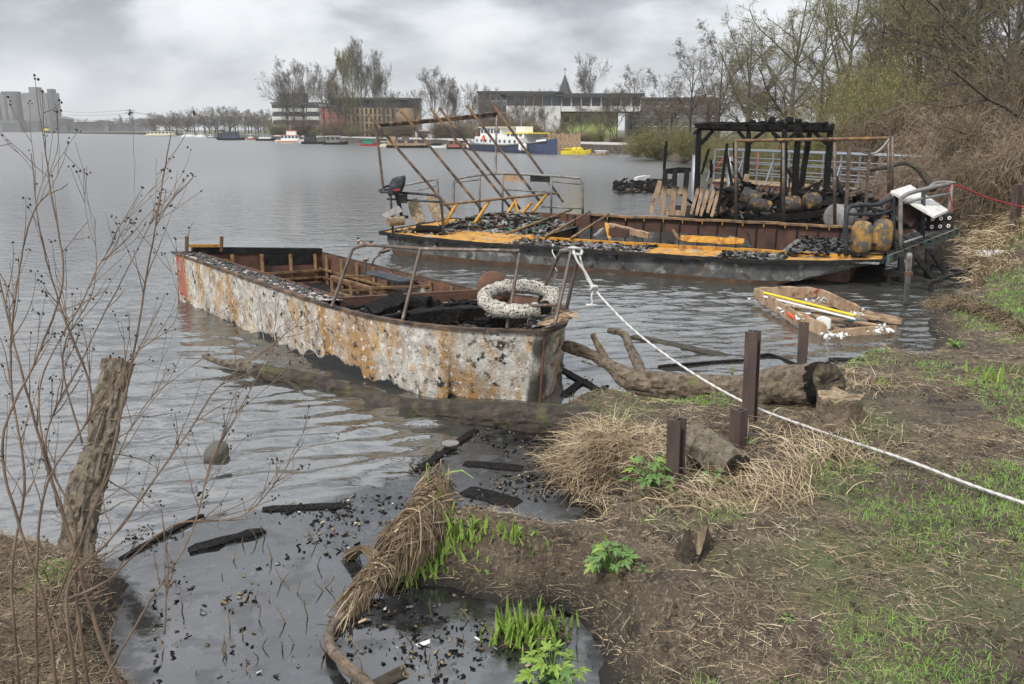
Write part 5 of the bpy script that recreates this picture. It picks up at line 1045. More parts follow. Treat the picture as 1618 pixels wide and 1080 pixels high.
def build_float_debris():
    rng = np.random.default_rng(12)
    def fl(a, b, w, h, label, sd, mat='char', name='charred_plank', grp=None, z=.002, jit=.05): charred(name, W(*a, z), W(*b, z), w, h, label, 'board', grp, sd, jit, mat, 9)
    fl((733, 733), (826, 741), .14, .035, 'narrow charred plank afloat above the wide charred plank', 1); fl((735, 775), (818, 798), .21, .03, 'wide charred plank with cracked grain floating in the ash', 2)
    fl((660, 745), (752, 680), .09, .05, 'slanting charred batten below the driftwood log', 3); fl((415, 806), (548, 800), .10, .04, 'charred plank floating at the edge of the ash film', 4)
    fl((300, 872), (418, 840), .11, .06, 'thick charred beam afloat near the leaning trunk', 5, jit=.1); fl((190, 885), (320, 815), .05, .05, 'thin charred strip floating beside the leaning trunk', 6)
    fl((905, 830), (985, 850), .25, .02, 'reddish scorched panel awash in the inlet', 7, 'cabinet', 'scorched_sheet', z=.006)
    fl((1040, 580), (1175, 570), .05, .06, 'straight charred frame rail floating behind the trunk', 8); fl((1175, 570), (1215, 560), .05, .06, 'middle charred frame rail by the tall steel post', 9); fl((1215, 560), (1262, 578), .05, .05, 'broken charred frame rail against the steel beam', 10)
    fl((1000, 530), (1150, 562), .20, .02, 'sodden grey board drifting behind the trunk stubs', 11, 'bark_moss', 'sodden_board', z=.006)
    fl((890, 625), (925, 600), .10, .05, 'short charred board by the bow of the workboat', 12); fl((905, 640), (960, 610), .06, .04, 'charred lath under the fallen trunk', 13); fl((880, 580), (960, 625), .12, .04, 'charred board wedged beside the workboat bow', 14)
    fl((1310, 568), (1420, 572), .14, .04, 'charred board floating near the skiff', 15); fl((1440, 575), (1395, 545), .04, .03, 'pale stick floating near the skiff', 16, 'wood_raw', 'floating_stick')
    c = W(712, 706, .03); mb = MB(); mb.lathe([(.02, .0), (.065, .0), (.075, .03), (.083, .035), (.083, .045), (.070, .042), (.02, .036)], c, 24); mb.build('round_lid', K['tube_grey'], label='round pale metal lid floating by the slanting batten', cat='lid', smooth_=True)
    # loose char on the water
    P = []
    for (n, x0, x1, y0, y1) in ((4200, 640, 930, 665, 850), (1500, 300, 700, 760, 860), (2400, 240, 900, 860, 1080), (350, 880, 1010, 570, 660), (420, 1290, 1470, 540, 585), (120, 1160, 1290, 560, 580), (260, 200, 330, 830, 900), (150, 440, 560, 790, 815)):
        for px, py in zip(rng.uniform(x0, x1, n), rng.uniform(y0, y1, n)):
            p = W(px, py, .012)
            if film_d(np.array([p[0]]), np.array([p[1]]))[0] > -.05 or px > 860 or px < 330: P.append(p)
    P = np.array(P); s = sdist(P[:, 0], P[:, 1]); P = P[s < .08]
    P = P[fbm(np.stack((P[:, 0] * 2.2, P[:, 1] * 2.2, P[:, 2]), 1), 5, 2) + rng.uniform(-.35, .35, len(P)) + .5 * np.exp(-(np.abs(sdist(P[:, 0], P[:, 1])) / .25) ** 2) > .12]
    crumbs('floating_char', P, .0015, .014, None, 'black char bits and litter floating on the ash film', seed=21, flat=.25, mats=[K['char'], K['char'], K['char'], K['ash'], K['straw_dark']])
    Q = P[rng.integers(0, len(P), 46)] + (0, 0, .004); crumbs('pale_litter', Q, .006, .02, None, 'pale scraps of litter floating in the ash', seed=22, flat=.2, mats=[K['white'], K['straw'], K['white_paint'], K['cabinet']])
    # dead reed stubs poking from the film
    pol = []
    for i in range(80):
        px, py = rng.uniform(230, 760), rng.uniform(840, 1080)
        p = W(px, py, -.02)
        if sdist(p[:1], p[1:2])[0] > -.02: continue
        h = rng.uniform(.03, .16); t = np.linspace(0, 1, 4)[:, None]; d = np.array((rng.normal(0, .35), rng.normal(0, .2), 1)); pol.append(p + d * h * t + rng.normal(0, .006, (4, 3)) * t)
    v, f = tubes(np.array(pol), np.tile(np.array((.005, .005, .004, .003)), (len(pol), 1)), 4); put('reed_stubs', v, f, K['straw_dark'], label='dark dead reed stubs poking out of the ash film', cat='reeds', kind='stuff')
    # drift wreck far out
    T = thing('drifting_wreck', Y(1010, 300, 30), 'flat charred wreck with red plank drifting beyond the barge', 'wreck')
    def wk(px, py): return W(px, py, .12)
    for i, (a, b, w, m) in enumerate((((970, 298), (1055, 300), .3, 'char'), ((985, 290), (1060, 296), .4, 'char'), ((1000, 286), (1050, 290), .5, 'char'), ((1010, 291), (1030, 298), .25, 'cabinet'), ((975, 300), (1010, 300), .2, 'char_brown'))):
        mb = MB(); mb.rough(wk(*a), wk(*b), w, .12, 8, .2, rng); mb.build('charred_plank' if m != 'cabinet' else 'red_plank', K[m], T)
    mb = MB(); mb.rough(wk(1003, 286) + (0, 0, .1), wk(1025, 285) + (0, 0, .2), .2, .25, 4, .15, rng); mb.build('white_bundle', K['white_paint'], T)
    crumbs('wreck_char', [wk(rng.uniform(972, 1062), rng.uniform(286, 301)) + (0, 0, .05) for _ in range(160)], .04, .16, K['char'], 'char lumps on the drifting wreck', seed=31)
build_float_debris()

def build_duck():
    T = W(578, 386, .0); T[0] -= .02; d = np.array((-1, .12, 0)); d /= np.linalg.norm(d); s_ = np.array((-d[1], d[0], 0)); sc = .95
    sec = [(-.26, .10, .008, .006, 6), (-.22, .085, .03, .02, 6), (-.16, .06, .07, .045, 0), (-.06, .045, .095, .07, 5), (.05, .045, .10, .078, 0), (.13, .05, .085, .07, 1), (.175, .075, .055, .055, 1), (.185, .115, .036, .036, 4), (.187, .14, .033, .034, 2), (.195, .175, .040, .038, 2), (.22, .185, .036, .034, 2), (.245, .180, .02, .018, 3), (.275, .172, .018, .008, 3), (.295, .168, .014, .006, 3)]
    n = 14; ang = np.linspace(0, 2 * math.pi, n, endpoint=False); rings = []; 
    ctr = np.array([(a, z) for a, z, *_ in sec]); tan = np.gradient(ctr, axis=0); tan /= np.linalg.norm(tan, axis=1, keepdims=True)
    for (a, z, w, h, m), t in zip(sec, tan):
        up = np.array((-t[1], t[0])); P = []
        for x in ang: P.append(T + sc * (d * (a + up[0] * h * math.sin(x)) + s_ * w * math.cos(x) + np.array((0, 0, z + up[1] * h * math.sin(x)))))
        rings.append(P)
    mb = MB(); mb.ring_sweep(rings); fm = []
    for i in range(len(sec) - 1):
        for j in range(n): fm.append(5 if sec[i][4] == 0 and math.sin(ang[j]) > .25 else sec[i][4])
    fm += [6, 3]; R_ = thing('duck', T * (1, 1, 0), 'mallard drake with green head swimming by the barge stern', 'duck')
    put('body', np.vstack(mb.v), mb.f, K['duck'], R_, fm=fm, smooth_=True)
    for k in (-1, 1):
        mb = MB(); mb.lathe([(.002, 0), (.006, .001), (.002, .004)], T + sc * (d * .222 + s_ * k * .034 + np.array((0, 0, .192))), 8, s_ * k); mb.build('eye', K['duck'][6], R_)
build_duck()

def build_jetty():
    P0, P1 = Y(1130, 236, 36), Y(1530, 250, 27); 
    T = thing('jetty', (P0 + P1) / 2 * (1, 1, 0), 'footbridge jetty with galvanised railing behind the raft', 'jetty')
    L = P1 - P0; top = P0[2]; top1 = P1[2]; side = np.array((.7, 1.3, 0))
    for dz, r in ((0, .035), (-.28, .022), (-.50, .022), (-.72, .022), (-.94, .022)):
        for sd, yy in ((np.zeros(3), 0),) + (((side, 1),) if dz in (0, -.5, -.94) else ()):
            mb = MB(); mb.tube([P0 + (0, 0, dz) + sd, P1 + (0, 0, dz) + sd], r, 7); mb.build('rail', K['galv'], T, smooth_=True)
    for i in range(15):
        p = P0 + L * i / 14
        mb = MB(); mb.beam(p + (0, 0, .0), p - (0, 0, 1.3), .05, .05); mb.build('rail_post', K['galv'], T)
        if i % 2 == 0: mb = MB(); mb.beam(p + (0, 0, -.35), p + (-.35, -.35, -1.25), .035, .035); mb.build('brace', K['galv'], T)
    for i in range(40):
        p = P0 + L * (i + .5) / 40 - (0, 0, 1.25); mb = MB(); mb.beam(p - side * .1, p + side * 1.05, .21, .05); mb.build('deck_board', K['wood_raw'], T)
    mb = MB(); mb.beam(P0 - (0, 0, 1.4), P1 - (0, 0, 1.4), .12, .22); mb.build('edge_beam', K['rust_brown'], T)
    for i in (0, 4, 8, 12):
        p = P0 + L * i / 14; mb = MB(); mb.tube([p - (0, 0, 1.4), p * (1, 1, 0) - (0, 0, .6)], .12, 10); mb.build('pile', K['tube_grey'], T)
    for px, p2, y in (((1098, 245), (1097, 285), 30), ((1155, 248), (1154, 275), 34)):
        b = Y(*p2, y); b2 = b.copy(); b2[2] = -.5; mb = MB(); mb.tube([b2, Y(*px, y)], .085, 10); mb.build('mooring_pile', K['galv'], label=['galvanised mooring pile beside the left shelter post', 'galvanised mooring pile by the jetty head'][int(y > 32)], cat='pile', smooth_=True)
    for i, (a, b, y) in enumerate((((1146, 246), (1126, 272), 33), ((1198, 240), (1193, 275), 33), ((1155, 246), (1160, 270), 33.5))):
        pole('signal_line', Y(*a, y), Y(*b, y), .02, 'red', ['red cord slanting down from the jetty end', 'red cord tied upright on the jetty rail', 'short red cord by the mooring pile'][i], None, 'cord', 5)
    # barrier tape at the right
    mb = MB(); k = 14; a, b = Y(1570, 250, 24), Y(1680, 244, 24)
    tp = thing('barrier_tape', a * (1, 1, 0), 'red and white barrier tape hanging at the thicket', 'tape')
    for i in range(k):
        p = a + (b - a) * i / k; q = a + (b - a) * (i + 1) / k; mb = MB(); mb.beam(p, q, .006, .08); mb.build('tape_band', K['red'] if i % 2 else K['white'], tp)
    # dead branch arching in front of the jetty
    P = spline([Y(1375, 268, 22), Y(1400, 264, 22), Y(1430, 257, 22), Y(1450, 266, 21.8), Y(1466, 285, 21.6), Y(1474, 300, 21.4)], 6); bark_log(P, np.linspace(.04, .10, len(P)), 50, 14, .015, 51).build('bent_branch', [K['bark_moss'], K['cut_dark']], label='thick bent bare branch arching behind the gangway', cat='branch')
    # white tray on the grass
    g = G(1563, 403); T2 = thing('plastic_tray', g, 'small white plastic tray lying on the grass slope', 'tray'); mb = MB(); a, b, h, t = .22, .12, .10, .012
    for x0, y0, x1, y1 in ((-a, -b, a, -b), (-a, b, a, b), (-a, -b, -a, b), (a, -b, a, b)): mb.beam(g + (x0 * .95, y0 * .95, h / 2), g + (x1 * .95, y1 * .95, h / 2), t, h)
    mb.build('tray_wall', K['white'], T2); mb = MB(); mb.box(g + (-a * .9, -b * .9, 0), g + (a * .9, b * .9, .012)); mb.build('tray_floor', K['white'], T2)
build_jetty()
# ------------------------------------------------------------------ far shore: land, quay, buildings, boats
QUAY = [tuple(W(a, b, 0)[:2]) for a, b in ((1000, 243), (880, 238.3), (754, 231.5), (570, 225.5), (430, 220.5), (330, 215.3), (240, 211.6), (0, 207.2))]
QUAY += [(QUAY[-1][0] - 600, QUAY[-1][1] + 100)]
def quay_at(px):
    """distance y at which the bearing meets the quay line"""
    k = (px - 809) / FPX * _c
    for (x0, y0), (x1, y1) in zip(QUAY, QUAY[1:]):
        # x = k*y (approximately on the level)
        den = (x1 - x0) - k * (y1 - y0)
        if abs(den) < 1e-9: continue
        t = (k * y0 - x0) / den
        if -.001 <= t <= 1.001: return y0 + (y1 - y0) * t
    return 110.
def FX(px, y): return (px - 809) / FPX * y * _c      # rough x of a bearing at distance y for things at eye level
def build_far_land():
    m = M('far_ground', (.09, .085, .055), [((.14, .12, .08), .05, .55, .1), ((.06, .075, .035), .09, .55, .08)], .95)
    mb = MB(); mb.prism([(x, y) for x, y in QUAY] + [(-1200, 2200), (700, 2200), (700, 108)], -.6, .95); mb.build('far_shore', m, kind='structure')
    qm = M('quay_wall', (.085, .075, .06), [((.14, .125, .10), .8, .55, .1), ((.04, .036, .03), 1.5, .58, .08)], .9)
    for i, ((x0, y0), (x1, y1)) in enumerate(zip(QUAY[:5], QUAY[1:6])):
        d = np.array((x1 - x0, y1 - y0), float); d /= np.linalg.norm(d); n = np.array((-d[1], d[0])) * -.35 if False else np.array((-.35 * abs(d[1]), -.35 * abs(d[0])))
        mb = MB(); mb.beam((x0 + n[0], y0 + n[1], .25), (x1 + n[0], y1 + n[1], .25), .5, 1.6); T = mb.build('quay_wall', qm, kind='structure')
    mb = MB(); [mb.beam((*QUAY[k], 1.22), (*QUAY[k + 1], 1.22), .5, .3) for k in range(4)]; mb.build('quay_kerb', K['white_paint'], kind='structure')
    # long low breakwater far left
    mb = MB(); a, b = W(75, 210, 0), W(240, 212.2, 0); mb.beam((a[0], a[1], .3), (b[0], b[1], .3), 4, 1.2); mb.build('breakwater', K['black_steel'], label='low dark breakwater across the far water', cat='breakwater')
    for i, px in enumerate((74,)):
        p = W(px, 209.5, 0); mb = MB(); mb.box(p + (-1.6, -1.5, 0), p + (1.6, 1.5, 5)); T = thing('channel_marker', p, 'small yellow and black channel marker at the breakwater end', 'marker'); mb.build('marker_body', K['black_steel'], T); mb = MB(); mb.box(p + (-1.7, -1.6, 2), p + (1.7, 1.6, 3.6)); mb.build('yellow_band', K['yellow'], T)
build_far_land()

CONC = M('weathered_concrete', (.125, .122, .117), [((.09, .088, .084), .06, .55, .1, 6, (1, 1, .3)), ((.165, .16, .155), .1, .58, .1)], .9)
CONC2 = M('dark_and_shading_concrete', (.055, .053, .05), [((.08, .077, .074), .08, .55, .1)], .9)  # dark concrete; on alternate silo cylinders its tone is painted shading
GLASS = M('window_glass', (.035, .04, .05), [], .15, spec=.8)
ROOFG = M('grey_roof', (.10, .10, .11), [((.14, .14, .15), .2, .55, .1)], .8)
WHITE = M('white_render', (.62, .61, .59), [((.52, .51, .49), .15, .55, .15)], .85)
RED = M('red_render', (.30, .115, .09), [((.25, .10, .08), .2, .55, .15)], .85)
OCHRE = M('ochre_render', (.42, .30, .18), [((.36, .26, .155), .2, .55, .15)], .85)
LIME = M('lime_render', (.30, .36, .12), [((.26, .31, .11), .2, .55, .15)], .85)
DARKF = M('dark_facade', (.055, .055, .06), [], .7)

def build_silos():
    d = 1000.
    def P(px, py): return Y(px, py, d)
    def z(py): return Zat(py, d)
    s = d * _c / FPX
    def box(px0, px1, py, dep, name, mat, T, off=0): 
        a = P(px0, py); b = P(px1, py); mb = MB(); mb.box((a[0], d + off, 0), (b[0], d + off + dep, z(py))); mb.build(name, mat, T)
    def cyl(px, r, py, name, mat, T, off=0):
        a = P(px, py); mb = MB(); mb.lathe([(r, 0), (r, z(py)), (.1, z(py) + .5)], (a[0], d + off, 0), 20); mb.build(name, mat, T, smooth_=False)
    T = thing('grain_silo', (P(64, 200)[0], d, 0), 'tall concrete silo block with high tower on the far shore', 'silo')
    box(33, 81, 146, 14, 'silo_block', CONC, T, 3); box(43, 57, 137, 10, 'stair_tower', CONC, T, 2); box(58, 60, 141, 10, 'tower_edge', CONC2, T, 2.2); box(73, 80, 140, 10, 'end_tower', CONC2, T, 1)
    for px in (37.5, 44.5, 51.5, 58.5, 65.5, 71.5): cyl(px, 3.2 * s * 1.05, 157 if px < 62 else 150, 'silo_cylinder', CONC if int(px) % 2 else CONC2, T, 2)  # alternate cylinders darker: vertical shading lines put into the concrete colour
    box(33, 62, 148, 8, 'head_house', CONC, T, -.5)
    T = thing('grain_silo', (P(15, 200)[0], d, 0), 'lower pair of concrete silos at the far left shore', 'silo')
    box(-30, 26, 147, 14, 'silo_block', CONC, T, 3); box(0, 26, 144, 8, 'head_house', CONC2, T, 1); 
    for px in (-22, -10, 3, 13.5, 22): cyl(px, 4.6 * s, 150, 'silo_cylinder', CONC2 if px > 15 else CONC, T, 2)
    T = thing('silo_shed', (P(20, 200)[0], d - 12, 0), 'long white shed below the far silos', 'shed')
    box(-30, 43, 190, 14, 'shed_wall', CONC, T, -16); box(20, 48, 194, 8, 'loading_bay', CONC2, T, -22); box(45, 66, 191, 10, 'side_shed', CONC2, T, -8)
    for i, (a, b, t, m) in enumerate(((85, 107, 188, CONC2), (110, 160, 193, CONC2), (150, 170, 191, CONC), (205, 235, 191, ROOFG), (160, 206, 195, CONC2))):
        T = thing('warehouse', (FX((a + b) / 2, 900), 900, 0), ['flat grey warehouse right beside the far silos', 'long low warehouse beyond the breakwater', 'small pale warehouse by the poplar', 'dark gabled warehouse below the pylon', 'low sheds between the far warehouses'][i], 'warehouse')
        x0, x1 = FX(a, 900), FX(b, 900); zt = Zat(t, 900); mb = MB(); mb.box((x0, 900 + i, 0), (x1, 915 + i, zt)); mb.build('wall', m, T)
        mb = MB(); xm = (x0 + x1) / 2; rz = 3 if i in (0, 3) else 1; mb.add([(x0 - .5, 899.4 + i, zt), (x1 + .5, 899.4 + i, zt), (xm, 899.4 + i, zt + rz), (x0 - .5, 916 + i, zt), (x1 + .5, 916 + i, zt), (xm, 916 + i, zt + rz)], [(0, 1, 2), (5, 4, 3), (0, 2, 5, 3), (2, 1, 4, 5)]); mb.build('roof', ROOFG, T)
    # pylon and lines
    d2 = 880.; c = Y(208, 200, d2); T = thing('pylon', (c[0], d2, 0), 'lattice power pylon on the far shore', 'pylon'); top = Zat(172, d2); w = 2.2; px_m = d2 * _c / FPX
    for sx in (-1, 1):
        for sy in (-1, 1): mb = MB(); mb.beam((c[0] + sx * w, d2 + sy * w, 0), (c[0] + sx * .35, d2 + sy * .35, top), .32, .32); mb.build('leg', K['tube_dark'], T)
    for k in range(6):
        t0, t1 = k / 6, (k + 1) / 6
        for sx in (-1, 1): mb = MB(); mb.beam((c[0] + sx * w * (1 - t0 * .84), d2 - w * (1 - t0 * .84), top * t0), (c[0] - sx * w * (1 - t1 * .84), d2 - w * (1 - t1 * .84), top * t1), .2, .2); mb.build('lattice_bar', K['tube_dark'], T)
    for py, hw in ((174, 7.5), (178, 8.5), (187, 6)): mb = MB(); zz = Zat(py, d2); mb.beam((c[0] - hw * px_m, d2, zz), (c[0] + hw * px_m, d2, zz), .5, .5); mb.build('cross_arm', K['tube_dark'], T)
    for i, (py, hw) in enumerate(((174, -7), (178, 8), (187, -6))):
        zz = Zat(py, d2); a = np.array((c[0] + hw * px_m, d2, zz)); b = Y(70, 173 + 6 * i, 960); mid = (a + b) / 2 - (0, 0, 2.5); e = Y(330, 188 + 3 * i, 800)
        mb = MB(); mb.tube(spline([b, mid, a], 8), .12, 4); mb.tube(spline([a, (a + e) / 2 - (0, 0, 2), e], 6), .12, 4); mb.build('power_line', K['tube_dark'], label=['upper power line strung from the pylon', 'middle power line strung from the pylon', 'lowest power line strung from the pylon'][i], cat='cable')
build_silos()

def facade(name, x0p, x1p, topp, d, dep, mat, label, floors, bays, parapet=None, wins=True, wh=.5, ww=.5, base=.9, skip=(), roofmat=None):
    x0, x1, zt = FX(x0p, d), FX(x1p, d), Zat(topp, d); T = thing(name, ((x0 + x1) / 2, d, base), label, 'building')
    mb = MB(); mb.box((x0, d, base), (x1, d + dep, zt)); mb.build('wall', mat, T); fh = (zt - base) / floors; bw = (x1 - x0) / bays
    mb = MB(); mb.box((x0 - .3, d - .3, zt), (x1 + .3, d + dep + .3, zt + .35)); mb.build('roof', roofmat or ROOFG, T)
    if wins:
        for f in range(floors):
            for b in range(bays):
                if (f, b) in skip: continue
                cx = x0 + bw * (b + .5); cz = base + fh * (f + .55); mb = MB(); mb.box((cx - bw * ww / 2, d - .06, cz - fh * wh / 2), (cx + bw * ww / 2, d + .1, cz + fh * wh / 2)); w = mb.build('window', GLASS, T)
                mb = MB(); mb.box((cx - bw * ww / 2 - .08, d - .14, cz - fh * wh / 2 - .12), (cx + bw * ww / 2 + .08, d - .02, cz - fh * wh / 2)); mb.build('sill', WHITE, w)
    return T, x0, x1, zt
def build_buildings():
    # white block with dark balconies
    d = 262.; T, x0, x1, zt = facade('apartment_block', 431, 508, 163, d, 14, WHITE, 'white apartment block with stacked dark balconies behind the quay trees', 4, 5, wh=.62, ww=.72)
    fh = (zt - .9) / 4
    for f in range(4):
        for b in range(3):
            bw = (x1 - x0) / 3; mb = MB(); mb.box((x0 + bw * b + .4, d - 1.3, .9 + fh * f), (x0 + bw * (b + 1) - .4, d, .9 + fh * f + 1.0)); mb.build('balcony', WHITE, T)
            mb = MB(); mb.box((x0 + bw * b + .5, d - 1.2, .9 + fh * f + 1.0), (x0 + bw * (b + 1) - .5, d - .3, .9 + fh * (f + .86))); mb.build('loggia_opening', DARKF, T)
    mb = MB(); mb.box((x0 + 2, d + 2, zt + .35), (x0 + 9, d + 9, zt + 3)); mb.build('roof_house', DARKF, T)
    # red and ochre school-like block with curved dark upper storey
    d = 225.; T, x0, x1, zt = facade('red_building', 508, 549, 169, d, 16, RED, 'red rendered building behind the tall quay trees', 4, 5, wh=.4, ww=.28)
    d = 223.; x0, x1, zt = FX(549, d), FX(662, d), Zat(170, d); T = thing('ochre_building', ((x0 + x1) / 2, d, .9), 'ochre building with rounded end and dark glazed top storey', 'building')
    def round_plan(a, b, y0, dep, k=10): return [(a, y0)] + [(b - dep * .5 + dep * .5 * math.sin(t), y0 + dep * .5 - dep * .5 * math.cos(t)) for t in np.linspace(0, math.pi, k)] + [(a, y0 + dep)]
    mb = MB(); mb.prism(round_plan(x0, x1, d, 15), .9, zt); mb.build('wall', OCHRE, T); mb = MB(); mb.prism(round_plan(x0 - 4, x1 - .6, d + .5, 14), zt, Zat(157, d)); top = mb.build('top_storey', DARKF, T); mb = MB(); mb.prism(round_plan(x0 - 4.5, x1 + .2, d - .2, 15.4), Zat(157, d), Zat(157, d) + .5); mb.build('roof', ROOFG, T)
    for f in range(4):
        for b in range(11):
            cx = x0 + (x1 - x0 - 6) * (b + .5) / 11; cz = .9 + (zt - .9) * (f + .55) / 4; mb = MB(); mb.box((cx - .28, d - .07, cz - .7), (cx + .28, d + .1, cz + .7)); mb.build('window', GLASS, T)
    for b in range(9):
        cx = x0 - 2 + (x1 - x0 - 6) * b / 9; mb = MB(); mb.box((cx - .7, d + .42, zt + .4), (cx + .7, d + .6, Zat(157, d) - .4)); mb.build('pane', GLASS, top)
    # white glass storeys over lime hall
    d = 178.; T, x0, x1, zt = facade('lime_hall', 850, 975, 178, d, 20, LIME, 'lime green hall under the white school storey', 2, 7, wh=.5, ww=.5, skip=[(0, b) for b in range(7)] + [(1, b) for b in (0, 1, 4, 5, 6)])
    d = 177.; 
    for nm, a, b, t, bt, lab, k in (('white_storey', 800, 885, 149, 177, 'white banded school wing above the ship', 6), ('white_storey', 886, 1010, 152, 176, 'white school wing with wide dark windows beneath the spire', 8)):
        x0, x1, z0, z1 = FX(a, d), FX(b, d), Zat(bt, d), Zat(t, d); T = thing(nm, ((x0 + x1) / 2, d, z0), lab, 'building'); mb = MB(); mb.box((x0, d - 1, .9 if a < 850 else z0 + .02), (x1, d + 18, z1)); mb.build('wall', WHITE, T)
        mb = MB(); mb.box((x0 - 1.2, d - 2, z1), (x1 + .6, d + 19, z1 + .55)); mb.build('roof', DARKF, T)
        for i in range(k):
            cx = x0 + (x1 - x0) * (i + .5) / k; mb = MB(); mb.box((cx - .85, d - 1.08, z0 + (z1 - z0) * .38), (cx + .85, d - .9, z1 - .25)); mb.build('window', GLASS, T)
    d = 205.; T, x0, x1, zt = facade('grey_wing', 756, 830, 146, d, 14, CONC, 'long grey school wing with dark flat roof behind brown trees', 4, 8, wh=.5, ww=.6, roofmat=DARKF)
    d = 190.; T, x0, x1, zt = facade('pale_flats', 1000, 1135, 156, d, 14, CONC, 'pale flats half hidden behind the alder trees', 4, 9, wh=.45, ww=.5)
    # church spire
    d = 320.; c = FX(891.5, d); zb = Zat(150, d); zt = Zat(117, d); T = thing('church_spire', (c, d, .9), 'dark pointed church spire with cross above the school', 'church tower')
    mb = MB(); mb.box((c - 2.2, d - 2.2, .9), (c + 2.2, d + 2.2, zb)); mb.build('tower', DARKF, T)
    mb = MB(); a = np.linspace(0, 2 * math.pi, 8, endpoint=False) + .39; base = [(c + 3.0 * math.cos(t), d + 3.0 * math.sin(t), zb) for t in a]; mid = [(c + 1.9 * math.cos(t), d + 1.9 * math.sin(t), zb + 2.4) for t in a]; tp = [(c + .12 * math.cos(t), d + .12 * math.sin(t), zt) for t in a]; mb.ring_sweep([base, mid, tp]); mb.build('spire', DARKF, T)
    mb = MB(); mb.beam((c, d, zt), (c, d, zt + 2.4), .16, .16); mb.beam((c - .7, d, zt + 1.6), (c + .7, d, zt + 1.6), .16, .16); mb.build('cross', DARKF, T)
    # quay fence, lamp
    for i, (px, t) in enumerate(((778, 188), (522, 193))):
        d = quay_at(px) + 3; x = FX(px, d); T = thing('street_lamp', (x, d, .95), ['quay street lamp above the ship wheelhouse', 'quay street lamp by the red building'][i], 'lamp'); mb = MB(); mb.tube([(x, d, .95), (x, d, Zat(t, d))], [.09, .05], 7); mb.build('pole', K['galv'], T); mb = MB(); mb.beam((x - .4, d, Zat(t, d)), (x + .5, d, Zat(t, d) + .12), .25, .14); mb.build('lamp_head', K['galv'], T)
    T = thing('quay_fence', (-10, 140, .95), 'thin dark metal fence along the far quay', 'fence'); 
    a, b = np.array((QUAY[1][0], QUAY[1][1] + 1, 1.2)), np.array((QUAY[4][0], QUAY[4][1] + 1, 1.2))
    for z in (.35, 1.15): mb = MB(); mb.beam(a + (0, 0, z), b + (0, 0, z), .05, .05); mb.build('rail', K['tube_dark'], T)
    for i in range(61): p = a + (b - a) * i / 60; mb = MB(); mb.beam(p, p + (0, 0, 1.2), .06, .06); mb.build('post', K['tube_dark'], T)
build_buildings()

# ------------------------------------------------------------------ moored boats
def hull_mesh(T, L, Bm, h, o, yaw, mats, sheer=.3, name='hull', draft=.3, tr=.8):
    """simple lofted hull from stern (-L/2) to bow (L/2)"""
    c, s = math.cos(yaw), math.sin(yaw)
    def Wd(a, n, z): return np.array((o[0] + a * c - n * s, o[1] + a * s + n * c, o[2] + z * .6))
    st = np.linspace(-.5, .5, 14); rings = []
    for t in st:
        u = t + .5; w = Bm / 2 * (1 - max(0, (u - .55) / .45) ** 2.2) * (tr + (1 - tr) * min(1, u / .2)); w = max(w, .03); zt = h + sheer * max(0, (u - .5) / .5) ** 2 + sheer * .25 * max(0, (.3 - u) / .3) ** 2
        rings.append([Wd(t * L, -w, zt), Wd(t * L, -w * .94, h * .45), Wd(t * L, -w * .8, -draft), Wd(t * L, w * .8, -draft), Wd(t * L, w * .94, h * .45), Wd(t * L, w, zt)])
    mb = MB(); mb.ring_sweep(rings); mb.build(name, mats, T); return Wd
def hb(T, Wd, a0, a1, n0, n1, z0, z1, mat, name, parent=None, tp=0.0):
    mb = MB(); mb.hexa([Wd(a0, n0, z0), Wd(a1, n0, z0), Wd(a1, n1, z0), Wd(a0, n1, z0), Wd(a0 + tp, n0 * (1 - tp * .1), z1), Wd(a1 - tp, n0 * (1 - tp * .1), z1), Wd(a1 - tp, n1 * (1 - tp * .1), z1), Wd(a0 + tp, n1 * (1 - tp * .1), z1)]); return mb.build(name, mat, parent or T)
NAVY = M('navy_paint', (.035, .05, .10), [((.05, .065, .115), 1.5, .55, .1), ((.12, .09, .07), 3, .7, .05)], .5)
CREAM = M('cream_paint', (.60, .55, .42), [], .6)
ORNG = M('orange_paint', (.55, .16, .06), [], .6)
TARP = M('green_tarp', (.02, .20, .14), [], .7)
RBRICK = M('brick_red_paint', (.34, .12, .075), [((.26, .10, .07), 2, .55, .1)], .8)
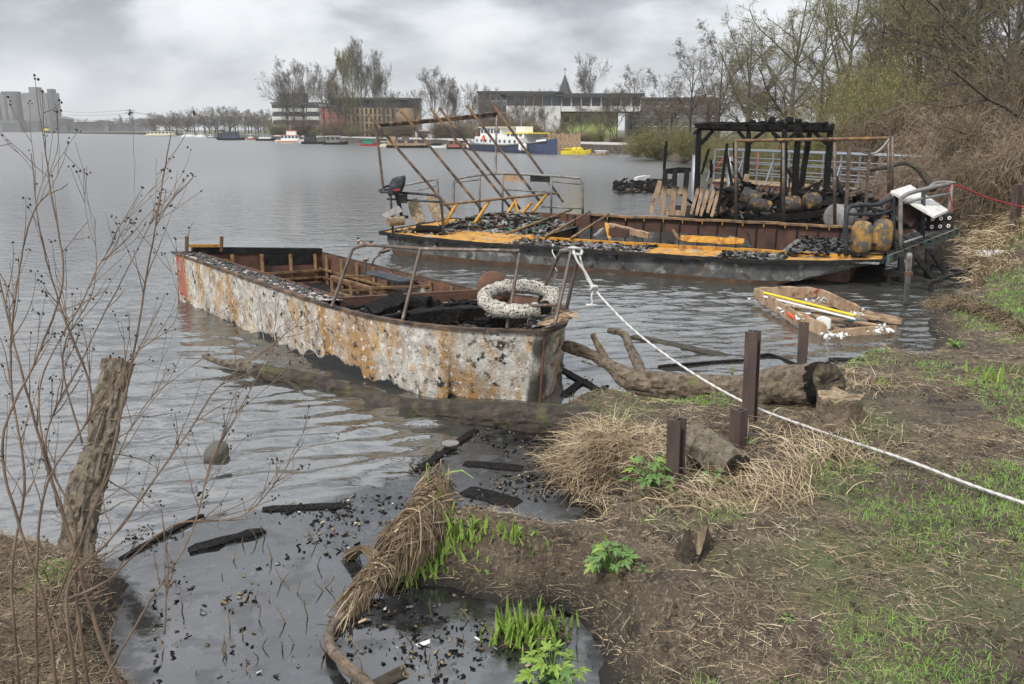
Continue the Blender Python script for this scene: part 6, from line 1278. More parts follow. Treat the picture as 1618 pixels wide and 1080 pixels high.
def build_ship():
    st, bw = W(754, 236, 0), W(880, 243.5, 0); d = bw - st; L = np.linalg.norm(d); yaw = math.atan2(d[1], d[0]); o = (st + bw) / 2; o[2] = 0
    T = thing('ship', o, 'navy blue motor ship with white wheelhouse moored at the quay', 'ship')
    Wd = hull_mesh(T, L, 4.6, 1.7, o, yaw, NAVY, 1.5); k = L / 24.
    V = []; mb = MB()
    for sgn in (-1, 1):
        pts = [Wd(t * L, sgn * 2.36 * (1 - max(0, (t + .5 - .55) / .45) ** 2.2), 1.55 + 1.5 * max(0, t / .5) ** 2) for t in np.linspace(-.5, .44, 12)]; mb.tube(pts, .11, 6)
    mb.build('rubbing_strake', K['tube_grey'], T)
    cab = hb(T, Wd, -8.5 * k, 6 * k, -1.9, 1.9, 1.7, 3.3, K['white'], 'cabin'); hb(T, Wd, -10.6 * k, -8.5 * k, -1.6, 1.6, 1.7, 2.7, K['white'], 'stern_house')
    for i in range(9):
        a = (-7.6 + i * 1.5) * k; hb(T, Wd, a - .28, a + .28, -1.96, -1.88, 2.1, 2.7, GLASS, 'porthole', cab)
    wh = hb(T, Wd, -7.2 * k, -.5 * k, -1.6, 1.6, 3.3, 5.4, K['white'], 'wheelhouse', tp=.15)
    for i in range(6): a = (-6.5 + i * 1.08) * k; hb(T, Wd, a - .42, a + .42, -1.62, -1.50, 4.1, 5.1, GLASS, 'window', wh)
    hb(T, Wd, -7.6 * k, -.1 * k, -1.8, 1.8, 5.4, 5.6, CREAM, 'wheelhouse_roof')
    hb(T, Wd, .6 * k, 7.5 * k, -1.5, 1.5, 4.05, 4.3, K['yellow'], 'yellow_awning'); hb(T, Wd, .8 * k, 6 * k, -1.4, 1.4, 3.3, 4.05, K['white'], 'forward_cabin')
    for i in range(4): a = (1.5 + i * 1.2) * k; hb(T, Wd, a - .4, a + .4, -1.47, -1.38, 3.5, 3.95, GLASS, 'window')
    p = Wd(-5.2 * k, -1.98, 2.95); mb = MB(); an = np.linspace(0, 2 * math.pi, 17); ring = np.array([p + np.array((math.cos(yaw) * .36 * math.cos(t), math.sin(yaw) * .36 * math.cos(t), .36 * math.sin(t))) for t in an]); mb.tube(ring, .10, 6); mb.build('life_ring', K['orange'], T)
    for a, n in ((6.6, -1.9), (7.6, -1.85), (-9.3, -2.3)):
        mb = MB(); mb.lathe([(.05, -.5), (.28, -.35), (.32, 0), (.28, .35), (.05, .5)], Wd(a * k, n - .25, 1.3), 10); mb.build('fender', K['white'], T)
    mb = MB(); mb.tube([Wd(2.5 * k, 0, 4.2), Wd(2.5 * k, 0, 9.5)], [.10, .05], 7); mb.build('mast', K['galv'], T); mb = MB(); mb.beam(Wd(2.5 * k, -.9, 7.2), Wd(2.5 * k, .9, 7.2), .08, .08); mb.build('mast_spreader', K['galv'], T)
    hb(T, Wd, 2.2 * k, 4.6 * k, -.6, .6, 4.3, 5.6, K['white'], 'radar_house'); 
    for a in np.arange(-11.4, -8.4, .8): mb = MB(); mb.tube([Wd(a * k, -1.9, 1.8), Wd(a * k, -1.9, 2.7)], .04, 5); mb.build('rail_post', K['galv'], T)
    mb = MB(); mb.tube([Wd(-11.4 * k, -1.9, 2.7), Wd(-8.2 * k, -1.9, 2.7)], .04, 5); mb.build('stern_rail', K['galv'], T)
    mb = MB(); mb.beam(Wd(9.2 * k, -1.35, 2.62), Wd(10.8 * k, -.86, 2.86), .03, .22); mb.build('name_board', K['white'], T)
    mb = MB(); mb.beam(Wd(-11.6 * k, 0, 2.6), Wd(-12.3 * k, 0, 4.2), .05, .05); fl = mb.build('flag_staff', K['galv'], T); mb = MB(); mb.beam(Wd(-12.2 * k, 0, 3.9), Wd(-12.6 * k, .1, 3.0), .03, .7); mb.build('flag', K['red'], fl)
build_ship()
def small_boat(px, wl, wpx, label, hullm, cabm, ch, roofm=None, yaw=0.05, hh=.8, nm='moored_boat', cab=(-.35, .25), winn=4, extra=None):
    o = W(px, wl, 0); s = o[1] * _c / FPX; L = wpx * s; T = thing(nm, o, label, 'boat'); Wd = hull_mesh(T, L, min(L * .33, 4.2), hh, o, yaw, hullm, .5)
    b = min(L * .13, 1.6)
    if ch:
        c = hb(T, Wd, cab[0] * L, cab[1] * L, -b, b, hh, hh + ch, cabm, 'cabin', tp=.15); hb(T, Wd, cab[0] * L - .1, cab[1] * L + .1, -b - .15, b + .15, hh + ch, hh + ch + .12, roofm or cabm, 'cabin_roof')
        for i in range(winn): a = L * (cab[0] + (cab[1] - cab[0]) * (i + .5) / winn); ww = L * (cab[1] - cab[0]) / winn * .32; hb(T, Wd, a - ww, a + ww, -b - .05, -b + .1, hh + ch * .45, hh + ch * .85, GLASS, 'window', c)
    if extra: extra(T, Wd, L, b)
    return T
def build_boats():
    small_boat(254, 215, 47, 'cream houseboat with long row of windows on the open water', CREAM, CREAM, 2.4, hh=1.0, nm='houseboat', cab=(-.42, .44), winn=7)
    small_boat(300, 216.5, 26, 'low white motor cruiser behind the cream houseboat', K['white'], K['white'], 1.8, hh=1.0, winn=5); small_boat(318, 216.5, 14, 'small white launch moored by the wooded shore', K['white'], K['white'], 2, hh=.9, winn=2)
    small_boat(334, 217.5, 14, 'low grey dinghy off the wooded shore', K['tube_grey'], K['white'], 1.2, hh=.7, winn=2)
    def stack(T, Wd, L, b): hb(T, Wd, -.1 * L, .12 * L, -b, b, 3.6, 4.6, K['tube_dark'], 'solar_panel')
    small_boat(366, 221, 42, 'dark blue-grey houseboat barge with box cabins', K['black_steel'], NAVY, 2.8, hh=.8, nm='houseboat', cab=(-.30, .28), winn=4); small_boat(352, 219, 22, 'black pontoon with tilted solar panels', K['black_steel'], K['tube_dark'], 2.2, hh=.7, extra=stack, winn=2)
    small_boat(397, 220.5, 14, 'small red and white launch between houseboats', RBRICK, K['white'], 1.6, hh=.8, winn=2); small_boat(421, 222, 32, 'white harbour launch with green trim', K['black_steel'], K['white'], 1.7, TARP, hh=.9, winn=5)
    def orange(T, Wd, L, b): hb(T, Wd, -.1 * L, .22 * L, -b * .8, b * .8, 2.75, 4.3, K['white'], 'wheelhouse'); hb(T, Wd, -.12 * L, .24 * L, -b * .85, b * .85, 4.3, 4.55, ORNG, 'wheelhouse_roof'); hb(T, Wd, -.48 * L, .30 * L, -b * 1.32, -b * 1.26, .55, .85, ORNG, 'orange_band'); mb = MB(); mb.tube([Wd(.02 * L, 0, 4.5), Wd(.02 * L, 0, 6.5)], .08, 6); mb.build('mast', K['galv'], T)
    small_boat(459, 226, 46, 'white tug with orange band and orange-roofed wheelhouse', K['white'], K['white'], 1.7, ORNG, hh=1.1, extra=orange, nm='tug', cab=(-.3, .3), winn=5)
    small_boat(500, 227, 46, 'black work barge with dark canvas shelter', K['black_steel'], K['tube_dark'], 2.2, hh=.7, nm='work_barge', cab=(-.4, .0), winn=3); small_boat(530, 228, 40, 'long black lighter with grey shed', K['black_steel'], K['tube_grey'], 2.0, K['white'], hh=.7, nm='work_barge', cab=(-.35, .2), winn=3)
    small_boat(583, 230, 26, 'red dinghy with green canvas cover', K['red'], TARP, 1.3, hh=.55, winn=0); small_boat(608, 231.5, 16, 'small cream cabin boat at the quay', CREAM, CREAM, .9, hh=.5, winn=2)
    def junk(T, Wd, L, b):
        rg = np.random.default_rng(6)
        for i in range(11): a = rg.uniform(-.4, .38) * L; h = rg.uniform(.6, 2.4); w = rg.uniform(.25, .8); hb(T, Wd, a - w, a + w, -b + .1, -b + .9, .7, .7 + h, [OCHRE, K['char_brown'], K['white_paint'], RBRICK, K['wood_raw'], TARP][i % 6], 'junk_panel')
    small_boat(650, 233, 78, 'cluttered raft home with timber panels and canvas', K['black_steel'], K['wood_raw'], 1.6, K['tube_grey'], hh=.6, nm='houseboat', cab=(-.3, .3), winn=3, extra=junk)
    small_boat(692, 233.5, 26, 'white open motorboat by the raft home', K['white'], K['tube_dark'], .6, hh=.6, winn=0); small_boat(722, 235, 32, 'brick red cabin float beside the ship stern', K['black_steel'], RBRICK, 1.7, K['white_paint'], hh=.45, nm='houseboat', cab=(-.42, .42), winn=3)
    small_boat(910, 243.5, 48, 'yellow work pontoon with barrels at the ship bow', K['yellow'], K['yellow'], .5, hh=.6, nm='work_pontoon', cab=(-.4, -.1), winn=0)
    small_boat(945, 244.5, 34, 'white rowing skiff on a low timber float', K['wood_raw'], K['white'], .4, hh=.35, nm='skiff_float', cab=(-.1, .35), winn=0)
    for i, (a, b, t, bt, m) in enumerate(((865, 893, 211, 232, 'wood_raw'), (893, 918, 212, 236, 'wood_raw'))):
        y = 113 - i * 2; x0, x1 = FX(a, y), FX(b, y); T = thing('plywood_screen', ((x0 + x1) / 2, y, .9), ['wide plywood screen on the quay behind the ship bow', 'tall plywood hoarding beside the yellow pontoon'][i], 'hoarding'); n = 4
        for j in range(n):
            xa, xb = x0 + (x1 - x0) * j / n, x0 + (x1 - x0) * (j + 1) / n; mb = MB(); mb.box((xa + .02, y, .2), (xb - .02, y + .05, Zat(t, y) + .15 * (j % 2))); mb.build('panel', K['wood_raw'], T)
        mb = MB(); mb.beam((x0, y + .1, 1.5), (x1, y + .1, 1.5), .1, .1); mb.build('batten', K['wood_raw'], T)
    for i, px in enumerate((909, 916)):
        p = W(px, 241, .45); mb = MB(); mb.lathe([(.05, -.4), (.28, -.4), (.30, -.3), (.30, .3), (.28, .4), (.05, .4)], p + (0, 0, .3), 14, (.3, -1, 0)); mb.build('yellow_barrel', K['yellow'], label=['yellow barrel end-on against the hoarding', 'yellow barrel at the outer end of the hoarding'][i], cat='barrel')
    # dark brick edge under the trees
    for i, (a, b) in enumerate(((1005, 104), )): pass
    # parked white van on the quay
    d = quay_at(672) + 6; c = FX(674, d); T = thing('parked_van', (c, d, .95), 'small white van parked on the quay behind the raft home', 'van'); o = np.array((c, d, .95)); Wd = lambda a, n, z: o + np.array((a, n, z))
    mb = MB(); prof = [(-2.2, .35), (2.3, .35), (2.3, .95), (1.7, 1.1), (1.1, 1.85), (-2.1, 1.9), (-2.2, 1.2)]; mb.add([o + (x, -.85, z) for x, z in prof] + [o + (x, .85, z) for x, z in prof], [tuple(range(6, -1, -1)), tuple(range(7, 14))] + [(i, (i + 1) % 7, 7 + (i + 1) % 7, 7 + i) for i in range(7)]); mb.build('body', K['white'], T)
    hb(T, Wd, -1.7, .9, -.87, -.84, 1.2, 1.7, GLASS, 'side_window')
    for a in (-1.4, 1.4):
        mb = MB(); mb.lathe([(.1, 0), (.34, 0), (.34, .2), (.1, .2)], o + (a, -.9, .34), 14, (0, 1, 0)); mb.build('wheel', K['tube_dark'], T)
build_boats()
# ------------------------------------------------------------------ trees
def grow(seed, Hh, r0, spec, lean=(0, 0), trunk_k=12, wob=.03, split=None):
    """bare tree: levels of branches as polylines. spec per level: (n per parent, angle deg, length ratio, t0, t1, uplift, wander, K, taper_end)"""
    rng = np.random.default_rng(seed); t = np.linspace(0, 1, trunk_k)
    base = np.zeros((1, trunk_k, 3)); base[0, :, 2] = Hh * t; w = np.cumsum(rng.normal(0, wob * Hh / trunk_k, (trunk_k, 2)), 0); base[0, :, :2] = w + np.outer(t ** 1.3, lean) * Hh; base[0, 0, :2] = 0
    rad = (r0 * (1 - .85 * t) + .01)[None]; levels = [(base, rad)]
    for (n, ang, lr, t0, t1, up, wd, Kk, rf) in spec:
        P, Rr = levels[-1]; N_, kp, _ = P.shape; M_ = int(N_ * n) if n >= 1 else max(1, int(N_ * n))
        idx = np.repeat(np.arange(N_), int(n)) if n >= 1 else rng.integers(0, N_, M_); M_ = len(idx)
        tt = t0 + (t1 - t0) * rng.random(M_) ** .85; f = tt * (kp - 1); i0 = np.minimum(f.astype(int), kp - 2); fr = (f - i0)[:, None]
        p0 = P[idx, i0] * (1 - fr) + P[idx, i0 + 1] * fr; tan = P[idx, i0 + 1] - P[idx, i0]; tan /= np.linalg.norm(tan, axis=1, keepdims=True) + 1e-9
        plen = np.linalg.norm(np.diff(P, axis=1), axis=2).sum(1)[idx]; Ln = plen * lr * (1.15 - .65 * tt) * rng.uniform(.65, 1.25, M_)
        r = rng.normal(size=(M_, 3)); perp = np.cross(tan, r); perp /= np.linalg.norm(perp, axis=1, keepdims=True) + 1e-9
        a = np.radians(rng.normal(ang, ang * .25, M_))[:, None]; d = tan * np.cos(a) + perp * np.sin(a)
        pts = [p0]; st = (Ln / (Kk - 1))[:, None]
        for k in range(Kk - 1):
            pts.append(pts[-1] + d * st); d = d + np.array((0, 0, up)) / (Kk - 1) + rng.normal(0, wd, (M_, 3)); d /= np.linalg.norm(d, axis=1, keepdims=True)
        Q = np.stack(pts, 1); rp = Rr[idx, i0] * (1 - fr[:, 0]) + Rr[idx, i0 + 1] * fr[:, 0]
        rb = np.minimum(rp * rf, Ln * .035 + .003); levels.append((Q, rb[:, None] * np.linspace(1, .35, Kk)[None]))
    return levels
def tree_mesh(name, levels, twig_w, seed, ntrunk=3, bark=None, twig=None, leaf=None, nleaf=0, lsize=.05, lspread=.06, sides=(9, 6, 4, 3)):
    rng = np.random.default_rng(seed); parts = [tubes(P, Rr, sides[min(i, 3)]) for i, (P, Rr) in enumerate(levels[:ntrunk])]
    v, f = join(parts); out = [mesh_np(name + '_trunk', v, f, bark, smooth_=True)]
    parts = [ribbons(P, np.maximum(Rr, twig_w), rng) for P, Rr in levels[ntrunk:]]
    if parts: v, f = join(parts); out.append(mesh_np(name + '_crown', v, f, twig))
    else: out.append(None)
    if nleaf:
        P = levels[-1][0]; i = rng.integers(0, P.shape[0], nleaf); k = rng.integers(1, P.shape[1], nleaf); c = P[i, k] + rng.normal(0, lspread, (nleaf, 3))
        a = rng.normal(size=(nleaf, 3)); a /= np.linalg.norm(a, axis=1, keepdims=True); b = np.cross(a, rng.normal(size=(nleaf, 3))); b /= np.linalg.norm(b, axis=1, keepdims=True); s = (lsize * rng.uniform(.5, 1.3, nleaf))[:, None]
        V = np.stack((c - a * s, c + b * s * .55, c + a * s, c - b * s * .55), 1).reshape(-1, 3); F_ = np.arange(nleaf * 4).reshape(-1, 4); out.append(mesh_np(name + '_leaves', V, F_, leaf))
    else: out.append(None)
    return out
BK = M('tree_bark', (.095, .082, .066), [((.15, .135, .11), 2.5, .55, .12), ((.05, .045, .036), 4, .57, .1), ((.085, .095, .04), 1.2, .6, .1)], .95, rand=True)
BK2 = M('dark_bark', (.048, .04, .033), [((.08, .068, .055), 2.5, .55, .12)], .95)
TW = M('grey_twigs', (.10, .086, .072), [((.14, .12, .098), .6, .55, .15)], .95, rand=True)
TWO = M('olive_twigs', (.16, .145, .065), [((.22, .20, .08), .5, .55, .15), ((.08, .07, .04), .9, .56, .12)], .95, rand=True)
TWR = M('brown_twigs', (.14, .105, .066), [((.22, .165, .115), 2.6, .56, .1), ((.08, .058, .043), 1.6, .56, .1)], .95, rand=True)
TWT = M('tan_twigs', (.23, .175, .12), [((.32, .25, .18), 2.5, .55, .12), ((.13, .095, .068), 2, .56, .1)], .95, rand=True)
LFY = M('yellow_bud', (.31, .31, .09), [((.22, .23, .07), 1.0, .55, .12)], .7, rand=True)
LFO = M('olive_bud', (.15, .155, .04), [((.21, .20, .06), 1.0, .55, .12)], .8, rand=True)
CONE = M('alder_cone', (.04, .028, .022), [], .95)
# variants
S_BROAD = [(13, 44, .72, .2, .95, .35, .08, 9, .62), (9, 33, .58, .1, 1, .22, .10, 7, .6), (8, 32, .55, .08, 1, .15, .12, 5, .55), (6, 34, .7, .05, 1, .1, .15, 4, .5)]
S_TALL = [(20, 26, .46, .12, .98, .5, .06, 8, .5), (9, 28, .55, .08, 1, .35, .09, 6, .55), (7, 30, .58, .08, 1, .3, .12, 5, .5), (5, 32, .7, .05, 1, .2, .15, 4, .5)]
S_DENSE = [(12, 45, .6, .12, .97, .3, .12, 8, .6), (8, 42, .55, .15, 1, .2, .15, 6, .55), (8, 42, .5, .12, 1, .1, .2, 5, .5), (8, 45, .5, .1, 1, .05, .24, 4, .5)]
def variant(name, seed, Hh, r0, spec, tw, bark, twig, **k): return tree_mesh(name, grow(seed, Hh, r0, spec, lean=k.pop('lean', (0, 0)), wob=k.pop('wob', .03)), tw, seed, 3, bark, twig, **k)
VAR = {
    'broad1': variant('broad_tree', 1, 20, .38, S_BROAD, .019, BK, TW), 'broad2': variant('broad_tree', 2, 20, .36, S_BROAD, .019, BK, TW, lean=(.05, 0)),
    'tall1': variant('tall_tree', 3, 22, .36, S_TALL, .018, BK, TWO), 'tall2': variant('tall_tree', 4, 22, .34, S_TALL, .018, BK, TW),
    'alder': variant('alder_tree', 5, 17, .26, S_DENSE, .010, BK2, TWR, leaf=CONE, nleaf=7000, lsize=.06), 'brown': variant('brown_tree', 6, 12, .2, S_DENSE, .011, BK2, TWR),
    'willow': variant('willow_tree', 7, 20, .42, S_DENSE, .011, BK, TWO, leaf=LFO, nleaf=6000, lsize=.06, lean=(-.05, 0), wob=.06),
    'near1': variant('near_tree', 8, 16, .28, [(12, 50, .62, .15, .97, .15, .12, 9, .6), (8, 45, .55, .15, 1, .1, .16, 7, .55), (8, 45, .52, .12, 1, .05, .2, 6, .5), (9, 48, .5, .1, 1, .0, .24, 4, .5)], .006, BK2, TWR, lean=(-.06, -.02)),
    'near2': variant('near_tree', 9, 15, .25, [(12, 45, .62, .12, .97, .2, .12, 9, .6), (8, 45, .55, .15, 1, .1, .16, 7, .55), (8, 45, .52, .12, 1, .05, .2, 6, .5), (9, 48, .5, .1, 1, .0, .24, 4, .5)], .006, BK, TWO, leaf=LFO, nleaf=5000, lsize=.035),
}
def bush_mesh(name, seed, Hh, Wd, n, sub, twig, tw, arch=.0, leaf=None, nleaf=0, lsize=.04, wd=.16):
    """many-stemmed shrub: stems fan out of the base, side twigs, optional young leaves"""
    rng = np.random.default_rng(seed); Kk = 9; th = rng.uniform(0, 6.28, n); rr = np.sqrt(rng.random(n)) * Wd * .35; p0 = np.stack((rr * np.cos(th), rr * np.sin(th), np.zeros(n)), 1)
    out = rng.uniform(.05, .75, n)[:, None]; d = np.stack((np.cos(th), np.sin(th), np.zeros(n)), 1) * out + np.array((0, 0, 1.)) + rng.normal(0, .12, (n, 3)); d /= np.linalg.norm(d, axis=1, keepdims=True)
    L = Hh * rng.uniform(.55, 1.15, n)[:, None]; pts = [p0]
    for k in range(Kk - 1):
        pts.append(pts[-1] + d * L / (Kk - 1)); d = d + np.array((0, 0, -arch)) * (k / Kk) + rng.normal(0, wd * .45, (n, 3)); d /= np.linalg.norm(d, axis=1, keepdims=True)
    P = np.stack(pts, 1); P[:, :, 2] = np.maximum(P[:, :, 2], .03); lv = [(P, (tw * 2.6) * np.linspace(1, .4, Kk)[None] * np.ones((n, 1)))]
    for (m, lr) in sub:
        Pp, _ = lv[-1]; N_, kp, _ = Pp.shape; idx = np.repeat(np.arange(N_), m); M_ = len(idx); i0 = rng.integers(1, kp - 1, M_); q0 = Pp[idx, i0]; tan = Pp[idx, i0 + 1] - q0; ln = np.linalg.norm(tan, axis=1, keepdims=True) * (kp - 1); tan /= np.linalg.norm(tan, axis=1, keepdims=True) + 1e-9
        dd = tan + rng.normal(0, .75, (M_, 3)); dd /= np.linalg.norm(dd, axis=1, keepdims=True); L2 = ln * lr * rng.uniform(.5, 1.3, (M_, 1)); pts = [q0]
        for k in range(4): pts.append(pts[-1] + dd * L2 / 4); dd = dd + np.array((0, 0, -arch * .6)) * .3 + rng.normal(0, wd, (M_, 3)); dd /= np.linalg.norm(dd, axis=1, keepdims=True)
        lv.append((np.stack(pts, 1), tw * np.ones((M_, 5)) * np.linspace(1, .6, 5)))
    v, f = tubes(lv[0][0], lv[0][1], 4); a = mesh_np(name + '_stems', v, f, twig)
    v, f = join([ribbons(P_, Rr, rng) for P_, Rr in lv[1:]]); b = mesh_np(name + '_twigs', v, f, twig); c = None
    if nleaf:
        P_ = lv[-1][0]; i = rng.integers(0, len(P_), nleaf); k = rng.integers(1, 5, nleaf); cc = P_[i, k] + rng.normal(0, .03, (nleaf, 3)); A = rng.normal(size=(nleaf, 3)); A /= np.linalg.norm(A, axis=1, keepdims=True); Bb = np.cross(A, rng.normal(size=(nleaf, 3))); Bb /= np.linalg.norm(Bb, axis=1, keepdims=True); s = (lsize * rng.uniform(.5, 1.3, nleaf))[:, None]
        c = mesh_np(name + '_leaves', np.stack((cc - A * s, cc + Bb * s * .55, cc + A * s, cc - Bb * s * .55), 1).reshape(-1, 3), np.arange(nleaf * 4).reshape(-1, 4), leaf)
    return [a, b, c]
BUSH = {
    'willow_bush': bush_mesh('willow_bush', 21, 4.2, 5, 260, [(7, .4), (3, .5)], TWO, .012, .5, LFO, 7000, .07),
    'budding': bush_mesh('budding_shrub', 22, 5.0, 4, 110, [(8, .42), (4, .45)], TWO, .008, .15, LFY, 5500, .055),
    'bramble': bush_mesh('bramble_thicket', 23, 3.6, 5, 420, [(8, .45), (3, .5)], TWR, .010, 1.5, wd=.3), 'bramble2': bush_mesh('bramble_thicket', 24, 3.0, 5, 380, [(8, .5), (3, .5)], TWT, .009, 1.3, wd=.36),
    'scrub': bush_mesh('leafless_scrub', 25, 5.0, 4, 200, [(8, .42), (4, .45)], TWR, .010, .2, wd=.2), 'olive_scrub': bush_mesh('olive_scrub', 26, 5, 4, 200, [(8, .42), (4, .45)], TWO, .010, .25, LFO, 3000, .05, wd=.2),
}
def _co(me):
    a = np.empty(len(me.vertices) * 3, np.float32); me.vertices.foreach_get('co', a); return a.reshape(-1, 3)[::7]
DIM = {}
for _k, _ms in list(VAR.items()) + list(BUSH.items()):
    _v = np.concatenate([_co(m_) for m_ in _ms[:2] if m_ is not None]); DIM[_k] = (np.percentile(_v[:, 2], 99.7), 2 * np.percentile(np.hypot(_v[:, 0], _v[:, 1]), 97))
def plant_tree(kind, x, y, z, hs, label, cat, group, rng, ws=None, name=None, parts=('trunk', 'crown', 'foliage')):
    src = VAR.get(kind) or BUSH[kind]; T = thing(name or kind, (x, y, z), label, cat, group); T.rotation_euler = (0, 0, rng.uniform(0, 6.28)); w = ws or hs; T.scale = (w, w, hs)
    for me, nm in zip(src, parts):
        if me is not None:
            o = bpy.data.objects.new(nm, me); COL.objects.link(o); o.parent = T
    return T
def build_trees():
    rng = np.random.default_rng(77)
    def far(px, top, kind, wpx, label, grp=None, back=4, name='bare_tree', d=None):
        dd = d or quay_at(px) + back; z = .9; hh = Zat(top, dd) - z; H0, w0 = DIM[kind]
        w = wpx * dd * _c / FPX / w0; return plant_tree(kind, FX(px, dd), dd, z, hh / H0, label, 'tree', grp, rng, w, name)
    g = 'bare trees on the far quay'
    for px, top, kd, w, lab in ((466, 92, 'broad1', 92, 'broad bare tree in front of the white apartment block'), (512, 98, 'broad2', 74, 'bare tree between apartment block and red building'), (545, 76, 'tall1', 42, 'tall olive-tinged tree before the red building'),
                                (560, 66, 'tall1', 40, 'slender tall tree over the red and ochre buildings'), (573, 58, 'tall2', 44, 'tallest slender tree before the ochre building'), (592, 78, 'tall2', 44, 'tall tree before the left half of the ochre building'), (606, 92, 'broad2', 44, 'rounder bare tree before the ochre building'),
                                (534, 120, 'broad1', 50, 'lower bare tree before the red building'), (688, 104, 'broad1', 84, 'wide bare tree right of the ochre building'), (745, 130, 'broad2', 56, 'bare tree before the grey school wing'), (776, 134, 'broad1', 46, 'smaller bare tree above the brick red float')):
        far(px, top, kd, w, lab, None, 5 + 3 * rng.random())
    for px, top, kd, w, lab in ((446, 120, 'broad2', 60, 'lower bare tree at the left of the apartment block'), (486, 110, 'broad2', 60, 'second bare tree before the apartment block'), (524, 108, 'tall2', 34, 'slim bare tree beside the red building'), (622, 140, 'broad1', 50, 'small bare tree before the rounded ochre end'), (655, 140, 'broad2', 50, 'small bare tree behind the raft home'), (707, 120, 'broad2', 50, 'bare tree beside the birch-like tree'), (825, 150, 'broad1', 50, 'bare tree before the left school wing'), (862, 160, 'broad2', 44, 'bare tree before the lime hall corner'), (918, 160, 'broad1', 50, 'bare tree before the middle of the lime hall'), (965, 140, 'broad2', 60, 'bare tree at the right end of the school')):
        far(px, top, kd, w, lab, None, 6 + 4 * rng.random())
    far(720, 122, 'tall2', 22, 'thin pale birch-like tree beside the wide bare tree', d=quay_at(720) + 12)
    far(934, 84, 'broad2', 86, 'great bare tree rising behind the white school wing', d=215); far(868, 140, 'broad1', 44, 'bare crown behind the school roof', d=230); far(845, 140, 'alder', 50, 'dark alder before the white school wing', d=150)
    for px, top, w, lab in ((720, 165, 60, 'reddish brown scrubby tree on the quay by the raft home'), (765, 160, 60, 'reddish brown tree behind the ship wheelhouse'), (800, 165, 50, 'brown leafless tree over the ship cabin'), (905, 175, 46, 'brown tree before the lime hall'), (948, 168, 50, 'brown tree at the right of the lime hall'), (880, 182, 30, 'small brown tree between hall and hoarding'), (640, 185, 50, 'low brown tree behind the raft home'), (612, 180, 40, 'low brown tree behind the cream cabin boat'), (835, 175, 50, 'brown tree behind the yellow awning')):
        far(px, top, 'brown', w, lab, None, 9)
    for px, top, w, lab in ((1000, 104, 84, 'dark alder at the end of the quay'), (1045, 108, 90, 'dark alder before the pale flats')): far(px, top, 'alder', w, lab, None, 0, 'alder_tree', 112)
    far(975, 130, 'alder', 60, 'smaller dark alder near the quay end', None, 0, 'alder_tree', 118)
    for i in range(26):
        px = 436 + i * 21.5 + rng.normal(0, 6); dd = quay_at(min(px, 985)) + rng.uniform(2, 5); src = 'scrub' if i % 3 else 'olive_scrub'; hh = rng.uniform(2.2, 5.5) * (.5 if 840 < px < 1000 else 1); x = FX(px, dd); plant_tree(src, x, dd, .9, hh / DIM[src][0], 'leafless shrub growing along the far quay', 'shrub', 'leafless shrubs along the far quay', rng, hh / DIM[src][0] * rng.uniform(.9, 1.4), 'quay_shrub', ('stems', 'twigs', 'foliage'))
    # wooded shore beyond the houseboats
    g = 'trees of the wooded far shore'
    for i in range(22):
        px = 244 + i * 8.7 + rng.normal(0, 3); far(px, 183 + rng.uniform(-6, 5), ['brown', 'alder'][i % 2], rng.uniform(40, 60), 'low brown tree of the wooded shore behind the houseboats', 'low trees of the wooded far shore', d=440 + rng.uniform(-5, 30))
    for i in range(22):
        px = 244 + i * 8.9 + rng.normal(0, 2); dd = 450 + rng.uniform(-10, 60); far(px, 176 - 10 * math.exp(-((px - 345) / 50) ** 2) + rng.uniform(-4, 6), ['broad1', 'brown', 'broad2', 'alder'][i % 4], rng.uniform(26, 40), 'bare tree of the wooded shore behind the houseboats', g, d=dd)
    g = 'small trees along the distant shore'
    for i in range(16):
        px = 88 + i * 9.6 + rng.normal(0, 2); far(px, rng.uniform(184, 193), ['brown', 'broad2', 'alder'][i % 3], rng.uniform(16, 28), 'small distant tree between the far warehouses', g, d=880 + rng.uniform(-30, 15))
    far(193, 180, 'tall2', 8, 'lone dark poplar beside the pylon', d=840)
    # right bank
    def near(kind, px, y, top, wpx, label, grp=None, cat='tree', name=None, base=None, wk=None):
        x = FX(px, y); z = gz1(x, y) if y < 112 else .9; z = max(z, .05); hh = Zat(top, y) - z
        H0, W0 = DIM[kind]
        return plant_tree(kind, x, y, z - .05, hh / H0, label, cat, grp, rng, wpx * y * _c / FPX / W0, name or {'near1': 'bank_tree', 'near2': 'bank_tree', 'alder': 'alder_tree', 'willow': 'willow_tree'}.get(kind, kind), ('stems', 'twigs', 'foliage') if kind in BUSH else ('trunk', 'crown', 'foliage'))
    near('alder', 1090, 84, 62, 120, 'tall dark alder with cones over the willow bush'); near('alder', 1135, 72, 30, 130, 'highest alder leaning over the water edge'); near('alder', 1180, 78, 70, 130, 'alder behind the shelter frame')
    near('willow', 1245, 60, -40, 260, 'huge old willow with drooping olive twigs'); near('willow', 1330, 66, -70, 280, 'second huge willow behind the budding shrubs'); near('tall2', 1400, 70, -60, 160, 'slender grey tree between the willows and the dark branches')
    near('near2', 1440, 44, -60, 330, 'olive budding tree above the bramble thicket'); near('near1', 1540, 40, -120, 420, 'dark bare tree with long limbs above the thicket'); near('near1', 1690, 27, -260, 480, 'dark overhanging tree at the right of the thicket'); near('near2', 1700, 34, -200, 500, 'olive tree behind the dark overhanging tree')
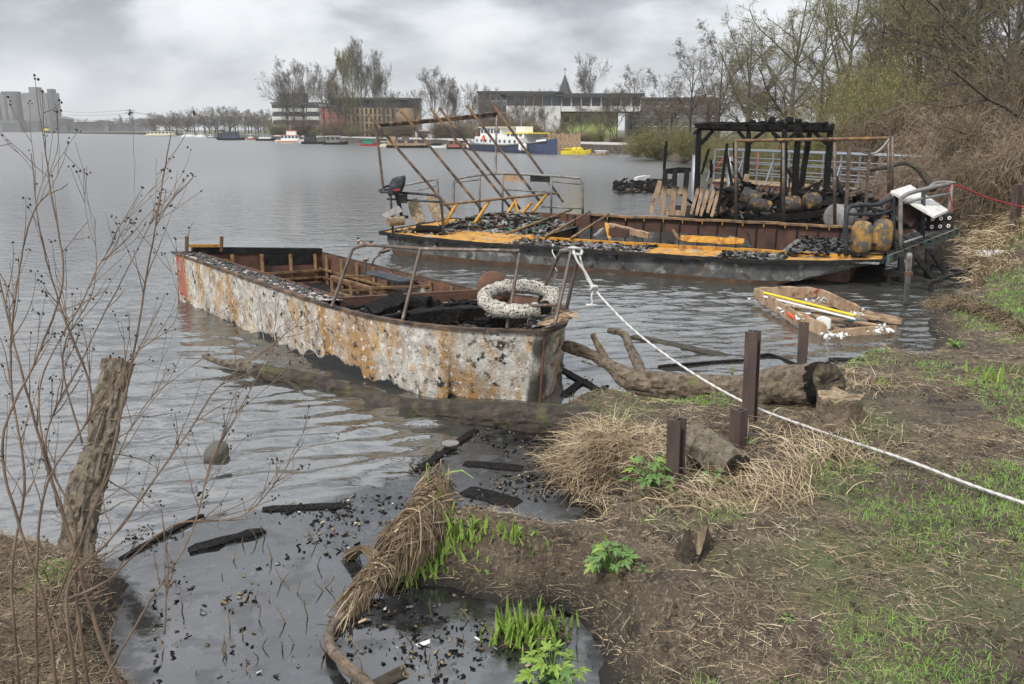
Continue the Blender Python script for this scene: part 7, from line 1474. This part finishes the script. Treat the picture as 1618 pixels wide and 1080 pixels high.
    near('willow', 1180, 66, 20, 190, 'slim willow behind the charred shelter'); near('near2', 1290, 50, -20, 240, 'olive budding tree behind the brightest shrub'); near('alder', 1380, 52, -60, 240, 'dark alder among the budding shrubs'); near('alder', 1500, 50, -110, 280, 'dark alder behind the bramble thicket'); near('near2', 1590, 36, -160, 380, 'olive tree over the bramble thicket'); near('willow', 1450, 58, -90, 300, 'old willow behind the dark alder')
    near('broad2', 1480, 62, -90, 260, 'grey bare tree deep in the wood'); near('broad1', 1590, 56, -120, 300, 'bare tree behind the long-limbed dark tree')
    g = 'brown scrub trees filling the wood'
    for px, y, top, w in ((1060, 105, 150, 130), (1120, 98, 140, 140), (1180, 92, 120, 150), (1240, 88, 110, 160), (1300, 84, 90, 170), (1360, 80, 80, 170), (1420, 76, 60, 180), (1480, 72, 60, 190), (1540, 70, 40, 200), (1600, 66, 40, 200), (1660, 60, 30, 220), (1210, 70, 130, 150), (1290, 64, 120, 150), (1370, 58, 110, 170), (1450, 54, 100, 180), (1530, 48, 90, 200), (1610, 44, 70, 220), (1690, 40, 50, 240)):
        near('brown', px, y, top, w, 'leafless brown scrub tree in the wooded bank', g, name='scrub_tree')
    for i, (px, y, top, w, lab) in enumerate(((1045, 88, 190, 120, 'rounded olive willow bush at the water edge'), (1095, 78, 196, 90, 'smaller olive willow bush beside the alder foot'), (1150, 62, 205, 110, 'olive willow bush behind the shelter'), (1010, 99, 212, 50, 'low olive bush next to the quay end'))): near('willow_bush', px, y, top, w, lab, None, 'bush')
    for i, (px, y, top, w, lab) in enumerate(((1250, 40, 165, 110, 'yellow-green budding shrub behind the shelter roof'), (1310, 37, 120, 130, 'brightest budding shrub above the jetty rail'), (1365, 35.5, 95, 120, 'tall budding shrub by the bramble thicket'), (1420, 35, 110, 120, 'budding shrub half behind the brambles'), (1215, 50, 190, 90, 'low budding shrub at the jetty head'), (1390, 38, 60, 130, 'highest budding shrub under the olive tree'))): near('budding', px, y, top, w, lab, None, 'shrub', 'budding_shrub')
    for i, (px, y, top, w, lab) in enumerate(((1285, 40, 190, 150, 'olive scrub behind the jetty rail'), (1180, 48, 195, 120, 'olive scrub at the jetty head'), (1350, 38, 175, 140, 'olive scrub right of the shelter'))): near('olive_scrub', px, y, top, w, lab, None, 'bush', 'olive_scrub')
    for i, (kd, px, y, top, w, lab) in enumerate((('bramble', 1440, 33, 150, 230, 'brown bramble thicket beyond the jetty'), ('bramble2', 1530, 30, 165, 230, 'brown bramble thicket above the gangway end'), ('bramble', 1600, 27, 170, 240, 'brown bramble thicket by the barrier tape'), ('bramble2', 1500, 26, 225, 190, 'low bramble tangle behind the bent branch'), ('bramble', 1580, 23.5, 235, 170, 'low bramble tangle beside the dark bollard'), ('bramble2', 1660, 23, 190, 220, 'bramble thicket outgrowing the tape'), ('bramble2', 1420, 27, 250, 120, 'small bramble tangle under the jetty'), ('bramble', 1380, 36, 190, 160, 'bramble thicket below the budding shrubs'))): near(kd, px, y, top, w, lab, None, 'bush', 'bramble_thicket')
    for i, (px, y, top, w) in enumerate(((1480, 38, 100, 160), (1560, 34, 90, 190), (1630, 31, 70, 220), (1520, 44, 80, 190))): near('scrub', px, y, top, w, 'tall leafless brown scrub over the brambles', 'scrub over the brambles', 'bush', 'leafless_scrub')
build_trees()
# ------------------------------------------------------------------ ground cover and plants on the bank
def blades(P, L, lean, az, w, rng, Kk=4, droop=.6, flatw=True):
    """ribbon blades rooted at P: length, lean (0 upright..1 lying), azimuth"""
    n = len(P); t = np.linspace(0, 1, Kk)[None, :]; dirh = np.stack((np.cos(az), np.sin(az)), 1)
    a = (lean[:, None] * (1 - droop) + lean[:, None] * droop * t * 1.6) * 1.45; a = np.clip(a, 0, 1.75)
    st = (L / (Kk - 1))[:, None]; h = np.cumsum(np.sin(a) * st, 1) - np.sin(a[:, :1]) * st; v = np.cumsum(np.cos(a) * st, 1) - np.cos(a[:, :1]) * st
    Q = P[:, None] + np.concatenate((dirh[:, None] * h[..., None], v[..., None]), 2); Q += rng.normal(0, .02, Q.shape) * (L[:, None, None]) * t[..., None]
    s = np.stack((-dirh[:, 1], dirh[:, 0], np.zeros(n)), 1)[:, None]; tilt = rng.normal(0, .5, (n, 1, 1)); s = s + np.array((0, 0, 1.)) * tilt; ww = (w[:, None] * np.linspace(1, .25, Kk)[None])[..., None]
    V = np.stack((Q - s * ww, Q + s * ww), 2); i = np.arange(n)[:, None] * Kk * 2; k = np.arange(Kk - 1)[None] * 2; b = (i + k).ravel(); return V.reshape(-1, 3), np.stack((b, b + 1, b + 3, b + 2), 1)
def land_pts(n, x0, x1, y0, y1, rng, smin=.05):
    """random points on the bank, denser close to the viewer"""
    y = y0 * (y1 / y0) ** rng.random(n); lo = np.maximum(x0, -1.0 * y); hi = np.minimum(x1, .72 * y + .6); x = lo + (hi - lo) * rng.random(n)
    s = sdist(x, y); k = s > smin; return x[k], y[k], s[k]
def green_mask(x, y):
    p = np.stack((x, y, np.zeros_like(x)), -1); g = fbm(p * .55, 41, 2) + .45 * fbm(p * 2.1, 43, 2)
    return g + .55 * smooth((x - 1.5 - .25 * y) / 1.2) * (1 - smooth((y - 6) / 2)) + .9 * smooth((y - 12.5) / 3) * smooth((x - 7) / 2) - .25
def build_cover():
    rng = np.random.default_rng(55)
    # dead straw litter
    x, y, s = land_pts(340000, -4.5, 14, 3.0, 22, rng, .02); g = green_mask(x, y); p = np.stack((x, y, 0 * x), -1)
    den = .42 + .7 * fbm(p * 1.1, 61, 2) - .5 * np.clip(g, 0, 1) + .5 * np.exp(-((s - .5) / .5) ** 2); k = rng.random(len(x)) < den; x, y, s = x[k], y[k], s[k]; n = len(x)
    P = np.stack((x, y, gz(x, y) + .004 + .018 * rng.random(n)), 1); v, f = blades(P, (.02 + .13 * rng.random(n) ** 3) * (1 + .04 * y), rng.uniform(.97, 1.1, n), rng.uniform(0, 6.28, n), (.0003 + .0011 * rng.random(n) ** 2) * (.7 + .12 * y), rng, 3, .1)
    fm = np.repeat(rng.choice(3, n, p=[.42, .3, .28]), 2); put('straw_litter', v, f, [K['straw'], K['straw_dark'], K['sedge']], kind='stuff', label='matted dead straw lying over the bank', cat='straw', fm=fm, origin=np.zeros(3))
    # green grass
    x, y, s = land_pts(420000, -3, 15, 3.0, 26, rng, .25); g = green_mask(x, y); k = rng.random(len(x)) < np.clip((g + .10) * 1.6, 0, 1) * .9; x, y = x[k], y[k]; n = len(x)
    P = np.stack((x, y, gz(x, y) - .004), 1); v, f = blades(P, rng.uniform(.015, .055, n) * (1 + .04 * y), rng.uniform(.2, .95, n), rng.uniform(0, 6.28, n), rng.uniform(.0007, .0017, n) * (.8 + .14 * y), rng, 3)
    put('grass', v, f, K['grass'], kind='stuff', label='short green grass patches on the trodden bank', cat='grass', origin=np.zeros(3))
    # clods and crumbs of soil
    x, y, s = land_pts(6500, -3.5, 8, 3.0, 10, rng, .03); crumbs('soil_crumbs', np.stack((x, y, gz(x, y)), 1), .002, .013, K['ground'], 'crumbs of dark soil on the bank', seed=71, flat=1.2)
    # tall dead reed tussocks by the logs and along the far edge
    spots = [(910, 715, 900), (960, 705, 900), (1010, 710, 800), (930, 745, 800), (990, 750, 600), (1035, 725, 400), (885, 765, 300), (1230, 690, 160), (1290, 725, 200), (1130, 790, 300), (1210, 780, 260), (1370, 612, 200), (1330, 705, 200), (1080, 780, 260), (1250, 760, 200)]
    Ps, Ls, ln, az = [], [], [], []
    for px, py, m in spots:
        c = G(px, py)
        q = rng.normal(0, .2, (m, 2)); base_az = rng.uniform(0, 6.28)
        xx, yy = c[0] + q[:, 0], c[1] + q[:, 1]; kk = sdist(xx, yy) > -.05; xx, yy = xx[kk], yy[kk]; m = len(xx)
        Ps.append(np.stack((xx, yy, np.maximum(gz(xx, yy), 0) - .01), 1)); Ls.append(rng.uniform(.12, .42, m)); ln.append(np.clip(rng.normal(.95, .17, m), .25, 1.2)); az.append(np.where(rng.random(m) < .6, base_az + rng.normal(0, .6, m), rng.uniform(0, 6.28, m)))
    P = np.vstack(Ps); n = len(P); v, f = blades(P, np.concatenate(Ls), np.concatenate(ln), np.concatenate(az), rng.uniform(.0012, .0042, n), rng, 6, .75); put('dead_reeds', v, f, [K['straw'], K['sedge'], K['straw_dark']], fm=np.repeat(rng.choice(3, n, p=[.6, .25, .15]), 5), kind='stuff', label='pale dead reed tussocks by the logs', cat='reeds', origin=np.zeros(3))
    # straw slope under the gangway end
    x = rng.uniform(8.3, 13.5, 9000); y = rng.uniform(15.5, 24, 9000); s = sdist(x, y); k = (s > -.05) & (s < .5 + 2.2 * smooth((y - 18) / 4) + .3 * rng.normal(size=9000)); x, y = x[k], y[k]; n = len(x); P = np.stack((x, y, gz(x, y)), 1)
    v, f = blades(P, rng.uniform(.3, .8, n), np.clip(rng.normal(.8, .2, n), .2, 1.15), rng.normal(3.9, .7, n), rng.uniform(.005, .011, n), rng, 5, .85); put('dead_reeds', v, f, K['straw'], kind='stuff', label='straw-coloured dead reed slope below the thicket', cat='reeds', origin=np.zeros(3))
    # overhanging root mats on the right bank edge
    Ps, az_ = [], []
    for t in np.linspace(0, 1, 1500):
        px = 1466 + 150 * t + rng.normal(0, 4); py = 492 - 10 * math.sin(3.1 * t) + 45 * t * t + rng.normal(0, 6); Ps.append(G(px, py - 8))
    P = np.array(Ps); n = len(P); v, f = blades(P, rng.uniform(.12, .35, n), rng.uniform(.9, 1.25, n), rng.normal(3.9, .5, n), rng.uniform(.003, .006, n), rng, 5, .9); put('root_mat', v, f, K['straw_dark'], kind='stuff', label='brown root mat hanging over the bank edge by the skiff', cat='roots', origin=np.zeros(3))
    # leaf litter on slope and mound at left
    x = rng.uniform(-4.5, -1.4, 5200); y = rng.uniform(3.2, 6.3, 5200); k = sdist(x, y) > 0; x, y = x[k], y[k]; n = len(x); P = np.stack((x, y, gz(x, y)), 1)
    v, f = blades(P, rng.uniform(.04, .22, n), rng.uniform(.75, 1.15, n), rng.uniform(0, 6.28, n), rng.uniform(.001, .003, n), rng, 4); put('mound_straw', v, f, K['mound'], kind='stuff', label='tangled dead stalks on the mound under the bare shrub', cat='straw', origin=np.zeros(3))
build_cover()

def build_iris():
    """fresh green sword leaves, each blade its own piece"""
    rng = np.random.default_rng(8); meshes = []
    for i in range(5):
        h = 1.0; ben = rng.normal(0, .08, 2); V = []; w = .055
        for t in np.linspace(0, 1, 6):
            ww = w * (1 - t ** 2.2) + .004; cx = ben[0] * t * t; cy = ben[1] * t * t; th = .018 * (1 - t) + .003
            V += [(cx - ww, cy, h * t), (cx, cy - th, h * t), (cx + ww, cy, h * t), (cx, cy + th, h * t)]
        f = [(k * 4 + j, k * 4 + (j + 1) % 4, k * 4 + 4 + (j + 1) % 4, k * 4 + 4 + j) for k in range(5) for j in range(4)]; meshes.append(mesh_np('iris_blade', np.array(V), f, K['blade']))
    spots = [(575, 905, 0, 0), (612, 930, 3, .13), (632, 905, 5, .13), (655, 900, 6, .14), (672, 880, 6, .15), (690, 872, 6, .16), (700, 850, 7, .15), (722, 848, 6, .14), (740, 842, 6, .12), (765, 838, 6, .12), (790, 845, 7, .12), (808, 850, 6, .13), (826, 858, 5, .1), (660, 925, 7, .12), (645, 918, 8, .12), (668, 905, 8, .13), (684, 892, 8, .14), (706, 880, 8, .13), (725, 866, 8, .12), (745, 858, 7, .11), (680, 915, 5, .1), (845, 862, 4, .09), (760, 905, 3, .06), (700, 905, 3, .06),
             (785, 1012, 8, .16), (803, 1000, 8, .18), (822, 1008, 8, .17), (840, 1000, 8, .19), (858, 1012, 8, .18), (876, 1000, 7, .17), (892, 995, 6, .15), (830, 1022, 7, .16), (868, 1022, 6, .15), (800, 1022, 5, .13), (905, 990, 4, .14),
             (1160, 590, 3, .12), (1390, 605, 4, .10), (1410, 610, 3, .09), (1475, 600, 4, .10), (1540, 590, 7, .16), (1560, 600, 7, .17), (1580, 605, 8, .18), (1530, 610, 6, .12), (1600, 590, 6, .15), (935, 860, 3, .07), (985, 700, 4, .10), (1110, 640, 4, .13), (1180, 700, 3, .09), (905, 722, 3, .09), (900, 640, 3, .10)]
    for i, (px, py, n, h) in enumerate(spots):
        if not n: continue
        c = G(px, py); isl = 960 < py < 1040 and px < 920
        lab = 'green iris shoots on the small islet' if isl else 'green iris shoots beside the matted sedge mound' if px < 860 and py > 800 else 'green iris shoots on the bank by the skiff' if px > 1380 else 'green shoots among the dead reeds by the logs' if py < 750 else 'lone green shoots at the head of the inlet'
        T = thing('iris_clump', c, lab, 'iris', lab.replace('green', 'clumps of'))
        for k in range(int(n * (1.7 if px < 860 else 1))):
            q = rng.normal(0, .04, 2); s = h * rng.uniform(.5, 1.2); x, y = c[0] + q[0], c[1] + q[1]
            inst('blade', meshes[rng.integers(5)], (x, y, max(gz1(x, y), 0) - .012), (rng.normal(0, .16), rng.normal(0, .16), rng.uniform(0, 3.14)), (.16 * rng.uniform(.7, 1.2) + .05, .16, s), T)
build_iris()

def build_leafy():
    rng = np.random.default_rng(19); lm = []
    for j in range(3):      # cut three-lobed leaf with a midrib fold
        V, F_ = [], []
        for a0, L in ((0, 1.0), (.75, .72), (-.75, .72), (1.45, .45), (-1.45, .45)):
            b = len(V); d = np.array((math.cos(a0), math.sin(a0))); s = np.array((-d[1], d[0])); wd = .17 * L
            pr = [(0, 0, 0), (.3, 1, .03), (.55, .75, .03), (.62, 1.05, .02), (.8, .5, 0), (1, 0, -.06)]
            for t, k, z in pr: V.append((*(d * t * L), z * .6 + .05 * t)); 
            for t, k, z in pr[1:5]: V.append((*(d * t * L + s * wd * k), z + .07)); 
            for t, k, z in pr[1:5]: V.append((*(d * t * L - s * wd * k), z + .07))
            c = [b + i for i in range(6)]; l = [b + 6 + i for i in range(4)]; r = [b + 10 + i for i in range(4)]
            F_ += [(c[0], c[1], l[0]), (c[1], c[2], l[1], l[0]), (c[2], c[3], l[2], l[1]), (c[3], c[4], l[3], l[2]), (c[4], c[5], l[3]), (c[1], c[0], r[0]), (c[2], c[1], r[0], r[1]), (c[3], c[2], r[1], r[2]), (c[4], c[3], r[2], r[3]), (c[5], c[4], r[3])]
        lm.append([mesh_np('leaf_blade', np.array(V), F_, m) for m in (K['leaf'], K['leaf_yellow'])])
    for px, py, h, n, ym, lab in ((1030, 775, .26, 26, .3, 'leafy green plant beside the blackish steel post'), (1128, 772, .14, 16, .1, 'leafy plant growing against the sunken log end'), (965, 915, .20, 30, .15, 'lush leafy plant on the soil near the inlet'), (872, 1085, .22, 34, .9, 'bright yellow-green leafy plant at the water below the islet'), (1508, 550, .12, 22, .5, 'low green plant on the bank edge by the skiff'), (1385, 400, .0, 0, 0, ''), (1320, 705, .07, 10, .5, 'tiny herb beside the splintered stump'), (1190, 700, .06, 8, .2, 'small herb below the short steel post'), (1245, 985, .05, 9, .2, 'small herb in the grass of the foreground'), (1120, 745, .1, 8, .8, 'young curled leaves by the sunken log'), (1020, 905, .05, 7, .5, 'seedling beside the mossy stump')):
        if not n: continue
        c = G(px, py); c[2] -= .01; T = thing('leafy_plant', c, lab, 'plant'); pol = []
        for k in range(n):
            th = k * 2.4 + rng.normal(0, .3); e = math.sqrt((k + .5) / n); tip = c + np.array((math.cos(th) * e * h * .75, math.sin(th) * e * h * .75, h * (1.1 - .55 * e) * rng.uniform(.75, 1.1)))
            t = np.linspace(0, 1, 5)[:, None]; pol.append(c + (tip - c) * t + np.array((0, 0, .12 * h)) * np.sin(t * math.pi)); s = h * rng.uniform(.30, .46) * (1 if h > .1 else 1.5)
            inst('leaf', lm[rng.integers(3)][int(rng.random() < ym)], tip, (rng.normal(0, .3), .25 + rng.normal(0, .25), th), s, T)
        v, f = tubes(np.array(pol), np.tile(np.linspace(.0045, .0022, 5) * (h / .2) ** .4, (n, 1)), 5); put('stem', v, f, K['leaf'], T)
build_leafy()

def build_sedge():
    """old sedge leaves draped over a sunken branch"""
    rng = np.random.default_rng(6); pts = [W(540, 985, .02), W(575, 930, .10), W(620, 885, .2), W(655, 845, .30), W(675, 815, .36), W(685, 785, .42), W(690, 765, .42)]
    T = thing('sedge_mound', W(640, 890, 0), 'matted brown sedge draped over a half-sunken branch', 'sedge')
    sp = spline(pts, 10); r = np.interp(np.linspace(0, 1, len(sp)), [0, .25, .5, .7, .88, 1], [.025, .06, .10, .12, .085, .02]); r = r * (1 + .28 * fbm(np.stack((np.arange(len(sp)) * .21, np.zeros(len(sp)), np.zeros(len(sp))), 1), 3, 2)); bark_log(sp - np.array((0, 0, .05)), r * .8, 80, 20, .03, 71).build('core', [K['straw_dark'], K['straw_dark']], T)
    n = 3600; u = rng.random(n) ** .55 * (len(sp) - 1); i = np.minimum(u.astype(int), len(sp) - 2); fr = (u - i)[:, None]; c = sp[i] * (1 - fr) + sp[i + 1] * fr; rr = np.interp(u, np.arange(len(sp)), r); tan = sp[i + 1] - sp[i]; tan /= np.linalg.norm(tan, axis=1, keepdims=True)
    side = np.cross(tan, np.array((0, 0, 1.))); side /= np.linalg.norm(side, axis=1, keepdims=True); sg = rng.choice((-1, 1), n); Kk = 7; pol = []
    lump = .32 * rng.random(n) ** 2 + .22 * vn(c * 11, 4); stray = rng.exponential(1.0, n)
    a0 = rng.uniform(-.8, .6, n); a1 = a0 + rng.uniform(1.0, 2.1, n); sh = rng.normal(0, .2, n) + .16 * vn(c * 7, 9); sk = rng.normal(-.05, .1, n)
    for t in np.linspace(0, 1, Kk):
        a = a0 + (a1 - a0) * t; rad = rr * (.95 + lump) + .012 + .03 * np.maximum(0, t - .6) * stray; off = side * (sg * np.sin(a) * rad)[:, None]; z = np.cos(a) * rad - np.maximum(0, t - .7) * .12
        q = c + off + tan * (sh * (t - .5) + sk * t)[:, None]; q[:, 2] += z; q[:, 2] = np.maximum(q[:, 2], .004); pol.append(q)
    Q = np.stack(pol, 1); v, f = ribbons(Q, np.tile(np.linspace(.0038, .002, Kk), (n, 1)) * rng.uniform(.5, 1.5, (n, 1)), rng); put('sedge_leaves', v, f, [K['sedge'], K['straw'], K['straw_dark']], T, fm=np.repeat(rng.choice(3, n, p=[.45, .1, .45]), Kk - 1), kind='stuff')
    # a second drooping tuft to the side and loose strands
    for (a, b, w) in (((640, 850, .25), (612, 872, .05), .09), ((600, 885, .12), (552, 880, .02), .04), ((660, 830, .32), (618, 850, .12), .08)):
        p, q = W(*a), W(*b); m = 260; t = np.linspace(0, 1, 6); P = p + rng.normal(0, w * .5, (m, 3)) * (1, 1, .35); E = q + rng.normal(0, w * .6, (m, 3)) * (1, 1, .3); Q = P[:, None] + (E - P)[:, None] * t[None, :, None] + np.array((0, 0, .08)) * np.sin(t * 3.14)[None, :, None]; Q[..., 2] = np.maximum(Q[..., 2], .004)
        v, f = ribbons(Q, np.tile(np.linspace(.005, .003, 6), (m, 1)), rng); put('sedge_tuft', v, f, [K['sedge'], K['straw_dark']], T, fm=np.repeat(rng.integers(0, 2, m), 5), kind='stuff')
    for k in range(7):      # fresh blades in the mound
        p = sp[rng.integers(30, 60)] + rng.normal(0, .04, 3) + (0, 0, .12); d = np.array((rng.normal(.05, .06), rng.normal(0, .05), .1)); Q = np.array([[p, p + d, p + d * 1.6 + (.02, -.02, -.02), p + d * 2 + (.06, -.05, -.10)]]); v, f = ribbons(Q, np.array([[.006, .006, .005, .002]]), rng); put('green_blade', v, f, K['blade'], T)
    # driftwood branch in the foreground
    T = thing('driftwood_branch', W(560, 1030, 0), 'bare twisted driftwood branch at the foot of the sedge mound', 'branch')
    Q = spline([W(545, 968, .06), W(525, 990, .05), W(520, 1015, .08), W(540, 1045, .09), W(575, 1078, .10), W(600, 1110, .10)], 6); bark_log(Q, np.linspace(.03, .05, len(Q)), 60, 16, .012, 81).build('limb', [K['bark'], K['cut_pale']], T)
    Q = [W(590, 1090, .06), W(620, 1072, .12), W(640, 1062, .16)]; bark_log(Q, [.06, .055, .06], 30, 18, .022, 83).build('knotted_limb', [K['bark_moss'], K['cut_pale']], T)
build_sedge()

def build_shrub():
    """bare foreground shrub with dried seed heads; stems traced as real branches at about 3.5 to 4 m"""
    rng = np.random.default_rng(15); T = thing('bare_shrub', (-2.3, 3.9, .3), 'bare foreground shrub with arching brown stems and dried seed heads', 'shrub')
    def st(pts, r0, r1, name='stem'):
        Q = spline([Y(x, y, d) for x, y, d in pts], 10); Q += np.cumsum(rng.normal(0, .0012, Q.shape), 0); r = np.linspace(r0, r1, len(Q)); mb = MB(); mb.tube(Q, r, 6); mb.build(name, K['twig'], T, smooth_=True); return Q, r
    main = [[(190, 1085, 3.6), (155, 1000, 3.6), (100, 820, 3.65), (60, 700, 3.7), (20, 560, 3.7), (-10, 430, 3.7)], [(90, 1085, 3.5), (75, 960, 3.5), (30, 820, 3.5), (5, 690, 3.5), (60, 560, 3.5), (100, 440, 3.55), (80, 300, 3.6), (70, 210, 3.6)],
            [(140, 1085, 3.7), (120, 900, 3.7), (170, 740, 3.75), (210, 560, 3.8), (240, 380, 3.85), (268, 215, 3.9)], [(60, 1085, 3.6), (60, 900, 3.6), (80, 760, 3.6), (150, 640, 3.65), (105, 500, 3.7), (70, 380, 3.7), (55, 250, 3.7)],
            [(120, 1085, 3.4), (110, 930, 3.4), (180, 850, 3.4), (290, 700, 3.45), (350, 610, 3.5), (440, 540, 3.5)], [(100, 950, 3.5), (170, 915, 3.5), (270, 830, 3.5), (390, 810, 3.5), (480, 700, 3.5)], [(70, 1000, 3.8), (120, 840, 3.8), (70, 700, 3.8), (130, 560, 3.8), (200, 420, 3.85), (240, 335, 3.9)],
            [(30, 1085, 3.5), (20, 900, 3.5), (40, 760, 3.5), (20, 600, 3.5), (30, 450, 3.55), (60, 330, 3.6), (110, 290, 3.6)], [(160, 1085, 3.3), (230, 960, 3.3), (300, 850, 3.35), (330, 740, 3.4), (370, 660, 3.4), (430, 560, 3.4)], [(110, 900, 3.6), (170, 760, 3.6), (230, 640, 3.65), (330, 560, 3.7), (420, 470, 3.7)][:4],
            [(90, 800, 3.7), (60, 620, 3.7), (130, 470, 3.7), (180, 370, 3.75), (220, 300, 3.8)], [(130, 700, 3.8), (100, 560, 3.8), (150, 450, 3.8), (150, 340, 3.85)], [(150, 640, 3.65), (210, 560, 3.65), (275, 510, 3.7), (280, 430, 3.7)], [(260, 1000, 3.3), (262, 900, 3.3), (255, 800, 3.35)]]
    ends = []; R0 = [.011, .008, .0085, .007, .008, .007, .006, .007, .006, .005, .0045, .0045, .004, .004]
    for i, p in enumerate(main): ends.append(st(p, R0[i], R0[i] * .28))
    pol, rad, tips = [], [], []
    for Q, r in ends:
        for k in range(15 if len(Q) > 35 else 8):
            i = rng.integers(int(len(Q) * .25), len(Q) - 1); d = Q[min(i + 1, len(Q) - 1)] - Q[i - 1]; d /= np.linalg.norm(d); d = d + rng.normal(0, .45, 3) * (1, .6, .7); d /= np.linalg.norm(d); L = rng.uniform(.10, .42); pts = [Q[i]]
            for j in range(7): pts.append(pts[-1] + d * L / 7); d = d + np.array((0, 0, .06)) + rng.normal(0, .07, 3); d /= np.linalg.norm(d)
            pol.append(pts); rad.append(np.linspace(min(r[i] * .7, .003), .0011, 8)); tips.append(pts[-1])
            if rng.random() < .8:
                b = pts[rng.integers(3, 6)]; e = d + rng.normal(0, .6, 3); e /= np.linalg.norm(e); L2 = L * .4; q = [np.array(b) + e * L2 * t + np.array((0, 0, .03)) * t * t for t in np.linspace(0, 1, 8)]; pol.append(q); rad.append(np.linspace(.0016, .0009, 8)); tips.append(q[-1])
        tips.append(Q[-1])
    v, f = tubes(np.array(pol), np.array(rad), 4); put('side_twigs', v, f, K['twig'], T, kind='stuff')
    mb = MB()
    for t in tips:
        if (t[2] > 1.1 and rng.random() < .75) or rng.random() < .15:
            for _ in range(rng.integers(1, 4)):
                c = np.array(t) + rng.normal(0, .008, 3); s = rng.uniform(.003, .006); a = np.linspace(0, 6.28, 6, endpoint=False)
                mb.ring_sweep([[c + s * np.array((.35 * math.cos(x), .35 * math.sin(x), -1)) for x in a], [c + s * rng.uniform(.8, 1.2) * np.array((math.cos(x), math.sin(x), -.1)) for x in a], [c + s * np.array((.6 * math.cos(x), .6 * math.sin(x), .9)) for x in a]])
    mb.build('seed_heads', K['seed'], T, kind='stuff')
    # thicker old stalks and roots at the foot
    pol = []
    for k in range(90):
        x, y = rng.uniform(-3.3, -1.6), rng.uniform(3.4, 5.2)
        if sdist(np.array([x]), np.array([y]))[0] < 0: continue
        p = np.array((x, y, gz1(x, y))); d = np.array((rng.normal(0, .5), rng.normal(0, .5), rng.uniform(.2, 1))); L = rng.uniform(.2, .7); d /= np.linalg.norm(d); pol.append([p + d * L * t + np.array((rng.normal(0, .3), 0, -.5)) * L * t * t * .5 for t in np.linspace(0, 1, 8)])
    v, f = tubes(np.array(pol), np.tile(np.linspace(.006, .002, 8), (len(pol), 1)), 5); put('old_stalks', v, f, K['twig'], T, kind='stuff')
build_shrub()
# ------------------------------------------------------------------ haze: the damp air over the water
def build_haze():
    m = bpy.data.materials.new('haze_air'); m.use_nodes = True; nt = m.node_tree; nt.nodes.remove(nt.nodes['Principled BSDF'])
    v = nt.nodes.new('ShaderNodeVolumePrincipled'); v.inputs['Color'].default_value = (.96, .98, 1.0, 1); v.inputs['Density'].default_value = .00022; v.inputs['Anisotropy'].default_value = .2
    nt.links.new(v.outputs[0], nt.nodes['Material Output'].inputs['Volume'])
    mb = MB(); mb.box((-1500, -60, -2.2), (800, 2400, 75)); o = mb.build('haze', m, kind='stuff'); o['label'] = 'thin pale haze in the air over the water'; o['category'] = 'haze'
build_haze()
